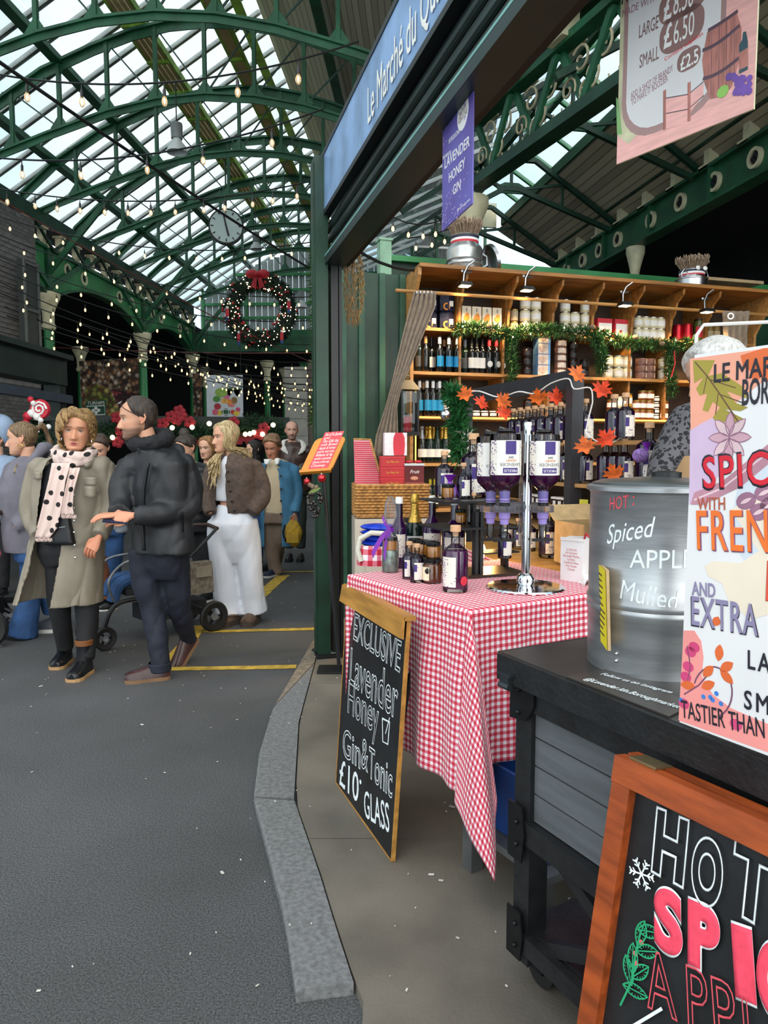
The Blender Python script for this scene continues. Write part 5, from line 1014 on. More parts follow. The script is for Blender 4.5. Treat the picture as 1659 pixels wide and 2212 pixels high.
mb=MB();mb.beam((0,0,0),(h.x,h.y,h.z),.02,.03);mb.build('stile',mat('dark_olive_wood','2e2b1e',.6,var=.3),t,0);mb=MB();mb.beam((.09,.1,0),(h.x+.02,h.y+.05,h.z),.02,.03);mb.build('stile',MATS['dark_olive_wood'],t,0)
mb=MB();mb.add([(.01,.01,.05),(.09,.1,.05),(h.x+.01,h.y+.06,h.z-.03),(h.x,h.y+.01,h.z-.03)],[(0,1,2,3)]);mb.build('panel',BLACKW,t,0)
t=thing('post_base','round grey green base disc at the foot of the green post','base',gz(712,1410,.034));MB().lathe([(0,0),(.12,0),(.125,.008),(.11,.02),(.04,.026),(0,.026)],28).build('disc',mat('grey_green_cast','767d74',.6,var=.2,scale=12),t)
# HALL R (right, boarded) : frame turned 10 deg
TR_=10.0;RR=R(TR_)
def HR(x,y,z=0):return fr(x,y,z,TR_)
struct(slab_uv('ceiling',[HR(4.19,2.5,5.367),HR(4.19,12.2,5.367),HR(5.3,12.2,4.72),HR(5.3,2.5,4.72)],.05,BOARD))
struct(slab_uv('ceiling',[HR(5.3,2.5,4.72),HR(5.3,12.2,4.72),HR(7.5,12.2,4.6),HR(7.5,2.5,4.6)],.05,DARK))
t=thing('ceiling_lantern','glazed ridge lantern of the boarded right hall roof','roof lantern',HR(3.68,7.3,5.42),RR);struct(t)
pm=MB().box((0,0,0),(.6,.62,.008)).mesh('pane',GLASS,0);lb=MB().box((0,0,0),(.62,.045,.05)).mesh('glazing_bar',GREENL,0)
for k in range(14):
 for s in (-1,1):put('pane',pm,t,(s*.25,-4.3+k*.66,.22),(0,s*R(32),0))
 put('glazing_bar',lb,t,(.25,-4.63+k*.66,.23),(0,R(32),0));put('glazing_bar',lb,t,(-.25,-4.63+k*.66,.23),(0,-R(32),0))
for s in (-1,1):MB().box((s*.5,0,0),(.06,9.4,.14)).build('kerb_beam',GREEN,t,0)
MB().box((0,0,.36),(.06,9.4,.08)).build('ridge',GREEN,t,0)
MB().box((0,4.75,.1),(.8,.05,.4)).build('end_board',CREAM,t,0)
t=thing('window_2','sloping glazed side of the right hall roof','window',HR(2.35,9,5.1),RR);struct(t)
pm=MB().box((0,0,0),(2.1,.5,.008)).mesh('pane',GLASS,0);lb=MB().box((0,0,0),(2.1,.04,.05)).mesh('glazing_bar',WHITEP,0)
for k in range(18):put('pane',pm,t,(-.1,-3.6+k*.54,.05),(0,-R(24),0));put('glazing_bar',lb,t,(-.1,-3.87+k*.54,.06),(0,-R(24),0))
for k in range(8):put('pane',pm,t,(1.1,5.2,1.2-k*.5),(R(90),0,0));put('glazing_bar',lb,t,(1.1,5.16,1.45-k*.5),(R(90),0,0))
for k in range(5):MB().box((.2+k*.5,5.1,-.7),(.05,.05,4)).build('mullion',GREEN,t,0)
L=8.6;t=thing('quatrefoil_girder','green girder with cream quatrefoil rings above the dark recess at right','girder',HR(5.05,7.4,0),RR+PI/2)
MB().box((0,0,4.44),(L,.06,.38)).build('web',GREEN,t,0)
for z in (4.24,4.635):MB().box((0,0,z),(L,.2,.035)).build('flange',GREEN,t,0)
for k in range(7):MB().box((-L/2+.6+k*1.24,.05,4.44),(.05,.06,.38)).build('stiffener',GREEN,t,0)
R2=ring_me(.07,.105,.05).mesh('ring',CREAM)
for y in (4.6,5.3,6.0,6.7,7.35,8.0,8.65,9.5,10.05,10.6,11.2):put('ring',R2,t,(y-7.4,.02,4.44));q=put('quatrefoil',FOILM,t,(y-7.4,.025,4.44));q.scale=(.9,1,.9)
for y in [4.2+.66*k for k in range(12)]:put('bearing_block',BLKM,t,(y-7.4,0,4.8))
column(HR(5.05,9.1,0),'green iron column with cream capital under the quatrefoil girder at right',4.22,RR,r=.06)
MB().box((0,0,0),(.3,8.6,.22)).build('gutter',GREEND,tag(thing('gutter_beam','dark green eaves gutter above the quatrefoil girder','gutter beam',HR(5.05,7.4,4.98),RR)),0)
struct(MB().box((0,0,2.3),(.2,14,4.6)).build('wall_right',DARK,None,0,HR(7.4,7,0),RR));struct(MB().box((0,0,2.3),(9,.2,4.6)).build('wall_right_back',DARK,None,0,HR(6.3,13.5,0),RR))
p=at(1640,640,11.5);t=thing('brick_arch','pale brown arch inside the dark recess at far right','arch',(p.x,p.y,0),RR-R(10))
mb=MB();A_=[(1.5*math.cos(a),1.5*math.sin(a))for a in [PI*k/16 for k in range(17)]]
mb.prism(A_,.1,lambda u,v,w:(u+.25,w,v+2.7));mb.build('infill',mat('brown_infill','8d7a60',.8),t,0)
mb=MB()
for a,b in zip(A_,A_[1:]):mb.beam((a[0]*1.04+.25,-.05,a[1]*1.04+2.7),(b[0]*1.04+.25,-.05,b[1]*1.04+2.7),.16,.09)
mb.build('arch_ring',BLACKM,t,0);MB().box((.25,.05,1.35),(3,.1,2.7)).build('lower_wall',MATS['brown_infill'],t,0)
def rtruss(y,label):
 t=thing('rafter_truss',label,'roof truss',HR(3.5,y,0),RR,'small green trusses of the right hall')
 for nm,P in (('bottom_chord',[(-1.0,4.6),(-.1,5.1),(.1,5.1),(1.5,4.62)]),('rafter',[(-1.55,4.7),(-.35,5.5),(.35,5.5),(1.55,4.72)])):
  mb=MB()
  for a,b in zip(P,P[1:]):mb.beam((a[0],0,a[1]),(b[0],0,b[1]),.06,.06)
  mb.build(nm,GREEND,t,0)
 for a,b in (((-.1,5.1),(-.6,5.3)),((.1,5.1),(.75,5.2)),((.75,5.2),(.75,4.88)),((-.6,5.3),(-.6,4.85)),((0,5.1),(0,5.9))):mb=MB();mb.beam((a[0],0,a[1]),(b[0],0,b[1]),.035,.035);mb.build('strut',GREEND,t,0)
 mb=MB();mb.prism([(-.16,5.04),(.16,5.04),(.22,5.12),(.1,5.18),(-.1,5.18),(-.22,5.12)],.03,lambda u,v,w:(u,w-.015,v));mb.build('gusset_plate',GREEN,t,0);return t
for y,n in ((5.9,'nearest, partly behind the price board'),(7.75,'second from the front'),(9.7,'third from the front'),(11.6,'farthest, above the shelves')):rtruss(y,'small dark green truss under the boarded right roof, '+n)
I0,I1=V((.97,7.86,0)),V((2.35,4.45,0));dI=(I1-I0);LI_=dI.length;aI=math.atan2(dI.y,dI.x)
column((.93,7.95,0),'green iron column with cream capital behind the purple gin sign',4.2,aI)
t=thing('scroll_girder','green lattice girder filled with cream wrought iron scrolls at upper right','girder',I0,aI)
for z,w,h in ((4.3,.18,.1),(4.95,.14,.07)):MB().box((LI_/2,0,z),(LI_,w,h)).build('chord',GREEND if z<4.5 else GREEN,t,0)
nb=5;bw=LI_/nb
for k in range(nb):
 x=k*bw;mb=MB();mb.beam((x+.02,.02,4.92),(x+bw*.5,.02,4.34),.04,.07);mb.build('diagonal',GREEN,t,0);mb=MB();mb.beam((x+bw*.5,-.02,4.34),(x+bw,-.02,4.92),.04,.07);mb.build('diagonal',GREEN,t,0)
def spiral(cx_,cz,r,tn,a0,d):return [(cx_+r*(1-.8*k/16)*math.cos(a0+d*tn*k/16),0,cz+r*(1-.8*k/16)*math.sin(a0+d*tn*k/16))for k in range(17)]
SC_=mat('cream_scroll_iron','a59a7c',.5,var=.25,scale=8)
for k in range(nb):
 for q,(fx,cz,r,a0,d)in enumerate(((.2,4.55,.11,-.5,1),(.42,4.72,.13,2.4,-1),(.62,4.55,.13,-2.6,1),(.82,4.7,.11,.8,-1),(.5,4.46,.07,1,1))):
  MB().tube(spiral((k+fx)*bw,cz,r,7.5,a0,d),.012,6).build('scroll',SC_,t)
 for j in range(6):MB().cyl(((k+(j+.5)/6)*bw,0,4.34),((k+(j+.5)/6)*bw,0,4.44),.008,n=6).build('bar',SC_,t)
for k in range(6):put('bearing_block',BLKM,t,(.15+k*.72,0,5.12)).scale=(1.3,1.3,1)
t=thing('box_girder','big riveted green box girder above the scrolled ironwork','girder',I0+V((0,0,0)),aI);MB().box((LI_/2,.1,5.5),(LI_+1,.5,.45)).build('web',GREENL,t,0);MB().box((LI_/2,.1,5.29),(LI_+1,.7,.04)).build('flange',GREEN,t,0)
rv=MB().sph((0,0,0),.016,6,4).mesh('rivet',GREENL)
for k in range(48):
 for s in (-.2,.4):put('rivet',rv,t,(.1+k*.075,s,5.265))
struct(slab_uv('ceiling',[V((.55,8.0,6.0)),V((2.2,3.5,6.0)),V((5.2,4.4,6.3)),V((3.2,9.0,6.3))],.05,DARK))if False else None
# ITEMS ON THE GINGHAM TABLE
def gin_bottle(h=.24,r=.046,liq=PURP,name='gin_bottle',lab=True,tag_=True):
 t=thing(name,'x','bottle',(0,0,-9));s=h/.24
 MB().lathe([(0,0),(r*.96,0),(r,.006),(r,.135*s),(r*.93,.15*s),(r*.6,.163*s),(.0165*s,.172*s),(.0155*s,.208*s),(.0175*s,.21*s),(.0175*s,.216*s),(.012*s,.217*s)],24).build('glass',CLEAR,t)
 MB().lathe([(0,.012*s),(r*.93,.013*s),(r*.95,.134*s),(r*.88,.148*s),(0,.1485*s)],22).build('gin',liq,t)
 MB().lathe([(.0105*s,.2*s),(.0115*s,.217*s),(.0195*s,.2175*s),(.0195*s,.238*s),(.018*s,.24*s),(0,.24*s)],16).build('cork',CORK,t)
 if lab:arc_label(r*1.012,.02*s,.126*s,-.55,.95).build('label',FLOW,t);arc_label(r*1.018,.07*s,.115*s,-.55,-.15,4).build('label_block',VIO,t)
 return t
gfront=gin_bottle(liq=PURPL,lab=False);arc_label(.0466,.02,.128,-1.5,-.15).build('label',FLOW,gfront);g70=gin_bottle();g20=gin_bottle(.15,.028,PURP,'small_gin_bottle')
def G(px,py,z=TZ+.002):return gz(px,py,z)
face=math.radians(12)
o=place(gfront,G(983,1276),'large cork stoppered purple gin bottle at the front corner of the gingham table',rz=.1)
bz=MB().sph((0,0,0),(.017,.002,.017),14,8);bdg=bz.build('round_badge',REDP,o);bdg.location=(.024,-.0395,.042);bdg.rotation_euler=(0,0,.55)
place(g20,G(884,1250),'small gin bottle with cork, left of the pair before the honey jars',rz=-.2);place(g20,G(901,1257),'small gin bottle with cork, right of the pair before the honey jars',rz=.1)
def hjar(h,r,fill,name='honey_jar'):
 t=thing(name,'x','jar',(0,0,-9));MB().lathe([(0,0),(r*.9,0),(r,.005),(r,h*.7),(r*.85,h*.8),(r*.85,h-.012)],8 if r<.03 else 22).build('glass',CLEAR,t,50);MB().lathe([(0,.004),(r*.94,.005),(r*.94,h*.7),(r*.8,h*.78),(0,h*.78)],8 if r<.03 else 22).build('honey',fill,t,50)
 MB().lathe([(0,h-.015),(r*.96,h-.015),(r*.98,h-.012),(r*.98,h-.002),(r*.9,h),(0,h)],24).build('lid',PLID,t);return t
hj1=hjar(.095,.038,BROWNJ);place(hj1,G(933,1258),'large dark honey jar with black lid beside the big gin bottle',rz=0);arc_label(.0388,.012,.064,-1.25,-.35).build('label',mat('honeycomb_label','e6d9b8',.6,var=.1,scale=60),hj1);q=MB().sph((0,0,0),(.012,.002,.012),4,6).build('black_seal',PLID,hj1);q.location=(-.018,-.0345,.05)
hj2=hjar(.062,.029,AMB);b=G(933,1258)
place(hj2,(b.x+.004,b.y,TZ+.098),'amber honey jar stacked on the large dark honey jar',rz=.2)
for px,py,lb in ((915,1243,'amber honey jar second from right in the row behind the small gins'),(899,1240,'amber honey jar third from right in the row behind the small gins'),(882,1236,'amber honey jar at the left of the row behind the small gins')):
 p=G(px,py+0)+V((.03,.09,0));place(hj1,p,lb.replace('amber','dark brown').replace('behind','low behind'),rz=.3,scale=(.8,.8,.72));place(hj2,p+V((0,0,.07)),lb+', upper one',rz=.4)
p=G(843,1236);t=thing('gift_pack','cellophane wrapped can and honey jar tied with a purple ribbon','gift pack',p)
MB().lathe([(0,.002),(.026,.002),(.03,.008),(.03,.085),(.026,.095),(0,.095)],20).build('drinks_can',mat('grey_green_can','8d9c93',.35,.6,var=.35,scale=40),t);MB().lathe([(0,.097),(.027,.097),(.027,.135),(0,.135)],18).build('honey_jar',AMB,t);MB().lathe([(0,.135),(.028,.135),(.028,.148),(0,.148)],18).build('lid',PLID,t)
MB().lathe([(.034,.0),(.036,.05),(.035,.12),(.03,.15),(.014,.175),(.009,.185),(.018,.21),(.027,.24),(.024,.29),(.012,.318),(0,.322)],11).build('cellophane',glassy('cellophane',(.96,.97,.98),rough=.12,white=(1,1,1),wfac=.16),t,20)
RIB=mat('purple_ribbon','7a22a8',.4,var=.15)
for L_ in ([(0,-.014,.183),(-.03,-.02,.215),(-.03,-.02,.235),(-.012,-.016,.2)],[(0,-.014,.183),(-.035,-.02,.15),(-.06,-.025,.11),(-.075,-.03,.075)],[(.0,-.014,.18),(-.02,-.03,.12),(-.025,-.03,.06)],[(-.014,0,.184),(0,-.014,.184),(.014,0,.184)]):
 mb=MB();Rg=[]
 for k,q in enumerate(L_):Rg.append([(q[0]-.004,q[1],q[2]+.012),(q[0]+.004,q[1],q[2]-.012)])
 mb.loft(Rg,caps=False,closed=False);mb.build('ribbon',RIB,t,60)
def tall(name,h,r,label,px,py,cap=WHITEP,z=TZ+.002,dxy=(0,0),liq=PURP):
 p=G(px,py)+V((dxy[0],dxy[1],0));t=thing(name,label,'bottle',p,-.1);s=h/.31
 MB().lathe([(0,0),(r,0),(r,.17*s),(r*.8,.19*s),(.016,.22*s),(.0145,.29*s),(0,.29*s)],20).build('glass',liq,t);MB().lathe([(.0165,.225*s),(.0155,.28*s)],14).build('clear_neck',CLEAR,t);MB().lathe([(0,.282*s),(.0165,.282*s),(.0165,.31*s),(0,.31*s)],14).build('cap',cap,t);arc_label(r*1.012,.05*s,.15*s,-1.0,1.0).build('label',FLOW,t);return t
tall('liqueur_bottle',.31,.034,'tall dark liqueur bottle with white cap behind the cellophane gift pack',862,1226)
tall('liqueur_bottle',.31,.043,'dark purple bottle with white cap in the middle of the table',925,1226,dxy=(.02,.05));tall('liqueur_bottle',.31,.048,'dark purple bottle with white cap directly behind the large gin bottle',968,1240,dxy=(.03,.06))
p=G(897,1222)+V((.0,.06,0));t=thing('sparkling_wine_bottle','gold foiled sparkling wine bottle standing on the gingham table','bottle',p)
MB().lathe([(0,0),(.04,0),(.042,.15),(.033,.19),(.0,.2)],20).build('glass',GLG,t);MB().lathe([(.033,.185),(.0225,.22),(.0175,.255),(.0165,.275),(.021,.28),(.021,.3),(.015,.318),(0,.322)],18).build('foil',GOLD,t);arc_label(.0425,.05,.13,-1,1).build('label',LABW,t)
p=G(880,1222)+V((.02,.12,0));t=thing('price_chalkboard','small black price chalkboard between the bottles on the table','chalkboard',p,R(10));MB().box((0,0,.1),(.1,.012,.2),rot=MX.Rotation(R(-8),3,'X')).build('slate',SLATE,t,0)
for s,z in (('TONIC',.17),('WATER',.13),('£3.5',.09)):letter(s,t,CHALK,.0,z,.03,y=-.02+.14*(z-.1),sx=.8)
q0=G(778,1222);t=thing('gingham_bag','large checked gingham bag at the left end of the table','bag',q0+V((.09,.05,0)),R(14))
mb=MB();mb.grid(16,3,lambda u,v:V((.11*math.cos(2*PI*u)*(1-.06*v),.07*math.sin(2*PI*u)*(1-.06*v),.085*v+.006*v*math.sin(12*u))));me=mb.mesh('body',GINGB,60);uv=me.uv_layers.new(name='UVMap')
for l in me.loops:co=me.vertices[l.vertex_index].co;uv.data[l.index].uv=(math.atan2(co.y,co.x)*.1,co.z)
put('body',me,t)
BLP_=mat('blue_packet','1d3fc0',.25,var=.25,scale=20)
for k in range(4):o=tag(MB().sph((0,0,0),(.1,.06,.017),12,6).build('packet',BLP_,None,60,q0+V((.095,.05,.095+.024*k)),(rnd.uniform(-.1,.1),.05,R(14)+rnd.uniform(-.15,.15))),'%s of four blue packets piled in the gingham bag'%('bottom','second','third','top')[k],'packet')
tag(MB().tube([(-.09,-.05,.1),(-.04,-.075,.13),(.03,-.07,.125),(.07,-.06,.118)],.012,8).tube([(-.09,-.05,.1),(-.1,-.05,.05),(-.085,-.06,0)],.012,8).build('cord',mat('rope_white','d8d3c4',.8),None,60,q0+V((.09,.05,.02))),'thick white cord lying over the blue packets','cord')
# tiered black stand with its bottles
p=G(1035,1242);t=thing('tiered_stand','black metal tiered display stand on the gingham table','stand',p,R(20))
MB().box((.05,.03,.006),(.27,.2,.012)).build('base_board',mat('bronze_black','3a3128',.35,.4),t,0)
for x in (-.035,-.012):MB().box((x,-.03,.135),(.014,.03,.26)).build('post',BLACKM,t,0)
mb=MB();mb.box((-.03,.05,.20),(.34,.24,.008));mb.build('tier',BLACKM,t,0);mb=MB();mb.box((-.02,.08,.305),(.32,.26,.008));mb.build('tier',BLACKM,t,0);MB().box((.0,.06,.25),(.014,.03,.12)).build('post',BLACKM,t,0)
base=p;zt1,zt2=TZ+.002+.205,TZ+.002+.31
def tier(px,py,z):q=at(px,py,2.98);return V((q.x,q.y,z))
place(hj2,tier(968,1072,zt2),'yellow honey jar on the top tier of the black stand',rz=.1);place(g20,tier(1001,1069,zt2),'small gin bottle on the top tier of the black stand',rz=.2)
o=gin_bottle(.275,.056,PURP);place(o,tier(1016,1066,zt2)+V((.025,.10,0)),'magnum purple gin bottle with large cork at the back of the top tier',rz=.3)
o=gin_bottle(.13,.026,mat('clear_gin','cfc7c9',.1),'liqueur_flask');place(o,tier(1023,1124,zt1),'small flask with tan cork on the middle tier',rz=.2)
place(hj2,tier(993,1128,zt1),'amber honey jar at the left of the middle tier',rz=.1);place(hj2,tier(1026,1132,zt1),'amber honey jar before the flask on the middle tier',rz=.3)
p=tier(972,1050,zt2+.03);t=thing('lavender_sachet','purple net sachet of lavender hanging by the top tier honey jar','sachet',p);MB().sph((0,0,0),(.03,.02,.038),12,9).build('pouch',mat('lavender_net','8d6cae',.8,var=.4,scale=120),t);MB().lathe([(.012,.034),(.008,.042),(.02,.062),(.028,.07)],9).build('gathered_top',RIB,t,30);MB().tube([(.02,-.01,.03),(.035,-.01,-.02),(.032,-.01,-.07)],.006,5,flat=.3).build('ribbon',RIB,t)
place(o:=gin_bottle(.2,.04,PURP),tier(966,1066,zt2)+V((-.005,.09,0)),'gin bottle behind the lavender sachet on the top tier',rz=.1)
# small riser with a little bottle
p=G(1072,1228);t=thing('riser','small black riser shelf beside the chrome pole','stand',p,R(20));MB().box((0,0,.075),(.17,.1,.006)).build('top',BLACKM,t,0);MB().box((.04,0,.037),(.012,.05,.074)).build('foot',BLACKM,t,0)
place(g20,gz(1090,1205,TZ+.08),'small gin bottle on the little black riser',rz=.2)
p=G(1040,1205);t=thing('flame_bulb','glowing flame shaped bulb on the gingham table','lamp',p);MB().lathe([(0,0),(.012,0),(.014,.015),(.02,.028),(.021,.04),(.014,.06),(.004,.075),(0,.078)],14).build('bulb',emis('flame_glow',(1,.72,.35),7.0),t)
pl=bpy.data.lights.new('flame_light','POINT');pl.energy=3.2;pl.color=(1,.55,.18);pl.shadow_soft_size=.03;l=bpy.data.objects.new('flame_light',pl);COL.objects.link(l);l.parent=t;l.location=(.03,.04,.1)
# chrome optic dispenser
p=G(1135,1270);t=DISP=thing('optic_dispenser','chrome bar optic stand holding upside down gin bottles','dispenser',p,R(12))
MB().lathe([(0,0),(.143,0),(.145,.004),(.14,.009),(.03,.012),(0,.012)],48).build('base_disc',CHROME,t);MB().sph((0,0,.03),(.035,.035,.03),22,14).build('dome',CHROME,t);MB().cyl((0,0,.03),(0,0,.60),.0165,n=22).build('pole',CHROME,t)
ACR=glassy('smoked_acrylic',(.75,.76,.78),rough=.05,white=(.8,.8,.85),wfac=.2)
MB().box((.0,.015,.37),(.05,.006,.42)).build('back_plate',ACR,t,0);MB().lathe([(.0,.598),(.02,.6),(.018,.612),(0,.615)],20).build('pole_cap',CHROME,t)
def optic(px,pybot,lbl,dy=0,back=False):
 q=at(px,1085,p.y+dy);loc=q-p;a=-R(12);lx=loc.x*math.cos(a)-loc.y*math.sin(a);ly=loc.x*math.sin(a)+loc.y*math.cos(a);z0=loc.z
 wx=V((p.x+loc.x,p.y+loc.y,p.z+z0))
 MB().tube([(0,.0,z0-.02),(lx,ly,z0-.02)],.012,8,flat=1.6).build('bracket_arm',ACR,t);MB().lathe([(.018,z0-.035),(.04,z0-.035),(.04,z0-.012),(.018,z0-.012)],20,c=(lx,ly,0)).build('clear_cup',ACR,t)
 MB().lathe([(0,z0-.012),(.019,z0-.012),(.019,z0-.004),(.016,z0),(.019,z0+.006),(.016,z0+.012),(.015,z0+.02),(0,z0+.02)],16,c=(lx,ly,0)).build('black_stopper',PLID,t)
 MB().lathe([(0,z0-.036),(.021,z0-.036),(.02,z0-.058),(.016,z0-.062),(.015,z0-.08),(0,z0-.08)],16,c=(lx,ly,0)).build('lilac_measure',LILAC,t);MB().lathe([(.014,z0-.08),(.014,z0-.13),(.009,z0-.135)],14,c=(lx,ly,0)).build('clear_measure',CLEAR,t);MB().box((lx,ly,z0-.138),(.08,.012,.01)).build('push_bar',PLID,t,0)
 b=thing('gin_bottle',lbl,'bottle',wx,R(12));b.scale=(1.17,)*3;r=.048
 MB().lathe([(0,.21),(r*.96,.21),(r,.205),(r,.085),(r*.9,.064),(r*.55,.047),(.0175,.038),(.016,.012)],26).build('glass',CLEAR,b);MB().lathe([(0,.120),(r*.96,.120),(r*.965,.086),(r*.87,.066),(r*.52,.05),(.015,.04),(.0145,.02),(0,.02)],24).build('gin',PURPL,b)
 MB().lathe([(.0155,.0),(.0165,.035)],14).build('neck_band',LILAC,b);arc_label(r*1.012,.085,.19,-1.45,1.45).build('label',LABW,b);arc_label(r*1.016,.085,.19,.75,1.5,6).build('flower_print',FLOW,b);arc_label(r*1.016,.085,.19,-1.5,-.95,6).build('flower_print',FLOW,b);arc_label(r*1.018,.091,.107,-.5,.5).build('violet_band',VIO,b);arc_label(r*1.018,.148,.188,-.35,.35).build('violet_panel',VIO,b)
 MB().lathe([(.0,.213),(.022,.213),(.026,.218),(.024,.224),(0,.228)],16).build('black_foot',PLID,b);MB().tube([(0,0,.225),(0,.045,.232),(0,.06,.2)],.003,6).build('wire_loop',STEEL,b)
 for s,z,hh,m_ in (('LAVENDER',.118,.014,mat('grey_print','8a8a86',.6)),('HONEY',.130,.01,ORP),('GIN',.139,.009,INK),('MIKKUS',.099,.012,WHITEP)):
  me=text_mesh(s,hh);xs=[v.co.x for v in me.vertices]
  for v in me.vertices:an=-v.co.x/r;v.co=((r*1.02-v.co.y)*math.sin(an),-(r*1.02-v.co.y)*math.cos(an),z-v.co.z)
  me.materials.clear();me.materials.append(m_);put('lettering',me,b)
optic(1090,1087,'upside down gin bottle nearest, left of the chrome pole',-.05);optic(1060,1082,'upside down gin bottle at the back left of the chrome pole',.06);optic(1173,1080,'upside down purple gin bottle right of the chrome pole',-.02)
# white paper bag, tissue, cardboard box
q0,q1=G(1212,1253),G(1268,1262);t=thing('paper_bag','white paper carrier bag with red printed text at the right of the table','bag',(q0+q1)/2+V((.02,.04,0)),math.atan2(q1.y-q0.y,q1.x-q0.x))
mb=MB();mb.loft([[(-.05,-.035,0),(.05,-.035,0),(.05,.035,0),(-.05,.035,0)],[(-.052,-.034,.1),(.052,-.036,.1),(.052,.035,.1),(-.052,.034,.1)],[(-.054,-.03,.165),(.054,-.03,.17),(.052,.03,.175),(-.05,.03,.17)]],caps=False);mb.build('bag',mat('bag_paper','f1efee',.6,var=.04),t,0);mb=MB()
MB().box((.0,-.034,.165),(.106,.002,.012)).build('top_fold',PAPERW,t,0)
for k,s in enumerate(('Le Marché','du Quartier','Borough Market','London','Confit & Wine','Fine Foods','Cheese')):letter(s,t,mat('pale_red_print','d98a8a',.6),0,.125-k*.013,.0125,y=-.0365,sx=.9)
MB().tube([(.03,-.0,.16),(.04,-.0,.19),(.055,0,.175)],.004,6).build('twist_handle',REDP,t)
t=thing('tissue','crumpled white tissue paper beside the paper bag','tissue',G(1280,1262));mb=MB();mb.grid(8,8,lambda u,v:V(((u-.5)*.09,(v-.5)*.09,.035*NZ.noise(V((u*5,v*5,3)))+.03*(1-4*(u-.5)**2))));mb.build('sheet',PAPERW,t,20)
# BACK COUNTER, RACK, HAMPER
def SR(x,y,z):return S(x,y,z)
t=thing('gin_rack','dark framed wooden display rack holding rows of purple gin bottles','rack',S(2.2,3.75,0),RS)
GREYF=mat('charcoal_frame','34353a',.5,var=.15)
for y in (-.24,1.3):MB().box((-.1,y,.97),(.07,.07,1.88)).build('upright',GREYF,t,0);
MB().box((.2,-1.0,.9),(.06,.06,1.6)).build('upright',GREYF,t,0)
mb=MB();mb.beam((-.1,-.24,1.86),(-.2,1.35,1.86),.03,.1);mb.build('top_beam',GREYF,t,0)
OAKS=mat('rack_oak','b08a58',.5,var=.2,scale=4,stretch=(6,1,6))
for z,x in ((1.505,.06),(1.275,.0),(1.12,.02),(1.0,.0)):MB().box((x,.1,z),(.22,2.2,.02)).build('shelf_board',OAKS,t,0)
MB().box((.18,.1,.95),(.012,2.2,.7)).build('back_board',mat('dark_wood_back','3a2a1c',.7),t,0)
def rackpos(px,x,z):q=hit(px,1000,S(x,0,0),TS-90);return V((q.x,q.y,z))
for k,px in enumerate((1107,1122,1138,1153,1169,1188,1208,1231,1262)):place(g70,rackpos(px,2.2,1.517),'%s large gin bottle on the upper rack shelf, counted from the left'%('first','second','third','fourth','fifth','sixth','seventh','eighth','ninth')[k],'gin bottles on the upper rack shelf',rz=RS+rnd.uniform(-.4,.2))
for k,px in enumerate((1115,1130,1146,1162,1179,1198,1220,1246)):place(g70,rackpos(px,2.31,1.517),'gin bottle in the back row of the upper rack shelf, %s from the left'%('first','second','third','fourth','fifth','sixth','seventh','eighth')[k],'gin bottles on the upper rack shelf',rz=RS)
for k,px in enumerate((1143,1160,1180,1202,1222,1240,1262)):place(g70,rackpos(px,2.16,1.287),'%s gin bottle on the lower rack shelf, counted from the left'%('first','second','third','fourth','fifth','sixth','seventh')[k],'gin bottles on the lower rack shelf',rz=RS+rnd.uniform(-.5,.3))
for px,z,lb in ((1324,1.517,'gin bottle just right of the dark upright, upper shelf'),(1348,1.517,'gin bottle second right of the dark upright, upper shelf'),(1308,1.287,'gin bottle just right of the dark upright, lower shelf'),(1328,1.287,'gin bottle second right of the dark upright, lower shelf'),(1348,1.287,'gin bottle third right of the dark upright, lower shelf')):place(g70,rackpos(px,2.18,z),lb,rz=RS)
for k,px in enumerate((1140,1153,1168,1205,1216,1228,1240)):place(j_small,rackpos(px,2.16,1.131),'small jam jar on the rack below the gin, %s from the left'%('first','second','third','fourth','fifth','sixth','seventh')[k],'jam jars under the rack',rz=RS,scale=1.15)
t=thing('shelf_ticket','yellow price ticket hanging by the dark upright under the gin rack','ticket',rackpos(1263,2.08,1.14),RS-R(60));MB().box((0,0,0),(.05,.002,.13)).build('card',mat('yellow_ticket','c9c23a',.6),t,0)
for z in (.03,0,-.03):MB().box((0,-.0018,z),(.03,.001,.003)).build('print_line',INK,t,0)
t=thing('back_counter','counter with orange lit gingham front behind the display table','counter',S(1.8,3.3,0),RS-R(4))
MB().box((0,.1,.46),(.5,1.1,.86)).build('body',mat('beige_cabinet','9c907e',.6),t,0);o=MB().box((0,.1,.9),(.56,1.16,.03)).build('top',OAK,t,0)
me=MB().box((-.285,.1,.875),(.006,1.16,.08)).mesh('gingham_edge',GING,0);uv=me.uv_layers.new(name='UVMap')
for l in me.loops:co=me.vertices[l.vertex_index].co;uv.data[l.index].uv=(co.y,co.z)
put('gingham_edge',me,t)
for px,py,s_,lb in ((1160,1222,1.05,'big gin bottle on the back counter right of the chrome pole'),(1195,1228,.8,'gin bottle on the back counter behind the white paper bag'),(1092,1200,.7,'small gin bottle on the back counter left of the chrome pole'),(1065,1196,.8,'gin bottle on the back counter behind the lit bulb'),(1118,1205,.8,'gin bottle on the back counter just left of the chrome pole'),(1180,1205,.9,'gin bottle deep on the back counter right of the pole')):q=gz(px,py,.92);place(g70,q+V((.12,.30,0)),lb,rz=RS-.2,scale=s_)
p=S(1.87,2.93,.93);t=thing('cardboard_box','open brown cardboard box behind the white paper bag','box',p,RS);KR=mat('cardboard','b79a6d',.8)
for a in range(4):MB().box((0,-.13,.1),(.26,.006,.2)).build('side',KR,t,0,rot=a*PI/2)
MB().box((0,0,.003),(.26,.26,.006)).build('bottom',KR,t,0)
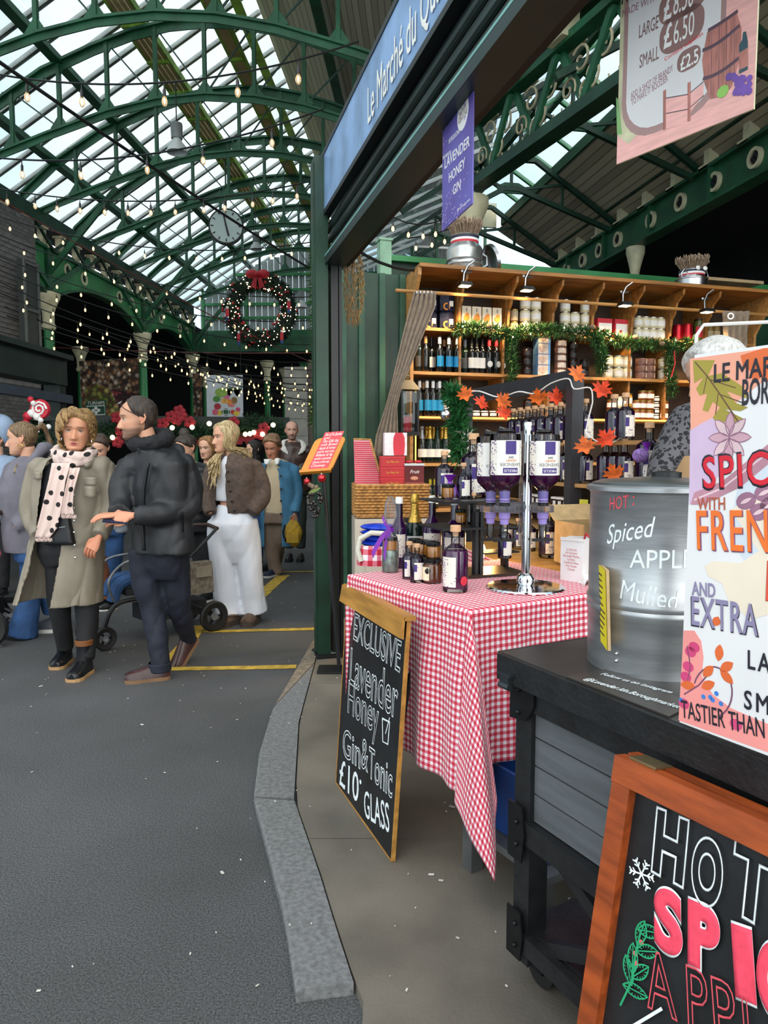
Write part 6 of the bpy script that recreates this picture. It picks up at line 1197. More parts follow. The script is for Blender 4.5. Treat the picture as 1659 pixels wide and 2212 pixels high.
for a in (0,1):mb=MB();mb.box((0,-.19,.23),(.26,.12,.005),rot=MX.Rotation(R(-35),3,'X'));mb.build('flap',KR,t,0,rot=a*PI/2+PI/2)
p0,p1=at(768,1120,4.32),at(915,1120,4.47);c=(p0+p1)/2;Wh=(p1-p0).length
t=thing('chest','beige chest under the wicker hamper','chest',(c.x,c.y+.12,.03),R(6));MB().box((0,0,.51),(Wh+.02,.34,1.02)).build('body',mat('beige_chest','b9b0a2',.6,var=.06),t,0);MB().box((-.12,-.175,.8),(.1,.012,.3)).build('panel',MATS['beige_chest'],t,0)
t=thing('hamper','open wicker picnic hamper with red striped lining beside the green post','basket',(c.x,c.y+.12,1.055),R(6));WK=mat('wicker','b07f45',.6,var=.3,scale=30);hh=.20;hw,hd=Wh/2,.15
wk=MB()
for k in range(11):
 z=.01+hh*k/11+.008
 P=[(-hw,-hd),(hw,-hd),(hw,hd),(-hw,hd)];path=[]
 for (ax,ay),(bx_,by)in zip(P,P[1:]+P[:1]):
  n=26 if abs(bx_-ax)>.2 else 14
  for j in range(n):f=j/n;nx,ny=(by-ay),-(bx_-ax);ln_=math.hypot(nx,ny);w=.006*(1 if (j//1+k)%2 else -1);path.append((ax+(bx_-ax)*f+nx/ln_*w,ay+(by-ay)*f+ny/ln_*w,z))
 wk.tube(path,.0085,5,closed=True)
wk.build('weave',WK,t);MB().box((0,0,.008),(hw*2,hd*2,.012)).build('bottom',WK,t,0)
MB().tube([(-hw,-hd,hh),(hw,-hd,hh),(hw,hd,hh),(-hw,hd,hh)],.011,6,closed=True).build('rim',WK,t)
STR=mat('red_stripe_cloth','c98a94',.8);lid=MB();lid.add([(-hw,-.02,hh),(-hw+.17,-.02,hh),(-hw+.1,.09,hh+.28),(-hw,.09,hh+.28)],[(0,1,2,3)]);lid.build('lid_lining',STR,t,0)
for k in range(22):z0=k/22;x1=-hw+.17-.07*z0;MB().beam((-hw,-.022+.11*z0,hh+.28*z0),(x1,-.022+.11*z0,hh+.28*z0),.004,.006).build('stripe',REDP,t,0)
mb=MB();mb.tube([(-hw,.0,hh+.02),(-hw+.175,0,hh+.02),(-hw+.105,.1,hh+.285),(-hw,.1,hh+.285)],.01,6);mb.build('lid_rim',WK,t)
MB().sph((hw*.55,-hd-.012,hh*.75),(.012,.008,.016),8,6).build('catch',mat('brown_leather','6b4226',.5),t)
rb=thing('red_box','x','box',(0,0,-9));MB().box((0,0,.031),(.15,.11,.062)).build('box',mat('red_gift_box','b0141f',.35,var=.08),rb,0);MB().box((0,0,.058),(.156,.116,.012)).build('lid_edge',mat('red_gift_lid','c01c28',.35),rb,0);letter('Le Marché',rb,GOLD,0,.03,.018,y=-.056)
hb=V((c.x,c.y+.12,1.055+.165))
MB().box((0,.02,.1),(hw*1.9,hd*1.7,.16)).build('packing',mat('straw','a98f5a',.9,var=.3,scale=60),t,0)
for k in range(3):place(rb,hb+V((.01,-.06,.018+.066*k)),'%s of three stacked red gift boxes in the hamper'%('bottom','middle','top')[k],rz=R(6))
mt=thing('maroon_tin','maroon tin with white script standing in the hamper','tin',hb+V((.145,-.06,.018)),R(6));MB().box((0,0,.07),(.12,.1,.14)).build('tin',mat('maroon_tin_paint','5c1018',.3,.3),mt,0);MB().box((0,0,.145),(.126,.106,.014)).build('lid',STEEL,mt,0);letter('Fruit',mt,WHITEP,0,.1,.03,y=-.052,shear=.3);MB().sph((0,-.051,.06),(.025,.002,.012),12,6).build('picture',mat('peach_picture','c98a6d',.5),mt);MB().box((0,-.051,.02),(.12,.002,.03)).build('band',mat('dusky_red_band','8d3a35',.5),mt,0)
bw=thing('bow','red ribbon bow on top of the maroon tin','bow',hb+V((.145,-.06,.172)),R(6));MB().sph((-.03,0,.008),(.03,.02,.01),8,6).sph((.03,0,.008),(.03,.02,.01),8,6).build('loops',mat('satin_red_ribbon','c31226',.3),bw)
gx=thing('gift_box','white patterned gift box with red waisted band on the stacked red boxes','box',hb+V((.03,-.06,.219)),R(6));MB().box((0,0,.07),(.14,.09,.14)).build('carton',mat('speckled_white_red','ead9dc',.6,var=.12,scale=60),gx,0);mb=MB();mb.prism([(-.03,0),(.03,0),(.034,.03),(.036,.07),(.034,.11),(.022,.14),(-.022,.14),(-.034,.11),(-.036,.07),(-.034,.03)],.004,lambda u,v,w:(u+.02,-.0455-w,v));mb.build('red_band',REDP,gx,0)
pb_=S(1.3,4.65,1.1)
t=thing('plinth','dark stepped plinth behind the steel urn carrying a large gin bottle','plinth',(1.14,3.09,.93),RS);MB().box((0,0,.2),(.36,.2,.4)).build('block',mat('dark_olive_wood','2e2b1e',.6),t,0)
t=thing('service_counter','dark service counter between the urn and the vendor','counter',(1.14,3.09,.03),RS);MB().box((0,0,.45),(.4,.24,.9)).build('body',BLACKW,t,0)
o=gin_bottle(.25,.055,PURP);q=at(1400,1024,3.03);place(o,(q.x,q.y,1.332),'large gin bottle with violet label directly behind the steel urn',rz=-.2);p=o.location+V((-.06,-.07,.11));t=thing('lavender_sachet','purple net sachet leaning on the large bottle behind the urn','sachet',p,0);MB().sph((0,0,0),(.035,.02,.03),12,9).build('pouch',MATS['lavender_net'],t);MB().lathe([(.01,.0),(.008,.01),(.018,.03),(.024,.036)],9,c=(.025,0,.02)).build('gathered_top',RIB,t,30)
q=at(1452,1024,3.05);t=thing('kraft_bag','plain kraft paper bag left of the drinks poster','bag',(q.x,q.y,1.332),RS);MB().box((0,0,.06),(.085,.06,.12)).build('bag',mat('kraft_paper','a58a5e',.8,var=.1),t,0)
for dx,lb in ((-.01,'left'),(.055,'right')):p=V((q.x+dx,q.y+.08,1.332));place(jm,p,'gold lidded jar behind the kraft bag, %s one'%lb,rz=0,scale=.85)
# PEOPLE
def remesh(mb,vox,smooth=3,wr=None,seed=0.0):
 me=mb.mesh('tmp',[],0);o=bpy.data.objects.new('tmp',me);COL.objects.link(o)
 m=o.modifiers.new('r','REMESH');m.mode='VOXEL';m.voxel_size=vox
 if smooth:s=o.modifiers.new('s','SMOOTH');s.factor=.5;s.iterations=smooth
 dg=bpy.context.evaluated_depsgraph_get();n=bpy.data.meshes.new_from_object(o.evaluated_get(dg));bpy.data.objects.remove(o);bpy.data.meshes.remove(me)
 if wr:
  N=len(n.vertices);co=np.empty(N*3,np.float32);n.vertices.foreach_get('co',co);co=co.reshape(-1,3);nm=np.empty(N*3,np.float32);n.vertices.foreach_get('normal',nm);nm=nm.reshape(-1,3)
  amp,sx,sz=wr;d=np.array([.5*NZ.noise(V((c[0]*sx+seed,c[1]*sx,c[2]*sz+c[0]*sx*.35)))-.42*max(0,1-2.4*abs(NZ.noise(V((c[0]*sx*.5,c[1]*sx*.5+seed,c[2]*sz*.75-c[0]*sx*.6)))))**2+.22*NZ.noise(V((c[0]*sx*2+seed,c[1]*sx*2,c[2]*sz*2+c[0]*sx)))for c in co],np.float32)
  n.vertices.foreach_set('co',(co+nm*(d*amp)[:,None]).ravel())
 n.polygons.foreach_set('use_smooth',[True]*len(n.polygons));n.update();return n
def wear(name,me,m,root):
 me.name=name;me.materials.clear();me.materials.append(m);return put(name,me,root)
def ering(c,hw,hd,yaw=0,gap=None,th=.014,n=28):
 cs,sn=math.cos(yaw),math.sin(yaw)
 def P(a,k=1.0,off=0):x,y=(hw-off)*math.sin(a),-(hd-off)*math.cos(a);return c+V((x*cs-y*sn,x*sn+y*cs,0))
 if gap is None:return [P(2*PI*k/n)for k in range(n)]
 a0,g=gap;A=[a0+g+(2*PI-2*g)*k/n for k in range(n+1)]
 return [P(a)for a in A]+[P(a,1,th)for a in A[::-1]]
def sstep(a,b,x):t=max(0.,min(1.,(x-a)/(b-a)));return t*t*(3-2*t)
def itp(T,z):
 if z<=T[0][0]:return T[0][1]
 for (a,b),(c,d)in zip(T,T[1:]):
  if z<=c:f=(z-a)/(c-a);f=f*f*(3-2*f)*.4+f*.6;return b+(d-b)*f
 return T[-1][1]
HW=[(-.118,.012),(-.112,.028),(-.1,.042),(-.08,.054),(-.05,.064),(-.02,.071),(.02,.0755),(.05,.0765),(.075,.0715),(.095,.058),(.108,.04),(.115,.022),(.118,.004)]
HF=[(-.118,.066),(-.112,.08),(-.1,.088),(-.08,.087),(-.05,.088),(0,.087),(.03,.093),(.06,.088),(.085,.07),(.102,.045),(.112,.02),(.118,-.01)]
HB=[(-.118,-.03),(-.1,-.005),(-.08,.02),(-.05,.062),(-.02,.086),(.02,.1),(.06,.101),(.085,.086),(.102,.062),(.112,.04),(.118,.016)]
def head_pt(t,z,off=0.0):
 w,f,b=itp(HW,z),itp(HF,z),itp(HB,z);yc=(b-f)/2;d=(b+f)/2;s,c=math.sin(t),math.cos(t)
 e=.88 if c>0 else 1.0
 p=V((w*math.copysign(abs(s)**e,s),yc-d*math.copysign(abs(c)**e,c),z))
 return p+V((p.x,p.y-.005,p.z*(1 if z>0 else .3))).normalized()*off if off else p
def g2(x,s):return math.exp(-(x/s)**2)
def head_mesh(mb,MXh,skin,lips,brow,beard=None,nose=1.0,brow_w=1.0):
 NT,NZ_=76,64;sk=np.array(lin(skin)[:3]);lp=np.array(lin(lips)[:3]);br=np.array(lin(brow)[:3]);bd=np.array(lin(beard)[:3])if beard else None;vs=[];cs=[]
 for j in range(NZ_+1):
  u=j/NZ_;z=-.118+.236*(u+.06*math.sin(2*PI*u)*-1)
  for i in range(NT):
   t=2*PI*i/NT;t=t-.35*math.sin(t);p=head_pt(t,z);x=p.x;fr_=1 if p.y<-.02 else sstep(.03,-.02,p.y);c=sk.copy()
   if fr_>0:
    ax=abs(x);nz=(.004+.023*sstep(.012,-.042,z))*sstep(-.058,-.046,z)*sstep(.03,.012,z)
    dy=-nose*nz*g2(x,.010+.006*sstep(.0,-.04,z))-nose*.007*g2(ax-.012,.006)*g2(z+.045,.007)
    dy+=.0085*g2(ax-.031,.017)*g2(z-.002,.011)-.004*g2(ax-.03,.02)*g2(z-.021,.008)+.0035*g2(x,.012)*g2(z-.008,.008)
    dy-=.005*g2(x,.021)*(g2(z+.0685,.0045)+1.15*g2(z+.079,.0055));dy+=.0035*g2(x,.022)*g2(z+.0735,.002)
    dy-=.005*g2(x,.02)*g2(z+.101,.011)+.004*g2(ax-.044,.02)*g2(z+.028,.02);dy+=.002*g2(ax-.03,.006)*g2(z+.068,.015)
    p.y+=dy*fr_
    L=g2(x,.019-.004*(z>-.0735))*max(g2(z+.0688,.0042),g2(z+.0785,.0052));c=c+(lp-c)*min(1,L*1.4)*fr_
    c=c*(1-.75*g2(x,.018)*g2(z+.0735,.0016)*fr_)  # shade of the slit between the lips, painted in
    B=g2(z-.0205+.012*(ax-.03)*8*.06-.002*g2(ax-.03,.02),.0038*brow_w)*sstep(.008,.016,ax)*sstep(.058,.045,ax);c=c+(br-c)*min(.9,B*1.1)*fr_
    E_=g2(ax-.031,.0135)*g2(z-.0075,.0022);c=c*(1-.8*E_*fr_)
    c=c+(np.array([.62,.18,.13])*.8-c)*.22*(g2(ax-.045,.02)*g2(z+.03,.018)+.8*g2(x,.012)*g2(z+.042,.01))*fr_
    c=c*(1-.3*g2(ax-.009,.004)*g2(z+.054,.003)*fr_)  # nostril shade painted into the skin colour
   if bd is not None:
    k=sstep(-.04,-.065,z)*sstep(.03,-.01,p.y)*(1-.85*g2(x,.02)*g2(z+.0735,.008))+.8*g2(x,.026)*g2(z+.06,.006)*fr_;k+=.7*g2(abs(x)-.07,.01)*sstep(.01,-.03,z)*g2(p.y,.03)
    c=c+(bd-c)*min(.72,.72*k)
   vs.append(MXh@p);cs.append(tuple(c)+(1,))
 fs=[(j*NT+i,j*NT+(i+1)%NT,(j+1)*NT+(i+1)%NT,(j+1)*NT+i)for j in range(NZ_)for i in range(NT)]+[tuple(range(NT))[::-1],tuple(NZ_*NT+i for i in range(NT))]
 o=len(mb.v);mb.v+=[tuple(p)for p in vs];mb.f+=[tuple(i+o for i in f)for f in fs];mb.m+=[0]*len(fs);mb.c+=cs
 for s in (-1,1):
  mb.col=tuple(sk*np.array([1.0,.88,.85]))+(1,);R3=MXh.to_3x3()
  E=[(s*.074,.012,.018),(s*.083,.026,.022),(s*.086,.03,.005),(s*.082,.022,-.015),(s*.076,.008,-.028),(s*.072,.002,-.02),(s*.073,.006,0)]
  mb.tube([MXh@V(q)for q in E],[.004,.006,.0065,.006,.0065,.005,.004],7,closed=True);mb.sph(MXh@V((s*.0765,.012,-.002)),(.005,.016,.024),8,6,m=R3)
def eyes(root,MXh,iris='4a3a2a'):
 Rm=MXh.to_3x3()
 for s in (-1,1):
  c=MXh@V((s*.031,-.0700,.0));sc=Rm.to_scale().x
  e=MB().sph((0,0,0),.0115,14,10).build('eye',mat('eye_white','c4bab2',.25,var=.02),root,60,c);e.rotation_euler=Rm.to_euler();e.scale=(sc,)*3
  MB().sph((0,-.0076,.0004),(.0062,.0044,.0062),12,8).build('iris',mat('iris_'+iris,iris,.15,var=.1),e);MB().sph((0,-.0104,0),(.0024,.0018,.0024),8,6).build('pupil',BLACKM,e)
  MB().tube([(-.014,-.0065,.0018),(-.007,-.0106,.0052),(0,-.0118,.006),(.007,-.0106,.0052),(.014,-.0065,.0014)],[.0012,.0024,.0028,.0024,.0012],6).build('upper_lid',mat('lid_shadow','6b4636',.6),e)
def hairmat(name,c,c2):return mat(name,c,.42,var=.2,scale=22,col2=c2,stretch=(4,4,.6),bump=.5,bscale=90)
def hair_cap(root,MXh,m,thr,th,noise=0,nsc=20,name='hair',seed=1,off=.002):
 """shell of hair over the head: thr = [(angle from the front deg, lowest z)], th = thickness"""
 NT,NH=64,40;vs=[];fs=[]
 for j in range(NH+1):
  for i in range(NT):
   t=2*PI*i/NT;a=abs(math.degrees(t if t<=PI else 2*PI-t));zl=itp(thr,a);f=j/NH;z=zl+(.1175-zl)*(1-(1-f)**1.5);e=min(1,f*6);o=off+th*(.25+.75*sstep(0,1,e))if f>0 else -.004
   if noise and f>0:q=head_pt(t,z,0);o+=noise*(NZ.noise(q*nsc+V((seed,0,0)))+.5*NZ.noise(q*nsc*2.3))
   vs.append(MXh@head_pt(t,max(z,-.117),o))
 fs=[(j*NT+i,j*NT+(i+1)%NT,(j+1)*NT+(i+1)%NT,(j+1)*NT+i)for j in range(NH)for i in range(NT)]+[tuple(NH*NT+i for i in range(NT))]
 mb=MB();mb.add(vs,fs);return mb.build(name,m,root,80)
def lock(mb,pts,r,n=6):mb.tube(pts,[r*f for f in ([.5]+[1]*(len(pts)-2)+[.15])],n,flat=.6)
def spl(P,k=4):
 P=[V(p)for p in P];O=[]
 for i in range(len(P)-1):
  p0,p1,p2,p3=P[max(0,i-1)],P[i],P[i+1],P[min(len(P)-1,i+2)]
  for q in range(k):t=q/k;O.append(.5*((2*p1)+(p2-p0)*t+(2*p0-5*p1+4*p2-p3)*t*t+(3*p1-p0-3*p2+p3)*t**3))
 return O+[P[-1]]
def rspl(r,k=4):return [r[i]+(r[i+1]-r[i])*q/k for i in range(len(r)-1)for q in range(k)]+[r[-1]]
def hand(mb,w,d,n,thumb,curl=.5,s=1.0):
 """w wrist, d direction of the fingers, n back-of-hand normal, thumb = +-1 side"""
 d=V(d).normalized();n=(V(n)-d*V(n).dot(d)).normalized();x=d.cross(n)*thumb
 L=.088*s;mb.loft([[w+d*(L*f)+x*(.021+.021*min(1,f*1.6))*s*math.cos(a)+n*.0145*s*math.sin(a)for a in [2*PI*k/12 for k in range(12)]]for f in (-.15,.1,.4,.75,1.0)])
 for k,(o,l)in enumerate(((.03,.072),(.0105,.08),(-.0105,.075),(-.03,.058))):
  p=w+d*L*.93+x*o*s;a=curl*(.45+.1*k);P=[p-d*.02*s,p];dd=d.copy()
  for f in (.45,.32,.23):dd=(dd*math.cos(a)-n*math.sin(a)).normalized();n2=dd.cross(x*thumb);p=p+dd*l*f*s;P.append(p);a=curl*1.0
  mb.tube(P,[.0095*s,.0095*s,.009*s,.008*s,.006*s],7)
 p=w+d*.02*s+x*.024*s;mb.tube([p-x*.008*s,p+x*.016*s+d*.022*s-n*.004*s,p+x*.02*s+d*.05*s-n*.012*s,p+x*.012*s+d*.074*s-n*.016*s],[.013*s,.0115*s,.0095*s,.0065*s],7)
SKINM=vcol('skin',.48,.05,60,bump=.05,bscale=500,sss=.08)
class Person:
 def __init__(s,label,Y,foot,skin='d9a88b'):
  s.Y=Y;b=at(foot[0],foot[1],Y);s.b=V((b.x,Y,0));s.root=thing('person',label,'person',s.b);s.skin=skin;s.bm=MB();s.parts=MB();s.bm.col=lin(skin);s.hands=[]
 def p(s,px,py,dy=0):return at(px,py,s.Y+dy)-s.b
 def head(s,px,py,yaw,pitch=0,roll=0,k=1.0,lips='b5625a',brow='5b4432',beard=None,nose=1.0,iris='4a3a2a',neck=None,dy=0):
  c=s.p(px,py,dy);s.H=MX.Translation(c)@MX.Rotation(R(yaw),4,'Z')@MX.Rotation(R(pitch),4,'X')@MX.Rotation(R(roll),4,'Y')@MX.Scale(k,4)
  s.hc=c;s.k=k;s.spec=(lips,brow,beard,nose,iris);s.neck=s.p(*neck)if neck else c+V((0,.03,-.2*k));return s
 def torso(s,rings,yaw=0,m=None,name='coat',arms=(),gap=None,th=.014,vox=.012,wr=(.012,9,5),extra=None,caps=True,smooth=3):
  mb=MB();L=[ering(s.p(r[0],r[1],r[4]if len(r)>4 else 0),r[2],r[3],R(yaw),(R(gap[0])if not isinstance(gap[0],(list,tuple))else R(gap[0][i]),R(gap[1][i]if isinstance(gap[1],(list,tuple))else gap[1]))if gap else None,th)for i,r in enumerate(rings)]
  LL=[]
  for a,b in zip(L,L[1:]):LL+=[[p.lerp(q,k/4)for p,q in zip(a,b)]for k in range(4)]
  mb.loft(LL+[L[-1]],caps=caps)
  for P,rr in arms:P=[s.p(*q)for q in P];mb.tube(spl(P),rspl(rr),14);mb.sph(P[0]-V((0,0,.012)),rr[0]*1.02,12,8)
  if extra:extra(mb)
  return wear(name,remesh(mb,vox,smooth,wr,rnd.random()*50),m,s.root)
 def legs(s,LG,pelvis,m,name='trousers',vox=.012,wr=(.010,9,6),yaw=0):
  mb=MB()
  for P,rr in LG:mb.tube(spl([s.p(*q)for q in P]),rspl(rr),14)
  mb.loft([ering(s.p(r[0],r[1],r[4]if len(r)>4 else 0),r[2],r[3],R(yaw))for r in pelvis]);return wear(name,remesh(mb,vox,3,wr,rnd.random()*50),m,s.root)
 def shoe(s,an,ang,L,m,sole,h=.09,w=.045,name='shoe',tilt=0,boot=0,heel=.0,sole_h=.022):
  """an: pixel of the ankle's ground point (heel side), ang: toe direction deg (0 = to camera, + = image right)"""
  o=s.p(*an)if not isinstance(an,V)else an;t=bpy.data.objects.new(name,None);rot=MX.Translation(o)@MX.Rotation(R(ang),4,'Z')@MX.Rotation(R(tilt),4,'X')
  mb=MB();prof=[(.05,.6,.75),(.03,.9,1),(0,1,1),(-.05,.95,.85),(-L*.5,1.02,.62),(-L*.72,1.05,.5),(-L*.88,.85,.42),(-L*.97,.45,.3)]
  mb.loft([[rot@V((w*ww*math.cos(a),y,sole_h+max(0,math.sin(a))*h*hh if math.sin(a)>0 else sole_h*.9))for a in [2*PI*k/14 for k in range(14)]]for y,ww,hh in prof])
  if boot:mb.loft([[rot@V((w*k_*math.cos(a),y0+w*1.12*k_*math.sin(a),z))for a in [2*PI*k/14 for k in range(14)]]for z,k_,y0 in ((sole_h,.95,.0),(h,.95,0),(boot*.7,.93,.005),(boot,1.0,.005))])
  up=mb.build(name,m,s.root,50)
  sb=MB();out=[(w*1.08*ww,y)for y,ww,hh in prof];poly=[(x,y)for x,y in out]+[(-x,y)for x,y in out[::-1]];sb.prism(poly,sole_h,lambda u,v,q:rot@V((u,v,q)));sb.build('sole',sole,up,0);return up,rot
 def arm(s,P,rr):s.parts.tube(spl([s.p(*q)for q in P],3),rspl(rr,3),10)
 def hand(s,w,d,n,th,curl=.5,k=1.0):s.hands.append((s.p(*w),V(d),V(n),th,curl,k))
 def finish(s,trunk,LG=(),AR=(),vox=.014):
  mb=s.parts
  L=[ering(s.p(r[0],r[1],r[4]if len(r)>4 else 0),r[2]*.7,r[3]*.7,0,n=16)for r in trunk];mb.loft(L)
  for P,rr in LG:mb.tube(spl([s.p(*q)for q in P],3),[x*.72 for x in rspl(rr,3)],10)
  for P,rr in AR:mb.tube(spl([s.p(*q)-V((0,0,.02 if i==0 else 0))for i,q in enumerate(P)],3),[x*.45 for x in rspl(rr,3)],10)
  hc=s.H@V((0,.03,-.05));k=s.k;mb.tube([s.neck-V((0,0,.05)),s.neck,s.neck.lerp(hc,.5),hc],[.075*k,.06*k,.053*k,.05*k],14)
  me=remesh(mb,vox,2);o=len(s.bm.v);s.bm.v+=[tuple(v.co)for v in me.vertices];s.bm.f+=[tuple(p.vertices)for p in me.polygons];s.bm.m+=[0]*len(me.polygons);s.bm.c+=[lin(s.skin)]*len(me.vertices)
  lips,brow,beard,nose,iris=s.spec;head_mesh(s.bm,s.H,s.skin,lips,brow,beard,nose)
  sk=lin(s.skin);s.bm.col=(min(1,sk[0]*1.02),sk[1]*.86,sk[2]*.82,1)
  for w,d,n,th,c,kk in s.hands:hand(s.bm,w,d,n,th,c,kk)
  b=s.bm.build('body',SKINM,s.root,60);eyes(s.root,s.H,iris);return s
BLKF=mat('black_fabric','111216',.8,var=.3,scale=30,bump=.15,bscale=300);SOLEB=mat('black_sole','16161a',.6);SOLEW=mat('white_sole','dcd9d2',.6);SOLET=mat('tan_sole','b08a5e',.6)
def flatm(s,rows,name,m,thick=.006,sm=60,root=None):
 mb=MB();L=[[s.p(x0,y,dy),s.p((x0+x1)/2,y,dy-.012),s.p(x1,y,dy)]for x0,x1,y,dy in rows];LL=[]
 for a,b in zip(L,L[1:]):LL+=[[p.lerp(q,k/4)for p,q in zip(a,b)]for k in range(4)]
 LL.append(L[-1]);mb.loft(LL,caps=False,closed=False);o=mb.build(name,m,root or s.root,sm);q=o.modifiers.new('t','SOLIDIFY');q.thickness=thick;q.offset=0;return o
# woman in beige coat
KH=mat('khaki_coat','867d6d',.55,var=.12,scale=5,bump=.12,bscale=120);SCARF=bpy.data.materials.new('spotted_scarf');SCARF.use_nodes=True
_t=SCARF.node_tree;_b=_t.nodes['Principled BSDF'];_b.inputs['Roughness'].default_value=.85;_tc=nd(_t,'ShaderNodeTexCoord');_mp=nd(_t,'ShaderNodeMapping');_mp.inputs['Rotation'].default_value=(PI/2,0,0);_v=nd(_t,'ShaderNodeTexVoronoi',i_Scale=13.0,voronoi_dimensions='2D');_v.inputs['Randomness'].default_value=.6;_l=nd(_t,'ShaderNodeMath',operation='LESS_THAN');_l.inputs[1].default_value=.21;_m=nd(_t,'ShaderNodeMix',data_type='RGBA');_m.inputs[6].default_value=lin('d5bdb4');_m.inputs[7].default_value=lin('191617')
_t.links.new(_tc.outputs['Object'],_mp.inputs['Vector']);_t.links.new(_mp.outputs['Vector'],_v.inputs['Vector']);_t.links.new(_v.outputs['Distance'],_l.inputs[0]);_t.links.new(_l.outputs[0],_m.inputs[0]);_t.links.new(_m.outputs[2],_b.inputs['Base Color'])
A=Person('woman in khaki coat and pale spotted scarf walking towards the camera at left',4.7,(165,1450),'c98f6f')
A.head(165,932,16,0,4,1.13,lips='a8484a',brow='6b4e38',neck=(158,985,.03),iris='4a4034')
AL=[([(128,1180),(128,1300),(142,1400,.12)],[.1,.075,.055]),([(168,1180),(188,1310),(185,1425,-.1)],[.1,.08,.058])]
AA=[([(222,1008),(243,1085,0),(231,1125,-.05),(214,1158,-.14)],[.08,.07,.064,.058]),([(84,1008),(66,1080,.02),(68,1120),(84,1158,-.1)],[.08,.07,.064,.06])]
TR_A=[(152,985,.09,.08),(152,1000,.17,.1),(150,1030,.2,.12),(148,1090,.2,.125),(146,1150,.19,.12),(146,1200,.21,.13)]
A.legs(AL,[(146,1150,.19,.13),(146,1190,.2,.14),(148,1220,.17,.12)],BLKF,'trousers');A.torso([(154,978,.065,.065),(154,992,.1,.09),(152,1010,.17,.11),(150,1050,.195,.125),(148,1100,.19,.125),(146,1165,.19,.12)],8,BLKF,'top',wr=(.006,9,6))
def collarA(mb):mb.tube([A.p(122,990,-.05),A.p(118,975,.02),A.p(150,968,.09),A.p(190,975,.03),A.p(196,992,-.06),A.p(186,1008,-.12)],[.02,.028,.03,.028,.026,.016],10)
A.torso([(152,984,.13,.09),(152,996,.2,.125),(150,1015,.235,.14),(148,1060,.24,.145),(147,1110,.238,.145),(146,1160,.24,.15),(140,1215,.255,.165),(132,1265,.275,.18),(127,1304,.29,.19)],10,KH,'coat',AA,gap=([-16,-16,-16,-18,-22,-25,-26,-27,-28],[16,17,17,18,21,24,24,24,24]),extra=collarA,wr=(.020,8,3.2),vox=.011)
for px,py in ((159,1040),(159,1070),(159,1098),(160,1125),(160,1150),(161,1178),(162,1205)):MB().sph((0,0,0),(.008,.004,.008),8,6).build('snap_button',CHROME,A.root,loc=A.p(px,py,-.165))
for rows in ([(183,209,1031,-.17),(184,209,1048,-.172)],[(183,207,1050,-.168),(184,206,1075,-.17)],[(73,92,1020,-.13),(74,90,1035,-.135)]):flatm(A,rows,'pocket',KH,.008)
SCF=MB();ringp=[A.p(160+38*math.sin(a),979+9*math.cos(a),.02-.14*math.cos(a))for a in [2*PI*k/20 for k in range(20)]]
SCF.tube(ringp,[.042+.008*math.sin(3*k)for k in range(20)],10,closed=True);SCF.tube([p_+V((0,-.012,-.035))for p_ in ringp],[.03+.008*math.cos(4*k)for k in range(20)],10,closed=True)
wear('scarf',remesh(SCF,.008,2,(.012,18,26),3),SCARF,A.root)
def scarf_tail(rows):
 L=[[A.p(x0+(x1-x0)*k/10,y+2*math.sin(k*2.2)*(i>2),dy-.007*math.sin(k*1.3+i*.7))for k in range(11)]for i,(x0,x1,y,dy)in enumerate(rows)];LL=[]
 for a,b in zip(L,L[1:]):LL+=[[p.lerp(q,k/4)for p,q in zip(a,b)]for k in range(4)]
 mb=MB();mb.loft(LL+[L[-1]],caps=False,closed=False);o=mb.build('scarf_end',SCARF,A.root,70);q=o.modifiers.new('t','SOLIDIFY');q.thickness=.005
 fr_=MB()
 for p_ in L[-1]:
  for e in range(3):fr_.tube([p_+V((e*.006,0,0)),p_+V((e*.006+.003,-.004,-.02))],.0016,4)
 fr_.build('fringe',mat('scarf_fringe','d5bdb4',.85),o)
scarf_tail([(112,152,1000,-.165),(104,140,1040,-.185),(92,134,1090,-.195),(80,124,1140,-.2),(76,108,1162,-.2)]);scarf_tail([(150,172,1010,-.165),(140,158,1060,-.19),(134,156,1095,-.19),(132,160,1112,-.19)])
o=wear('shoulder_bag',remesh(MB().box((0,0,0),(.2,.07,.19),taper=.7),.012,5),mat('black_nylon','101116',.5,var=.2),A.root);o.location=A.p(128,1146,-.15);MB().tube([(.0,-.031,.02),(.05,-.026,.028),(.07,-.02,-.01)],.003,5).build('zip',STEEL,o)
for an,ag in (((140,1420,.16),6),((184,1458,-.1),-2)):
 up,rot=A.shoe(A.p(*an)*1.0 if False else V((A.p(*an).x,A.p(*an).y,0.0)),ag,.2,mat('black_leather','15161a',.3,var=.2),SOLET,.1,.052,'ankle_boot',boot=.2)
 MB().lathe([(.05,.19),(.058,.195),(.058,.225),(.05,.23)],14,m=rot.to_3x3(),c=rot.translation).build('brown_cuff',mat('brown_leather_cuff','7a4a22',.5),up)
A.hand((214,1160,-.15),(-.45,-.35,-.8),(-.2,-1,.1),1,.75,1.05)
A.finish(TR_A,AL,AA)
HCUR=hairmat('curly_blonde_hair','6f5330','b08c58');hair_cap(A.root,A.H,HCUR,[(0,.078),(40,.06),(70,.01),(95,-.04),(130,-.085),(180,-.09)],.02,.016,26)
cur=MB();rr=random.Random(6)
for k in range(230):
 a=rr.uniform(28,332);am=min(a,360-a);zl=itp([(28,.07),(60,.02),(90,-.05),(180,-.085)],am);z=rr.uniform(zl,.112);q=head_pt(R(a),z,.022);q1=head_pt(R(a+9),z-.014,.034);q2=head_pt(R(a+16),z-.028 if z>-.06 else z-.012,.03);q3=head_pt(R(a+10),max(-.117,z-.04),.024);lock(cur,[A.H@v for v in spl([q,q1,q2,q3],2)],.0075,5)
cur.build('curls',HCUR,A.root,70);
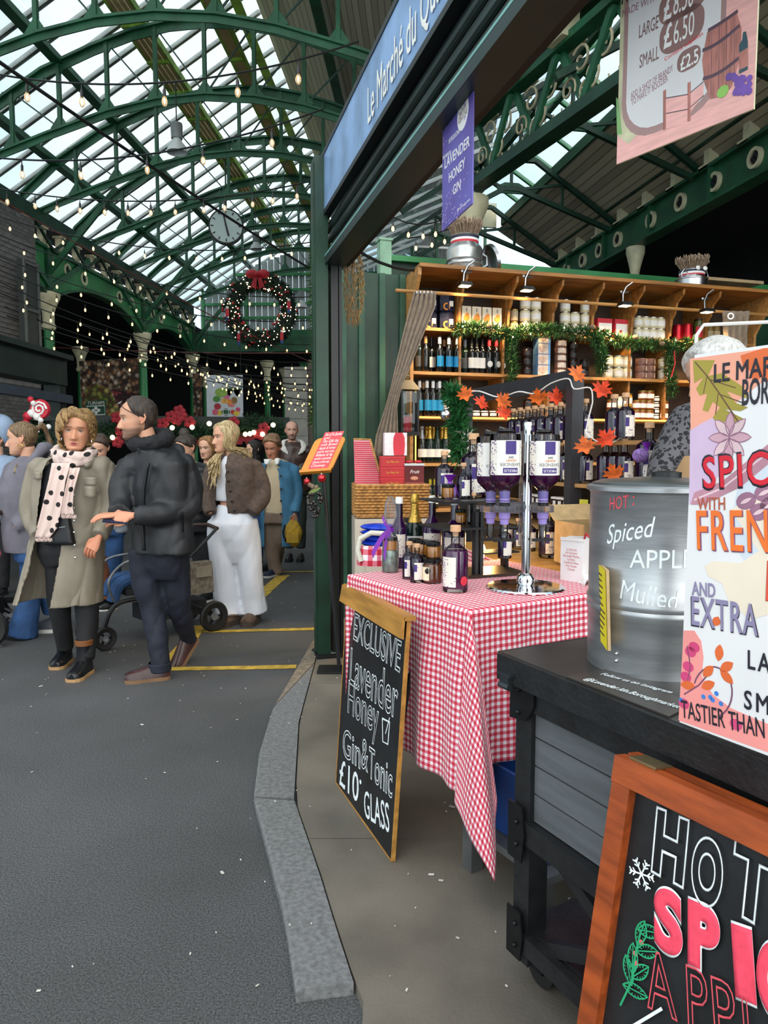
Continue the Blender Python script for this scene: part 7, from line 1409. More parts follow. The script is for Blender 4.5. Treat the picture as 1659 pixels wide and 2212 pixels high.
for s in (-1,1):MB().sph((0,0,0),(.01,.004,.016),8,6).build('earring',CHROME,A.root,loc=A.H@V((s*.082,.0,-.05)))
# man in black jacket
JK=mat('charcoal_jacket','1c1e22',.55,var=.2,scale=6,bump=.12,bscale=260);NAVYD=mat('dark_indigo_denim','161b2a',.75,var=.3,scale=16,bump=.15,bscale=260);BRL=mat('oxblood_leather','3c2220',.28,var=.3,scale=14)
B=Person('balding man in charcoal hooded jacket and dark jeans walking beside the woman in khaki coat',4.55,(345,1465),'cf9a7c')
B.head(297,905,-62,4,0,1.12,lips='a96a5c',brow='5a4638',beard='463b34',nose=1.0,neck=(322,965,.03),iris='3c4a52')
BLg=[([(314,1185),(318,1260),(332,1330),(345,1415,-.06),(346,1445,-.06)],[.112,.098,.078,.066,.06]),([(374,1185),(380,1250,.03),(386,1310,.08),(402,1362,.26),(408,1388,.34)],[.112,.098,.08,.065,.06])]
BA=[([(396,1005,.02),(410,1060,0),(398,1100,-.06),(340,1112,-.2),(285,1113,-.27)],[.095,.09,.085,.075,.06]),([(284,1005,-.02),(264,1050,-.05),(260,1090,-.12),(256,1108,-.25)],[.09,.08,.07,.06])]
B.legs(BLg,[(344,1160,.185,.14),(344,1190,.195,.15),(345,1225,.18,.12),(346,1250,.15,.08)],NAVYD,'jeans',yaw=-30,wr=(.015,9,8))
def hoodB(mb):
 mb.tube([B.p(300,972,-.12),B.p(312,962,.0),B.p(345,958,.1),(B.p(385,975,.1)),B.p(392,992,.03),B.p(370,1000,-.1),B.p(330,1010,-.17)],[.02,.034,.045,.05,.045,.03,.018],10)
B.torso([(332,962,.10,.10),(336,978,.18,.125),(340,1000,.235,.145),(340,1050,.24,.155),(344,1100,.228,.155),(350,1150,.235,.16),(352,1193,.245,.17)],-32,JK,'jacket',BA,extra=hoodB,wr=(.022,9,5),vox=.011)
sc=MB();sc.tube([B.p(324+36*math.sin(a),950-6*math.sin(a)+9*math.cos(a),.02-.115*math.cos(a))for a in [2*PI*k/18 for k in range(18)]],[.052+.006*math.sin(2.6*k)for k in range(18)],10,closed=True);wear('scarf',remesh(sc,.009,2,(.01,20,20),2),BLKF,B.root)
flatm(B,[(318,322,1000,-.19),(308,313,1060,-.2),(306,311,1130,-.2),(308,314,1190,-.215)],'placket',mat('charcoal_placket','1c1e22',.5),.012)
flatm(B,[(392,395,1105,-.16),(394,397,1150,-.165)],'zip_pocket',BLACKM,.006)
BS=mat('dark_tan_sole','7d5f43',.6)
B.shoe(V((B.p(350,1462,-.06).x,B.p(350,1462,-.06).y,0)),-68,.235,BRL,BS,.1,.05,'brogue');q=B.p(416,1392,.34);B.shoe(q+V((0,0,-.0)),-38,.235,BRL,BS,.1,.05,'brogue',tilt=48)
for px,py,dy in ((345,1449,-.06),):MB().lathe([(.068,0),(.074,.006),(.074,.05),(.068,.056)],16,c=B.p(px,py,dy)).build('turn_up',NAVYD,B.root)
B.hand((285,1114,-.28),(-1,-.1,-.12),(.1,-.75,.6),-1,.45,1.12);B.hand((258,1112,-.27),(-1,-.2,-.05),(0,-.2,1),1,.35,1.1)
o=MB().box((0,0,0),(.14,.07,.009)).build('phone',mat('navy_phone_case','1d2a44',.3),B.root,loc=B.p(250,1124,-.3));o.rotation_euler=(.3,.1,.2)
B.finish([(336,975,.16,.12),(340,1010,.21,.14),(342,1090,.2,.14),(345,1190,.2,.15)],BLg,BA)
HDK=hairmat('dark_brown_hair','211a16','4a3d34');hair_cap(B.root,B.H,HDK,[(0,.112),(30,.105),(52,.07),(75,.02),(100,-.01),(130,-.07),(180,-.085)],.012,.004,40)
MB().tube([B.H@head_pt(R(a),.09-.0016*abs(a)*.55,.016)for a in range(-95,100,10)],.0028,6).build('glasses_frame',BLACKM,B.root)
for s in (-1,1):g=MB().sph((0,0,0),(.026,.004,.018),12,8).build('glasses_lens',glassy('spectacle_lens',(.9,.93,.95),rough=.02),B.root,loc=B.H@V((s*.033,-.088,.095)));g.rotation_euler=(B.H.to_3x3()@MX.Rotation(R(-50),3,'X')).to_euler()
# young woman in white trousers
CAR=mat('mole_wool','54463e',.9,var=.22,scale=30,bump=.25,bscale=200);WTR=mat('white_jersey','dfe2ea',.8,var=.04,scale=6)
C_=Person('young woman with long blonde hair, brown cardigan and wide white trousers',6.0,(520,1345),'d6a183')
C_.head(487,945,-52,2,0,1.08,lips='b5685f',brow='6d5336',neck=(500,985,.03),iris='4a4a46')
CL2=[([(478,1125),(478,1170),(484,1240),(490,1300),(494,1335,-.04)],[.118,.115,.106,.106,.118]),([(526,1125),(534,1170),(540,1240),(546,1290,.03),(550,1322,.05)],[.12,.116,.106,.106,.118])]
C_.legs(CL2,[(500,1090,.125,.1),(502,1105,.165,.125),(503,1130,.205,.15),(504,1160,.20,.14),(506,1190,.19,.11),(508,1215,.16,.07)],WTR,'trousers',yaw=-20,wr=(.014,8,3))
CA=[([(548,1008,.02),(566,1050,.02),(566,1078,-.02),(543,1108,-.1)],[.08,.075,.075,.055]),([(462,1008,-.02),(450,1050,-.04),(448,1080,-.07),(455,1110,-.12)],[.075,.068,.066,.055])]
C_.torso([(500,985,.06,.06),(500,1000,.13,.09),(500,1030,.165,.115),(498,1060,.155,.11),(496,1082,.14,.1)],-20,mat('white_cotton','d9dbe2',.8,var=.03),'vest_top',wr=(.005,10,8))
C_.torso([(504,978,.08,.075),(506,988,.15,.1),(506,1003,.19,.125),(506,1035,.2,.14),(505,1068,.2,.14),(502,1092,.195,.135),(500,1108,.185,.13)],-22,CAR,'cardigan',CA,gap=([-14,-14,-14,-14,-14,-14,-13],[7,8,10,13,17,22,28]),wr=(.014,9,5),vox=.011)
for py,px in ((1018,492),(1038,493),(1060,497),(1082,501),(1102,506)):MB().sph((0,0,0),(.013,.005,.013),8,6).build('button',mat('brown_button','2e2420',.4),C_.root,loc=C_.p(px,py,-.15))
CLOG=mat('brown_suede','5d4a3c',.85,var=.2,scale=20)
for an,ag in (((506,1338,-.0),-28),((548,1332,.03),-12)):q=C_.p(*an);C_.shoe(V((q.x,q.y,0)),ag,.2,CLOG,mat('brown_rubber','463a32',.8),.085,.056,'clog',sole_h=.045)
C_.finish([(504,990,.14,.1),(505,1040,.17,.12),(500,1085,.14,.1),(502,1130,.17,.13)],CL2,CA)
MB().sph((0,0,0),(.1,.07,.05),14,8).build('midriff',SKINM,C_.root)if False else None
HBL=hairmat('long_blonde_hair','93774a','dcc79a');hair_cap(C_.root,C_.H,HBL,[(0,.098),(25,.085),(55,.04),(80,-.03),(110,-.1),(180,-.115)],.014,.006,18)
lk=MB();rr=random.Random(12)
for k in range(230):
 s=-1 if k<60 else 1;a=R(s*(rr.uniform(70,178)if s>0 else rr.uniform(110,170)));q0=C_.H@head_pt(a,rr.uniform(.0,.1)if s>0 else rr.uniform(-.06,.03),.014);q1=C_.H@head_pt(a,-.06,.022)
 if s<0:e=C_.p(rr.uniform(446,474),rr.uniform(1000,1060),-.17+rr.uniform(0,.05))
 else:e=C_.p(rr.uniform(506,546),rr.uniform(984,1012),rr.uniform(.02,.13))
 mdl=q1.lerp(e,.5)+V((.02*rr.random(),.0,.02))if s>0 else C_.p(470+rr.uniform(-5,6),985,-.05+rr.uniform(-.03,.03));lock(lk,spl([q0,q1,mdl+V((.01*math.sin(k),0,0)),e.lerp(mdl,.3)+V((.014*math.sin(k*2),-.01,0)),e],3),.0075,5)
lk.build('long_locks',HBL,C_.root,70)
# woman in grey hoodie at left
HOOD=mat('grey_hoodie','6b6872',.9,var=.12,scale=8,bump=.15,bscale=250);JEAN=mat('blue_denim','2c4f7d',.85,var=.25,scale=10,bump=.15,bscale=250)
D=Person('woman in grey hoodie with brown ponytail at the left edge facing left',5.5,(70,1380),'d3a084')
D.head(48,948,-78,3,0,1.08,lips='b0665c',brow='6a5038',neck=(62,992,.03),nose=1.1)
DL=[([(70,1180),(70,1230),(62,1300),(48,1372)],[.11,.095,.085,.12]),([(92,1180,.1),(100,1240,.12),(104,1290,.15),(112,1320,.2)],[.11,.09,.075,.07])]
DA=[([(88,1012),(92,1070,-.02),(78,1115,-.1),(30,1140,-.2)],[.08,.075,.068,.055]),([(30,1012,.12),(14,1060,.1),(2,1110,.05)],[.075,.07,.06])]
D.legs(DL,[(72,1150,.17,.15),(74,1185,.19,.16),(78,1210,.17,.15)],JEAN,'flared_jeans',yaw=-60)
def hoodD(mb):mb.tube([D.p(52,1000,-.1),D.p(70,992,-.09),D.p(92,968,-.02),D.p(102,968,.08),D.p(92,985,.14),D.p(60,1000,.1)],[.02,.035,.05,.055,.045,.02],10)
D.torso([(66,985,.085,.08),(62,1000,.17,.13),(58,1025,.2,.17),(54,1060,.205,.19),(54,1100,.205,.18),(58,1150,.21,.18),(62,1192,.205,.18)],-50,HOOD,'hoodie',DA,extra=hoodD,wr=(.014,8,4))
q=D.p(44,1384);D.shoe(V((q.x,q.y,0)),-80,.2,BLACKM,SOLEB,.06,.04,'pointed_shoe');q=D.p(112,1345,.2);D.shoe(V((q.x,q.y,0)),-82,.22,mat('grey_mesh','4a4e55',.7),SOLEW,.09,.048,'trainer',sole_h=.03)
MB().tube(spl([D.H@V((.05,-.03,-.15)),D.p(34,1010,-.2),D.p(30,1022,-.2),D.H@V((-.05,-.06,-.16))]),.003,5).build('necklace',GOLD,D.root)
D.finish([(64,995,.15,.12),(58,1060,.18,.16),(60,1190,.18,.16)],DL,DA)
HBR=hairmat('light_brown_hair','4d3a28','8a6e4c');hair_cap(D.root,D.H,HBR,[(0,.085),(35,.07),(60,.045),(80,.01),(100,-.01),(130,-.06),(180,-.07)],.006,.002,20)
pt_=MB();rr=random.Random(3)
for k in range(26):e=D.p(112+rr.uniform(-6,5),968+rr.uniform(-10,8),.12+rr.uniform(-.03,.03));s0=D.p(76+rr.uniform(-3,3),928+rr.uniform(-4,4),.06);lock(pt_,spl([s0,D.p(90,920+rr.uniform(-5,5),.09),D.p(101,935+rr.uniform(-5,5),.11),e],3),.02,6)
pt_.build('ponytail',HBR,D.root,70)
MB().lathe([(.018,-.003),(.022,0),(.018,.003)],14,m=MX.Rotation(PI/2,3,'X')).build('hoop_earring',GOLD,D.root,loc=D.H@V((.088,.005,-.055)))
# simpler figures farther back
def figure(label,Y,foot,skin,head,hair,torso,arms,legs,pelvis,mats,shoes=(),yaw=0,gap=None,hands=(),hairf=None,beard=None,coat='coat',inner=None,wr=(.012,9,5)):
 P=Person(label,Y,foot,skin);P.head(*head[:5],k=head[5]if len(head)>5 else 1.06,neck=head[6]if len(head)>6 else None,beard=beard)
 if legs:P.legs(legs,pelvis,mats[1],'trousers',vox=.016,yaw=yaw)
 if inner is not None:P.torso([(r[0],r[1],r[2]*.86,r[3]*.86)+tuple(r[4:])for r in torso[:inner[1]]],yaw,inner[0],'jumper',vox=.016,wr=(.006,9,6))
 P.torso(torso,yaw,mats[0],coat,arms,gap=gap,vox=.015,wr=wr)
 for an,ag,m_,so in shoes:q=P.p(*an);P.shoe(V((q.x,q.y,0)),ag,.21,m_,so,.085,.046,'shoe')
 for h in hands:P.hand(*h)
 P.finish([(r[0],r[1],r[2]*.8,r[3]*.8)+tuple(r[4:])for r in torso if r[1]<=pelvis[0][1]+6],legs,arms,vox=.02)
 if hair:hair_cap(P.root,P.H,hair[0],hair[1],hair[2],hair[3]if len(hair)>3 else .003,24)
 return P
SHORT=[(0,.085),(40,.07),(70,.03),(95,-.01),(130,-.06),(180,-.075)];LONGT=[(0,.09),(30,.08),(60,.03),(85,-.05),(120,-.11),(180,-.115)]
def locks(P,m,n,tgt,r=.014,name='long_hair'):
 mb=MB();rr=random.Random(n)
 for k in range(n):s=1 if k%2 else -1;a=R(s*rr.uniform(70,178));q0=P.H@head_pt(a,rr.uniform(0,.09),.012);q1=P.H@head_pt(a,-.07,.02);e=q1+V((rr.uniform(-.03,.03),rr.uniform(-.03,.03),-tgt*rr.uniform(.7,1)));lock(mb,spl([q0,q1,q1.lerp(e,.5)+V((.02*s,0,0)),e],2),r,5)
 mb.build(name,m,P.root,70)
SILV=mat('silver_puffer','9fa7b0',.45,var=.12,scale=12);DEN=mat('denim_coat','3f7495',.8,var=.2,scale=8,bump=.12,bscale=200);TAUP=mat('taupe_trousers','786759',.85,var=.12);CRM=mat('cream_knit','c8b596',.9,var=.06,bump=.15,bscale=200);LEA=mat('brown_leather_jacket','3f2c25',.35,var=.2,scale=10)
E=figure('short haired smiling woman in silver puffer jacket looking down between the couple',7.0,(230,1285),'d8a68a',(213,968,8,24,0,1.1),(hairmat('short_brown_hair','2c211a','5a4636'),SHORT,.014,.005),[(218,1000,.09,.09),(222,1012,.19,.13),(226,1045,.23,.16),(228,1080,.235,.16),(228,1120,.22,.16),(228,1150,.21,.15)],[([(262,1018),(270,1060),(262,1100,-.08)],[.085,.08,.065]),([(180,1018),(172,1060),(178,1100)],[.085,.08,.065])],[([(212,1145),(214,1210),(228,1275)],[.1,.08,.06]),([(246,1145),(248,1200),(240,1262,.1)],[.1,.08,.06])],[(228,1130,.19,.15),(228,1155,.2,.16)],(SILV,JEAN),(),5,wr=(.02,5,16),coat='puffer_jacket')
TB=mat('tall_brown_suede_boot','6b3a1e',.7,var=.4,scale=18)
for P_l in ([(222,1200),(226,1250),(230,1282)],[(247,1195,.1),(246,1240,.1),(242,1265,.1)]):MB().tube(spl([E.p(*q)for q in P_l]),rspl([.075,.07,.058]),12).build('tall_boot',TB,E.root)
for an in ((232,1288),(240,1272,.1)):q=E.p(*an);E.shoe(V((q.x,q.y,0)),10,.21,TB,SOLEB,.08,.045,'boot_foot')
o=MB().box((0,0,0),(.2,.12,.26)).build('red_bag',mat('red_carrier','c41f33',.5),E.root,loc=E.p(244,1060,-.2))
F=figure('dark haired woman with hair bun in black padded coat pushing the pushchair',6.9,(440,1290),'d3a084',(402,968,-40,20,0,1.05),(HDK,SHORT,.012,.004),[(412,998,.09,.09),(418,1010,.18,.13),(424,1040,.21,.15),(428,1090,.2,.15),(430,1140,.2,.15)],[([(448,1015),(456,1060),(430,1100,-.3)],[.085,.08,.06]),([(385,1015),(376,1060),(390,1102,-.3)],[.085,.08,.06])],[([(418,1135),(430,1200),(446,1275)],[.1,.075,.055]),([(445,1135),(452,1200),(452,1268,.1)],[.1,.075,.055])],[(430,1120,.18,.14),(430,1148,.19,.15)],(mat('black_padded_coat','16181b',.5,var=.2),BLKF),(((448,1285),-30,BLACKM,SOLEW),((464,1250,.3),-20,mat('striped_trainer','2a2c30',.6,var=.5,scale=60),SOLEW)),-20,hands=(((430,1101,-.31),(-.7,-.5,-.3),(0,-.4,.9),-1,.9,1.05),),wr=(.02,5,14),coat='padded_coat')
MB().sph(F.p(398,936,.05),.055,12,8).build('hair_bun',HDK,F.root)
Gp=figure('woman with ginger hair and dark coat hidden behind the young blonde woman',7.6,(446,1270),'d6a588',(448,968,-20,5,0,1.0),(hairmat('ginger_hair','6b4526','b0824e'),LONGT,.014,.006),[(450,1000,.09,.09),(452,1012,.17,.12),(454,1050,.19,.14),(455,1130,.19,.14)],[([(485,1018),(490,1080),(484,1130)],[.07,.06,.05]),([(424,1018),(418,1080),(422,1130)],[.07,.06,.05])],[([(446,1125),(448,1200),(448,1262)],[.09,.07,.055]),([(466,1125),(468,1200),(470,1262)],[.09,.07,.055])],[(456,1110,.17,.13),(456,1135,.18,.13)],(mat('dark_grey_coat','25262b',.7),BLKF),(((448,1270),0,BLACKM,SOLEB),((470,1268),0,BLACKM,SOLEB)))
Hp=figure('woman with straight dark hair seen in profile beside the woman in denim coat',9.4,(545,1215),'dcae92',(548,972,-55,5,0,1.0),(hairmat('black_hair','14100f','2c2321'),LONGT,.014,.003),[(552,998,.09,.09),(553,1008,.17,.12),(553,1040,.19,.14),(553,1100,.19,.14)],[([(578,1012),(580,1050),(576,1090)],[.07,.06,.05]),([(530,1012),(526,1050),(530,1090)],[.07,.06,.05])],[([(546,1095),(546,1150),(546,1205)],[.09,.07,.055]),([(560,1095),(560,1150),(560,1205)],[.09,.07,.055])],[(553,1085,.17,.13),(553,1105,.18,.13)],(mat('dark_navy_coat','1c2330',.7),JEAN),(((546,1212),-10,BLACKM,SOLEB),((560,1212),0,BLACKM,SOLEB)))
locks(Hp,MATS['black_hair'],36,.16)
I_=figure('older woman in long blue denim coat over cream jumper carrying a yellow bag',8.4,(595,1240),'bf8062',(588,967,-12,16,0,1.12),(hairmat('auburn_grey_hair','5b3d28','a07c58'),SHORT,.022,.012),[(598,992,.1,.09),(600,1002,.19,.13),(602,1030,.225,.16),(604,1075,.23,.165),(605,1120,.235,.17),(606,1180,.245,.175)],[([(632,1015),(641,1060),(637,1108,-.1)],[.085,.075,.06]),([(566,1015),(556,1060,.05),(560,1105,.1)],[.085,.07,.055])],[([(588,1125),(584,1165),(592,1215),(598,1240)],[.11,.095,.085,.085]),([(612,1125),(602,1170),(597,1205,.2),(592,1222,.3)],[.11,.09,.08,.075])],[(600,1105,.2,.15),(600,1130,.21,.16)],(DEN,TAUP),(((594,1240),-25,mat('navy_trainer','1d2740',.6),SOLEW),((580,1222,.35),-60,BLACKM,SOLEB)),5,gap=([-22,-22,-22,-22,-22,-22],[18,20,24,26,27,27]),hands=(((637,1109,-.1),(0,-.1,-1),(.6,-.8,0),1,.8,1.05),),inner=(CRM,5))
MB().sph(I_.p(588,944,.02),(.09,.08,.05),14,8).build('hair_top',MATS['auburn_grey_hair'],I_.root)
flatm(I_,[(570,588,992,-.15),(572,580,1003,-.17)],'shirt_collar',PAPERW,.008);flatm(I_,[(594,606,990,-.15),(594,602,1003,-.17)],'shirt_collar',PAPERW,.008)
for py in (1028,1056,1082,1110):MB().sph((0,0,0),(.014,.006,.014),8,6).build('coat_button',mat('navy_button','1a2230',.4),I_.root,loc=I_.p(607,py,-.19))
q=I_.p(634,1152,-.16)+I_.b;t=thing('yellow_bag','mustard yellow rucksack carried by the woman in denim coat','bag',q);MU=mat('mustard_canvas','a9861f',.75,var=.2,scale=10);mb=MB();mb.sph((0,0,0),(.105,.08,.16),16,12);wear('bag_body',remesh(mb,.012,2,(.02,12,10),4),MU,t);MB().tube([(-.04,0,.14),(-.03,0,.2),(.02,0,.22),(.04,0,.14)],.008,6).build('handle',mat('grey_strap','8c8676',.7),t);MB().box((0,-.08,-.04),(.14,.03,.12)).build('pocket',MU,t);
for s in (-1,1):MB().tube([(s*.1,0,.1),(s*.12,-.02,0),(s*.09,0,-.1)],.01,6).build('strap',BLACKM,t)
J=figure('bald bearded man in brown leather jacket with white fleece collar',9.6,(640,1200),'d0a08a',(630,930,8,2,0,1.06),(HDK,[(0,.118),(60,.117),(75,.06),(100,.0),(180,-.06)],.002,.001),[(632,955,.1,.1),(634,966,.2,.14),(636,990,.235,.16),(637,1030,.225,.16),(637,1062,.215,.16)],[([(664,975),(672,1010),(654,1015,-.2)],[.09,.08,.06]),([(605,975),(598,1010),(618,1030,-.1)],[.09,.08,.06])],[([(624,1060),(624,1120),(625,1185)],[.1,.08,.065]),([(648,1060),(650,1120),(650,1185)],[.1,.08,.065])],[(637,1045,.19,.15),(637,1068,.2,.15)],(LEA,mat('dark_olive_trousers','2e332c',.8)),(((626,1192),0,BLACKM,SOLEB),((650,1192),0,BLACKM,SOLEB)),8,hands=(((652,1014,-.22),(-.6,-.6,.1),(0,-.5,.8),1,.6,1.05),),beard='5a463a',coat='leather_jacket')
cl_=MB()
for s in (-1,1):cl_.tube(spl([J.p(632+s*4,950,.09),J.p(632+s*20,954,.03),J.p(634+s*22,968,-.12),J.p(634+s*10,982,-.16)]),rspl([.03,.045,.045,.012]),10,flat=.5)
wear('fleece_collar',remesh(cl_,.012,2,(.012,40,40),1),mat('white_fleece','d8d4cc',.95,var=.06,bump=.5,bscale=160),J.root)
o=MB().box((0,0,0),(.09,.004,.13)).build('leaflet',mat('olive_leaflet','7d8270',.6),J.root,loc=J.p(645,1018,-.28));o.rotation_euler=(.3,0,.2)
K=figure('person in dark trousers and white trainers half hidden behind the menu stand',11.8,(697,1165),'d0a088',(704,962,150,0,0,1.0),(HDK,SHORT,.012),[(702,985,.09,.09),(700,994,.17,.12),(698,1020,.2,.14),(697,1060,.2,.14)],[([(722,1000),(726,1040),(722,1070)],[.07,.06,.05]),([(678,1000),(674,1040),(676,1070)],[.07,.06,.05])],[([(688,1058),(690,1110),(694,1158)],[.1,.085,.08]),([(706,1058),(706,1110),(706,1158)],[.1,.085,.08])],[(697,1045,.18,.14),(697,1065,.19,.14)],(mat('maroon_grey_top','4f4244',.8),mat('navy_track_trousers','1a1c28',.8)),(((694,1163),-10,PAPERW,SOLEW),((706,1163),10,PAPERW,SOLEW)))
Lp=figure('person in pale blue hooded jacket cut off by the left edge of the picture',7.2,(-20,1290),'cfa088',(-12,950,-30,0,0,1.05),(HBR,SHORT,.014),[(-10,982,.1,.1),(-8,992,.2,.15),(-6,1020,.24,.17),(-6,1100,.23,.17)],[([(22,1000),(26,1050),(18,1100)],[.085,.08,.06]),([(-42,1000),(-50,1060),(-44,1100)],[.085,.08,.06])],[([(-20,1095),(-20,1180),(-20,1270)],[.1,.08,.06]),([(6,1095),(6,1180),(6,1270)],[.1,.08,.06])],[(-8,1080,.19,.14),(-8,1105,.2,.15)],(mat('pale_blue_jacket','8fa3bd',.7),BLKF),(((-20,1280),0,BLACKM,SOLEB),((6,1280),0,BLACKM,SOLEB)))
MB().sph(Lp.p(0,928,.06),(.15,.13,.16),16,10).build('hood',MATS['pale_blue_jacket'],Lp.root)
LEO=bpy.data.materials.new('leopard_print');LEO.use_nodes=True;_t=LEO.node_tree;_b=_t.nodes['Principled BSDF'];_b.inputs['Roughness'].default_value=.85;_tc=nd(_t,'ShaderNodeTexCoord');_v=nd(_t,'ShaderNodeTexVoronoi',i_Scale=58.0);_n=nd(_t,'ShaderNodeTexNoise',i_Scale=50.0);_mxv=nd(_t,'ShaderNodeMix',data_type='VECTOR');_mxv.inputs[0].default_value=.03;_r=nd(_t,'ShaderNodeValToRGB');_r.color_ramp.interpolation='CONSTANT'
_r.color_ramp.elements[0].color=lin('2e2d30');_r.color_ramp.elements[1].color=lin('141316');_r.color_ramp.elements[1].position=.22;_e=_r.color_ramp.elements.new(.46);_e.color=lin('5e5c60')
_t.links.new(_tc.outputs['Object'],_mxv.inputs[4]);_t.links.new(_n.outputs['Color'],_mxv.inputs[5]);_t.links.new(_tc.outputs['Object'],_n.inputs['Vector']);_t.links.new(_mxv.outputs[1],_v.inputs['Vector']);_t.links.new(_v.outputs['Distance'],_r.inputs['Fac']);_t.links.new(_r.outputs['Color'],_b.inputs['Base Color'])
Vv=Person('white haired stallholder in leopard print top behind the drinks poster',2.75,(1545,1900),'d0a58c');Vv.b.z=0
Vv.head(1545,812,-75,14,0,1.1,brow='b0a8a0',neck=(1556,905,.04));VA=[([(1500,905,-.02),(1448,985,-.05),(1430,1060,-.12),(1440,1130,-.2)],[.085,.075,.065,.05]),([(1640,910,.05),(1660,1010,0),(1650,1090,-.1)],[.085,.075,.06])]
VL=[([(1540,1250),(1540,1500),(1540,1840)],[.1,.075,.055]),([(1590,1250,.05),(1590,1500,.05),(1590,1840,.05)],[.1,.075,.055])]
Vv.legs(VL,[(1565,1200,.18,.14),(1565,1260,.19,.14)],BLKF);Vv.torso([(1560,890,.075,.07),(1565,910,.17,.12),(1570,960,.205,.15),(1570,1060,.2,.15),(1568,1200,.2,.15),(1566,1240,.2,.15)],-35,LEO,'leopard_top',VA,wr=(.012,9,5));flatm(Vv,[(1478,1560,985,-.17),(1440,1600,1050,-.18),(1445,1610,1240,-.18)],'tan_apron',mat('tan_apron_cloth','9a7a55',.8),.006)
Vv.hand((1440,1132,-.2),(0,-.4,-.9),(-.8,-.5,0),1,.6);Vv.finish([(1566,920,.15,.11),(1570,1000,.18,.14),(1566,1240,.18,.14)],VL,VA)
for an in ((1540,1868),(1590,1866,.05)):q=Vv.p(*an);Vv.shoe(V((q.x,q.y,.035)),-40,.21,BLACKM,SOLEB,.085,.046)
HWT=hairmat('white_hair','b5b3ae','e9e8e4');hair_cap(Vv.root,Vv.H,HWT,[(0,.08),(35,.06),(65,.0),(95,-.06),(130,-.1),(180,-.105)],.017,.002,14)
# DECORATIONS, STRING LIGHTS, BACKGROUND STALLS
def needles(mb,path,r,n,ln,seed=1,flat_=1):
 rr=random.Random(seed);P=[V(p)for p in path]
 for k in range(n):
  f=rr.random()*(len(P)-1);i=int(f);c=P[i].lerp(P[i+1],f-i);d=V((rr.gauss(0,1),rr.gauss(0,1)*flat_,rr.gauss(0,1))).normalized();c=c+d*r*rr.random()**.6;e=c+(d+V((rr.gauss(0,.4),rr.gauss(0,.4),rr.gauss(0,.4)))).normalized()*ln*rr.uniform(.6,1.2);s=d.cross(V((rr.random(),rr.random(),1))).normalized()*ln*.13
  mb.add([c-s,c+s,e],[(0,1,2)])
 return mb
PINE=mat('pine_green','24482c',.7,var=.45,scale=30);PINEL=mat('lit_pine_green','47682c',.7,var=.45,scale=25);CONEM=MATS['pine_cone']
def foliage(root,path,r,n,ln,m=PINE,seed=1):o=needles(MB(),path,r,n,ln,seed).build('foliage',m,root,0);o['kind']='stuff';return o
def rel(L,b):return [p-b for p in L]
BULBM=MB().lathe([(0,-.085),(.014,-.075),(.022,-.055),(.021,-.035),(.011,-.012),(.01,0)],8).mesh('bulb',emis('string_bulb_glow',(1,.68,.26),2.8));SOCKM=MB().lathe([(.011,-.012),(.013,.0),(.013,.035),(.006,.05),(.003,.09)],6).mesh('socket',WIRE)
CLBM=MB().lathe([(0,-.085),(.014,-.075),(.022,-.055),(.021,-.035),(.011,-.012),(.01,0)],10).mesh('bulb',glassy('clear_bulb',(1,.97,.92),white=(1,.93,.8),wfac=.25));FILM=MB().lathe([(0,-.065),(.006,-.055),(.006,-.03),(0,-.02)],6).mesh('filament',emis('filament_glow',(1,.66,.3),9))
nstr=0
def strand(a,b,sag,n,label,r=.008,sc=1.0,lit=True,f0=.04,f1=.96):
 a,b=V(a),V(b);t=thing('string_light',label,'string lights',a,0,'strings of bulbs across the hall');N=26;P=[(b-a)*(k/N)-V((0,0,sag*4*(k/N)*(1-k/N)))for k in range(N+1)];MB().tube(P,r,4).build('cable',WIRE,t)
 for k in range(n):
  f=f0+(f1-f0)*(k+.5+rnd.uniform(-.12,.12))/n;q=(b-a)*f-V((0,0,sag*4*f*(1-f)+.09*sc));
  for me in ((BULBM,SOCKM)if lit else (CLBM,SOCKM,FILM)):o=put(me.name.split('.')[0],me,t,q);o.scale=(sc*(.72 if lit else 1),)*3
 return t
strand(at(-60,150,6.6),at(775,90,6.2),.22,5,'nearest string of clear bulbs, passing high under the glass roof',.009,1.15,False)
strand(at(-60,335,7.2),at(700,235,6.6),.2,5,'second string of clear bulbs, above the round clock',.009,1.05,False)
strand(at(-40,400,8.6),at(700,385,8.6),.22,13,'third string of bulbs, level with the top of the clock',.008,1,False)
strand(at(-40,455,10),at(690,520,10.5),.3,12,'fourth string of bulbs, crossing in front of the clock',.008,1)
for k,(ya_,yb_,Ya,Yb,n,sg)in enumerate(((500,640,10.5,12,11,.3),(545,690,10.5,13,12,.35),(575,745,10.5,14,13,.3),(600,780,10.6,15,14,.4),(625,800,10.6,15.5,15,.3),(650,815,10.8,16,16,.35),(670,832,10.8,17,16,.25),(690,845,11,18,16,.3))):
 strand(at(-20,ya_,Ya),at(700,yb_,Yb),sg,n,'%s of eight warm bulb strings sagging from upper left to the right of the wreath'%('highest','second','third','fourth','fifth','sixth','seventh','lowest')[k])
for k,(xa,ya_,xb,yb_,Y)in enumerate(((150,690,705,850,15),(300,730,700,872,16),(380,770,712,830,17),(420,800,705,880,18),(470,815,712,860,19))):strand(at(xa,ya_,Y-2),at(xb,yb_,Y),.2,15,'%s of five dense bulb strings below the wreath'%('first','second','third','fourth','fifth')[k],.008,.95)
strand(at(800,430,6.3),at(965,470,6.0),.12,5,'short string of warm bulbs under the fascia left of the purple sign',.006,.8);strand(at(880,515,6.6),at(1010,480,6.6),.02,4,'short string of warm bulbs above the milk churn',.006,.8)
GLOB=MB().sph((0,0,0),.055,16,12).mesh('globe',emis('globe_glow',(1,.8,.45),5));
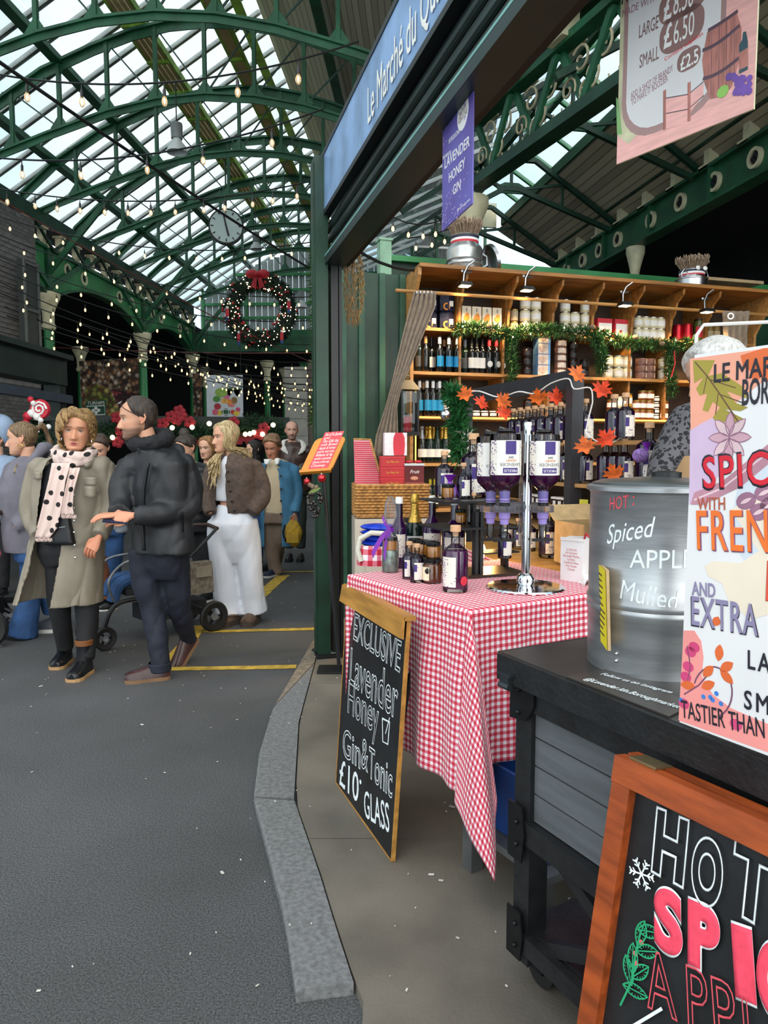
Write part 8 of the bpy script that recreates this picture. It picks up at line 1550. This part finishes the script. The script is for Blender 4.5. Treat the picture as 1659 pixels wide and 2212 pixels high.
for px,py,Y,lb in ((887,390,4.3,'round glowing globe bulb left of the purple sign'),(1024,231,4.0,'round glowing globe bulb just right of the purple sign')):
 t=thing('globe_lamp',lb,'lamp',at(px,py,Y));put('globe',GLOB,t);MB().cyl((0,0,.05),(0,0,.11),.02,n=10).tube([(0,0,.1),(0,0,.5)],.004,5).build('socket',BLACKM,t)
for a,b,Ya,Yb,r,sg,lb in (((-10,128),(700,598),6,12,.016,.05,'thick black cable running diagonally below the trusses'),((-10,425),(690,790),9,14,.008,.1,'dark red cable behind the string lights'),((110,750),(700,762),15,15,.012,.05,'reddish tie bar across the back of the hall')):
 p,q=at(*a,Ya),at(*b,Yb);tag(MB().tube([p.lerp(q,k/12)-V((0,0,sg*4*k/12*(1-k/12)))for k in range(13)],r,6).build('cable',mat('dark_red_cable','5a2a28',.5)if 'red' in lb else WIRE),lb,'cable')
tag(MB().tube([at(1502,790,3.0),at(1504,725,3.0),at(1520,702,3.0),at(1700,694,3.0)],.008,6).build('hanging_rail',WHITEP,None),'white metal rail above the stallholder at far right','rail')
c=at(489,491,15);t=thing('clock','round white station clock hanging under the glass roof','clock',c,R(8));rx=MX.Rotation(PI/2,3,'X')
MB().lathe([(0,-.05),(.34,-.05),(.355,-.04),(.355,.08),(.0,.08)],36,m=rx).build('case',BLACKM,t);MB().lathe([(0,.085),(.325,.085),(.325,.08)],36,m=rx).build('dial',mat('clock_dial','c9d8d2',.5,var=.03),t)
for k in range(12):a=k*PI/6;MB().box((.28*math.sin(a),-.09,.28*math.cos(a)),(.02,.008,.06),rot=MX.Rotation(a,3,'Y')).build('hour_mark',INK,t,0)
MB().beam((.01,-.095,-.05),(-.05,-.095,.25),.012,.03).build('minute_hand',INK,t,0);MB().beam((-.01,-.1,.04),(.05,-.1,-.2),.012,.035).build('hour_hand',INK,t,0);MB().tube([(0,0,.35),(0,0,1.35)],.018,6).build('drop_rod',GREEND,t)
for px,py,Y,lb in ((382,300,10,'grey bell shaped lamp hanging nearest under the glass roof'),(553,522,17,'bell shaped lamp hanging right of the clock'),(651,648,17,'bell shaped lamp hanging right of the wreath')):
 t=thing('bell_lamp',lb,'lamp',at(px,py,Y),0);MB().lathe([(.0,.2),(.075,.2),(.08,.17),(.075,.0),(.06,.0),(0,.0)],18).build('gear_housing',mat('grey_housing','6c706e',.5),t);MB().lathe([(.055,0),(.07,-.04),(.12,-.1),(.14,-.18),(.13,-.18),(.11,-.1),(.05,-.02)],22).build('bell_shade',mat('pale_grey_shade','b3b8b6',.4),t);MB().tube([(0,0,.2),(0,0,.75)],.008,6).build('hanger',WIRE,t)
c=at(563,672,19.6);t=thing('wreath','giant green Christmas wreath with red bow, baubles and lights at the end of the hall','wreath',c);RW=1.0;th=[2*PI*k/40 for k in range(41)];ring_=[V((RW*.77*math.cos(a),0,RW*.77*math.sin(a)))for a in th]
foliage(t,ring_,.23,11000,.12,mat('dark_pine','13291b',.8,var=.4,scale=20));MB().tube(ring_[:-1],.17,8,closed=True).build('frame',MATS['dark_pine'],t)
bm_=MB().sph((0,0,0),.03,10,7).mesh('bauble',REDB);lm_=MB().sph((0,0,0),.013,6,4).mesh('light',emis('fairy_light',(1,.85,.5),8));rr=random.Random(9)
for k in range(190):a=rr.uniform(0,2*PI);d=RW*.77+rr.uniform(-.24,.24);o=put('bauble' if k<60 else 'light',bm_ if k<60 else lm_,t,(d*math.cos(a),-.24-.03*rr.random(),d*math.sin(a)))
BOWM=mat('red_velvet','b3101f',.6,var=.2)
for s in (-1,1):MB().sph((s*.15,0,.05),(.17,.08,.12),12,8).build('bow_loop',BOWM,t,loc=(-.02,-.28,.86));mb=MB();mb.prism([(0,0),(s*.05,-.36),(s*.12,-.28),(s*.2,-.34),(s*.08,.02)],.03,lambda u,v,w:(u-.02,-.28-w,.86+v));mb.build('bow_tail',BOWM,t,0)
MB().sph((-.02,-.34,.9),.07,10,7).build('bow_knot',BOWM,t);MB().tube([(0,0,.95),(0,0,1.6)],.02,6).build('hanging_chain',WIRE,t)
for x,z in ((-.85,-.1),(.8,.1),(-.55,-.75),(.6,-.72)):q=MB().cyl((0,0,-.1),(0,0,.1),.045,n=10).build('toy_soldier',REDP,t,loc=(x,-.25,z));MB().sph((0,0,.14),.04,8,6).build('head',PAPERW,q);MB().cyl((0,0,-.2),(0,0,-.1),.04,n=8).build('legs',mat('toy_blue','2a4f8a',.5),q)
MB().tube([(p[0],0,p[2])for p in spiral(0,0,.17,8,0,1)],.02,6).build('scroll_bracket',CREAM,t,loc=(0,.1,-.75))
# left kiosk, bell, plaque, sweet tree
KD=mat('kiosk_green_black','1d2a25',.5,var=.25,scale=4);k0,k1=at(140,780,9),at(-160,720,6.4);t=thing('kiosk','dark green kiosk roof at the left edge with a cream letter on its fascia','kiosk',(k0.x,k0.y,0),math.atan2(k1.y-k0.y,k1.x-k0.x)+PI);LK=(k1-k0).to_2d().length
MB().box((-LK/2,.1,2.46),(LK,.25,.33)).build('fascia',KD,t,0);MB().box((-LK/2,1.3,2.64),(LK+.06,2.8,.06)).build('roof',KD,t,0);MB().box((-.08,.1,1.15),(.16,.2,2.3)).build('post',KD,t,0);MB().box((-LK/2,-.06,2.12),(LK*.96,.1,.1)).build('shutter_box',mat('slate_blue_rail','3a4450',.5),t,0);MB().box((-LK/2,1.6,1.1),(LK,.1,2.2)).build('back_wall',BRICKW,t,0);MB().lathe([(.02,.22),(.07,.2),(.08,.06),(.15,.0),(.16,-.02),(0,-.02)],16,c=(-.85,-.1,1.84)).build('bell',mat('grey_bell','4c4f4e',.5,.5),t)
for s,x in (('MARKET',-1.62),):letter(s,t,CREAM,x,2.48,.16,y=-.035,align='RIGHT')
MB().sph((-1.0,1.53,1.74),(.13,.02,.13),16,8).build('blue_plaque',mat('plaque_blue','2a5a9a',.5),t)
b=at(88,985,8.2);t=thing('decorated_tree','small Christmas tree with lollipop and candy ornaments behind the hooded woman','tree',(b.x,b.y,0));rr=random.Random(2);mb=MB()
for k in range(9):z=.95+k*.12;rd=.42*(1-k/9.5);needles(mb,[(rd*math.cos(a)*f,rd*math.sin(a)*f,z-.08*f)for a in [R(j*51+k*20)for j in range(7)]for f in (.1,1)],.05,420,.08,k)
o=mb.build('foliage',PINE,t,0);o['kind']='stuff';MB().lathe([(0,0),(.2,0),(.22,.3),(0,.3)],14).cyl((0,0,.3),(0,0,1.9),.04,n=8).build('pot_and_trunk',BLACKM,t)
q=at(87,884,7.8)-V((b.x,b.y,0));MB().lathe([(0,-.03),(.1,-.03),(.11,0),(.1,.03),(0,.03)],20,m=rx,c=q).build('lollipop',REDP,t);MB().tube([(q.x+p[0],q.y-.034,q.z+p[2])for p in spiral(0,0,.085,12,0,1)],.012,6).build('lollipop_swirl',PAPERW,t);MB().tube([q,q+V((-.03,0,-.25))],.01,6).build('lollipop_stick',PAPERW,t)
for px,py,m_,r in ((66,863,REDP,.035),(72,871,PAPERW,.03),(60,899,REDP,.05),(68,893,PAPERW,.045),(80,901,PAPERW,.04),(105,922,PAPERW,.03),(56,913,REDP,.04),(88,908,PAPERW,.03)):MB().sph((0,0,0),r,8,6).build('candy_ornament',m_,t,loc=at(px,py,7.75)-V((b.x,b.y,0)))
# fruit banners at the back
def vor(name,cols,sc):
 m=bpy.data.materials.new(name);m.use_nodes=True;t=m.node_tree;b=t.nodes['Principled BSDF'];b.inputs['Roughness'].default_value=.7;tc=nd(t,'ShaderNodeTexCoord');v=nd(t,'ShaderNodeTexVoronoi',i_Scale=sc);sp=nd(t,'ShaderNodeSeparateColor');r=nd(t,'ShaderNodeValToRGB');r.color_ramp.interpolation='CONSTANT';t.links.new(tc.outputs['Object'],v.inputs['Vector']);t.links.new(v.outputs['Color'],sp.inputs[0]);t.links.new(sp.outputs[0],r.inputs['Fac'])
 for k,c_ in enumerate(cols):
  e=r.color_ramp.elements[k]if k<2 else r.color_ramp.elements.new(k/len(cols));e.position=k/len(cols);e.color=lin(c_)
 mr=nd(t,'ShaderNodeMapRange');mr.inputs['From Max'].default_value=.7;mr.inputs['To Min'].default_value=1.15;mr.inputs['To Max'].default_value=.15;t.links.new(v.outputs['Distance'],mr.inputs['Value']);mx=nd(t,'ShaderNodeVectorMath',operation='SCALE');t.links.new(r.outputs['Color'],mx.inputs[0]);t.links.new(mr.outputs[0],mx.inputs['Scale']);t.links.new(mx.outputs[0],b.inputs['Base Color']);return m
NUT=vor('nut_print',['5a3a28','8d5f40','c9a98a','3a2419','a9784f','dcc8b0'],11);PEAR=vor('pear_print',['a8a84a','c9a24f','8d9c3a','b5763a','d0bc6a'],9);CHRY=vor('cherry_print',['5a1a22','8d2230','3a1218','a94048'],11)
Pb=Plane(at(182,955,17.2),at(310,950,17.0)-at(182,955,17.2),V((0,0,1)));U=Pb.uv;t=Pb.thing('nut_banner','large banner printed with nuts, pears and cherries between two green columns','banner');k5=lambda*L:[U(*q)for q in L]
(u1,v1)=U(310,772);MB().box((u1/2,.01,v1/2),(u1,.015,v1)).build('cloth',NUT,t,0);flat(t,'pear_print',PEAR,k5((183,955),(262,955),(258,885),(235,840),(205,828),(184,838)),-.0);flat(t,'cherry_print',CHRY,k5((262,955),(309,950),(309,852),(270,846),(240,840),(258,885)),-.0);flat(t,'green_panel',mat('shop_green','1f5238',.6),k5((185,900),(230,900),(230,864),(185,866)),-.004)
fit(Pb,t,'TURNIPS',(189,871),(226,870),.075,PAPERW,y=-.008);e0,e1=U(189,897),U(226,876);stroke(t,'emblem_frame',PAPERW,[e0,(e1[0],e0[1]),e1,(e0[0],e1[1]),e0],.012,-.008)
for dx,dz in ((0,.05),(-.07,0),(.07,0),(0,-.05)):flat(t,'emblem',PAPERW,ell((e0[0]+e1[0])/2+dx,(e0[1]+e1[1])/2+dz,.045,.04,10),-.007)
Pw=Plane(at(447,903,18.2),at(527,903,18.2)-at(447,903,18.2),V((0,0,1)));U=Pw.uv;t=Pw.thing('white_banner','hanging white banner with a heap of fruit and a pineapple','banner');(u1,v1)=U(524,810);MB().tube([(.05,.01,v1),(.05,.01,4.85-Pw.O.z)],.008,5).tube([(u1-.05,.01,v1),(u1-.05,.01,4.85-Pw.O.z)],.008,5).build('hanging_cord',WIRE,t);MB().box((u1/2,.01,v1/2),(u1,.015,v1)).build('cloth',mat('banner_white','cdd3da',.7,var=.05),t,0)
for px,py,rw,rh,c_ in ((478,848,.16,.12,'8fb04a'),(468,862,.1,.08,'4f8a3a'),(470,878,.09,.08,'b02a35'),(465,890,.08,.08,'d8607a'),(485,866,.09,.07,'e0a84a'),(495,868,.08,.07,'e58a3a'),(490,858,.07,.06,'d96a9a'),(506,865,.08,.09,'8d6a3a'),(500,876,.09,.04,'e07a6a'),(514,885,.06,.06,'d04a7a'),(511,893,.08,.06,'e0c23a'),(503,890,.06,.06,'c8402a'),(474,892,.07,.07,'d8c23a'),(488,890,.11,.09,'1f5238')):u,v=U(px,py);flat(t,'fruit_print',mat('fruit_'+c_,c_,.6,var=.2,scale=14),ell(u,v,rw,rh,14),-.003-.0004*py/100-rw*.004)
for px in (495,512):
 for k in range(7):u,v=U(px,846);flat(t,'pineapple_leaf',mat('leaf_dark','3d5a3a',.6),leaf(u+.02*(k-3),v,.26,.025,PI/2-.16*(k-3),5),-.004)
u,v=U(488,890);stroke(t,'emblem_frame',PAPERW,[(u-.07,v-.06),(u+.07,v-.06),(u+.07,v+.06),(u-.07,v+.06),(u-.07,v-.06)],.01,-.012)
p=at(424,905,19.5);t=thing('jar_banner','narrow banner of nuts and preserve jars beside the third column','banner',(p.x,p.y,p.z),0);MB().box((.05,0,.6),(.24,.02,1.25)).build('cloth',NUT,t,0);MB().tube([(.05,0,1.2),(.05,0,4.9-p.z)],.008,5).build('hanging_cord',WIRE,t)
# row of far stalls: beam, garland, flowers, lights, red bags
a,b=at(190,912,15.4),at(625,905,16.2);t=thing('far_stall','dark green stall front beam and counter across the back of the hall','stall',(a.x,a.y,0),math.atan2(b.y-a.y,b.x-a.x));L=(b-a).to_2d().length;MB().box((L/2,0,a.z),(L,.2,.28)).build('beam',KD,t,0);MB().box((L/2,.3,.5),(L,.5,1.0)).build('counter',KD,t,0);MB().box((L/2,-.05,at(430,944,15.5).z),(L,.03,.03)).build('bag_rail',KD,t,0)
for x in (.1,L*.33,L*.66,L-.1):MB().box((x,.1,a.z/2),(.1,.1,a.z)).build('post',KD,t,0)
FLW=mat('red_silk_flower','a8212f',.6,var=.3);fl_=MB()
for k in range(5):fl_.sph((.07*math.cos(k*1.26),-.02,.07*math.sin(k*1.26)),(.06,.03,.06),7,5)
flm=fl_.mesh('red_flower',FLW);lgm=MB().sph((0,0,0),.05,8,6).mesh('lamp',emis('garland_lamp',(1,.82,.45),5))
def swag(pts,Y,label,n,fl,lg,seed):
 P=[at(x,y,Y)for x,y in pts];t=thing('garland',label,'garland',P[0],0);foliage(t,spl(rel(P,P[0]),4),.2,n,.11,PINE,seed)
 for x,y in fl:put('red_flower',flm,t,at(x,y,Y-.3)-P[0])
 for x,y in lg:put('lamp',lgm,t,at(x,y,Y-.35)-P[0])
swag([(215,935),(245,925),(285,915),(330,925)],14.6,'leafy garland with red flowers behind the couple',1500,[(253,902),(255,955),(290,905),(262,930)],[(243,945)],1)
swag([(340,930),(380,915),(420,930),(460,945)],14.7,'leafy garland with red poinsettias left of the blonde woman',1500,[(388,888),(392,897),(370,900),(384,906),(410,912),(352,915)],[(415,923),(452,915),(372,924)],2)
swag([(495,925),(540,915),(580,920),(620,940)],15,'leafy garland with fairy lights right of the blonde woman',1700,[(505,912),(560,938),(570,925)],[(530,938),(540,937),(548,934),(567,938),(590,918),(575,960)],3)
rbm=MB().box((0,0,0),(.17,.1,.2)).mesh('paper_bag',mat('hanging_red_bag','c02336',.5,var=.1))
for k,(px,py)in enumerate(((415,955),(428,953),(440,955),(515,950),(529,944),(540,950))):o=put('hanging_bag',rbm,None,at(px,py,15.5));tag(o,'small red paper bag hanging on the far stall, %s from the left'%('first','second','third','fourth','fifth','sixth')[k],'bag','red bags on the far stall')
# garlands in the stall and on the post
def gpath(L,y):return [hit(px,py,S(0,SY-y,0),TS)for px,py in L]
P=gpath([(985,712),(1040,708),(1100,722),(1160,712),(1220,718),(1290,722),(1360,740),(1420,745),(1495,742)],.12);t=thing('garland','thick green pine garland along the second shelf with small cones and lights','garland',P[0],0);foliage(t,spl(rel(P,P[0]),4),.05,3400,.055,mat('garland_green','2d5526',.7,var=.5,scale=25),5)
for px,py in ((1057,703),(1280,706),(1372,728),(1430,742)):MB().sph((0,0,0),(.026,.024,.022),9,7).build('pine_cone',CONEM,t,loc=hit(px,py,S(0,SY-.19,0),TS)-P[0])
for px,py in ((1000,705),(1108,728),(1146,722),(1219,708),(1320,735),(1460,735)):o=put('light',lm_,t,hit(px,py,S(0,SY-.2,0),TS)-P[0]);o.scale=(.5,)*3
for L_,lb in (([(1108,725),(1105,760),(1108,800),(1100,840)],'snowy garland hanging down the shelf divider'),([(1285,730),(1300,760),(1298,800)],'green garland end hanging by the dark rack upright'),([(1450,748),(1448,800),(1452,850)],'green garland end hanging by the red ribbon')):P=gpath(L_,.14);t=thing('garland',lb,'garland',P[0],0);foliage(t,spl(rel(P,P[0]),4),.045,900,.05,MATS['garland_green'],7)
P=gpath([(1456,758),(1458,785),(1450,815)],.2);tag(MB().tube(rel(P,P[0]),.012,5,flat=.3).build('ribbon',MATS['satin_red_ribbon'],None,40,P[0]),'red ribbon hanging at the right end of the garland','ribbon')
b=at(985,990,4.6);t=thing('tinsel_tree','green tinsel branch with silver bauble and white sprigs at the left end of the rack','decoration',b);P=[at(*q,4.6)-b for q in ((975,845),(990,870),(985,905),(998,940),(990,985))];foliage(t,spl(P,4),.05,1500,.075,mat('tinsel_green','2c6b38',.5,var=.4,scale=25),8);foliage(t,[at(1000,930,4.55)-b,at(1020,960,4.55)-b,at(1005,1000,4.55)-b],.05,160,.03,PAPERW,9);MB().tube(P,.012,6).build('branch',BLACKM,t)
bauble(at(963,896,4.45),.036,'silver bauble on the tinsel branch before the wine shelf',mat('silver_bauble','c9ccd0',.12,1.0,var=0))
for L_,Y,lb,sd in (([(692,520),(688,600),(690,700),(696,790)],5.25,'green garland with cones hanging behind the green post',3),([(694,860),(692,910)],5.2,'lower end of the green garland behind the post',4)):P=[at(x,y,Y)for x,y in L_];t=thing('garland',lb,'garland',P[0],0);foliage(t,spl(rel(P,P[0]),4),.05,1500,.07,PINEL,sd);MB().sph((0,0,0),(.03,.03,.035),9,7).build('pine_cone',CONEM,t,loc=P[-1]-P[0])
ML=[]
for a,r in ((90,.055),(75,.038),(66,.046),(60,.022),(40,.05),(28,.036),(12,.052),(2,.028),(-20,.04),(-40,.02),(-82,.03),(-98,.03),(-140,.02),(-160,.04),(178,.028),(168,.052),(152,.036),(140,.05),(120,.022),(114,.046),(105,.038)):ML.append((r*math.cos(R(a)),r*math.sin(R(a))))
mb=MB();mb.prism(ML,.002,lambda u,v,w:(u,w+.25*abs(u),v));MLM=[mb.mesh('maple_leaf',mat('orange_silk_leaf','d8641c',.6,var=.35,scale=30)),mb.mesh('maple_leaf',mat('red_orange_silk_leaf','e0451f',.6,var=.3,scale=30))]
P=[at(*q)for q in ((1008,848,4.5),(1035,845,4.4),(1078,858,4.3),(1120,846,4.2),(1155,850,4.1),(1190,828,4.0),(1228,818,3.9),(1240,840,3.85),(1275,838,3.8),(1280,870,3.8))];t=thing('leaf_garland','white wired garland of orange maple leaves along the gin rack beam','garland',P[0],0);MB().tube(spl(rel(P,P[0]),4),.004,5).build('white_wire',PAPERW,t);P2=[at(*q)for q in ((1280,870,3.78),(1268,920,3.78),(1270,940,3.75),(1310,960,3.7),(1350,940,3.6))];MB().tube(spl(rel(P2,P[0]),4),.004,5).build('white_wire',PAPERW,t)
for k,(px,py,Y)in enumerate(((1006,854,4.45),(1042,872,4.4),(1084,868,4.25),(1092,893,4.25),(1163,862,4.05),(1203,860,3.98),(1248,810,3.8),(1300,845,3.7),(1265,966,3.7),(1312,950,3.6),(1328,1026,3.6))):o=put('maple_leaf',MLM[k%2],t,at(px,py,Y)-P[0],(rnd.uniform(-.4,.4),rnd.uniform(-.8,.8),rnd.uniform(-.5,.5)));o.scale=(1.25,)*3
# pushchairs
def pushchair(loc,rot,label):
 t=thing('pushchair',label,'pushchair',loc,rot);FR=mat('pushchair_black','1a1c1e',.35,.3);FB=mat('pushchair_fabric','1f2226',.8);RUB=MATS['rubber']
 for x,y,r in ((-.62,-.2,.105),(-.62,.2,.105),(.42,-.27,.15),(.42,.27,.15)):o=MB().lathe([(r*.55,-.02),(r*.9,-.028),(r,-.012),(r,.012),(r*.9,.028),(r*.55,.02),(r*.55,-.02)],22,m=rx,c=(x,y,r)).build('wheel',RUB,t);MB().lathe([(0,-.015),(r*.25,-.02),(r*.25,.02),(0,.015)],10,m=rx,c=(x,y,r)).build('hub',mat('grey_hub','8a8d90',.4,.5),o);[MB().beam((x,y,r),(x+r*.56*math.cos(a),y,r+r*.56*math.sin(a)),.012,.02).build('spoke',FR,o,0)for a in (0,2.1,4.2)]
 for y in (-.22,.22):MB().tube(spl([(-.62,y*.9,.2),(-.56,y,.36),(-.4,y,.42),(0,y,.38),(.42,y*1.15,.16)]),.022,8).build('chassis_tube',FR,t);MB().tube(spl([(-.3,y,.42),(.2,y,.75),(.5,y,1.0)]),.016,8).build('push_bar',FR,t);MB().tube(spl([(-.52,y*.8,.42),(-.56,y*.8,.6),(-.42,y*.8,.75),(-.2,y*.8,.78)]),.012,8).build('bumper_bar',mat('grey_tube','7c8084',.35,.7),t)
 MB().tube([(.5,-.23,1.0),(.53,0,1.02),(.5,.23,1.0)],.018,8).build('handle',mat('brown_handle','3d2a22',.5),t);mb=MB();mb.loft([[(-.4,-.17,.45),(-.4,.17,.45),(-.4,.17,.5),(-.4,-.17,.5)],[(-.1,-.17,.42),(-.1,.17,.42),(-.1,.17,.5),(-.1,-.17,.5)],[(.12,-.17,.55),(.12,.17,.55),(.05,.17,.6),(.05,-.17,.6)],[(.25,-.17,.95),(.25,.17,.95),(.2,.17,.97),(.2,-.17,.97)]]);mb.build('seat',FB,t);mb=MB();mb.lathe([(.0,.28),(.16,.24),(.26,.12),(.28,0)],14,m=MX.Rotation(R(-50),3,'Y'),c=(.1,0,.85),arc=2*PI);mb.build('canopy',FB,t);MB().box((.1,0,.24),(.6,.34,.14)).build('basket',FB,t);return t
g0,g1=gz(246,1388),gz(440,1352);t=pushchair(((g0.x+g1.x)/2,(g0.y+g1.y)/2,0),math.atan2(g1.y-g0.y,g1.x-g0.x),'black pushchair with large wheels behind the man in charcoal jacket');t.scale=(.84,)*3
letter('7',t,WHITEP,.5,.97,.05,y=-.26);o=MB().box((0,0,0),(.26,.12,.3),taper=.9).build('changing_bag',mat('taupe_monogram','6d665a',.6,var=.35,scale=30),t,loc=(.27,-.26,.55));MB().box((.02,-.065,.06),(.16,.02,.1)).build('flap',mat('grey_flap','807a6c',.6),o)
cb=MB();cb.tube(spl([(-.18,-.08,.58),(-.42,-.1,.56),(-.5,-.1,.4)]),.055,10);cb.tube(spl([(-.18,.08,.58),(-.4,.1,.56),(-.46,.1,.42)]),.055,10);cb.build('child_jeans',JEAN,t)
for y in (-.1,.1):MB().sph((-.54,y,.36),(.085,.04,.04),12,8).build('child_shoe',BLACKM,t);MB().sph((-.54,y,.335),(.09,.043,.02),12,6).build('child_sole',SOLEW,t)
q=gz(-125,1385);t=pushchair((q.x,q.y,0),R(10),'second pushchair with pink cushion cut off by the left edge');MB().sph((.42,-.2,.7),(.1,.08,.07),12,8).build('pink_cushion',mat('coral_cloth','c8606a',.8),t)
for o in [o for o in SC.objects if o.get('label')=='x']:
 for c in list(o.children_recursive)+[o]:bpy.data.objects.remove(c)
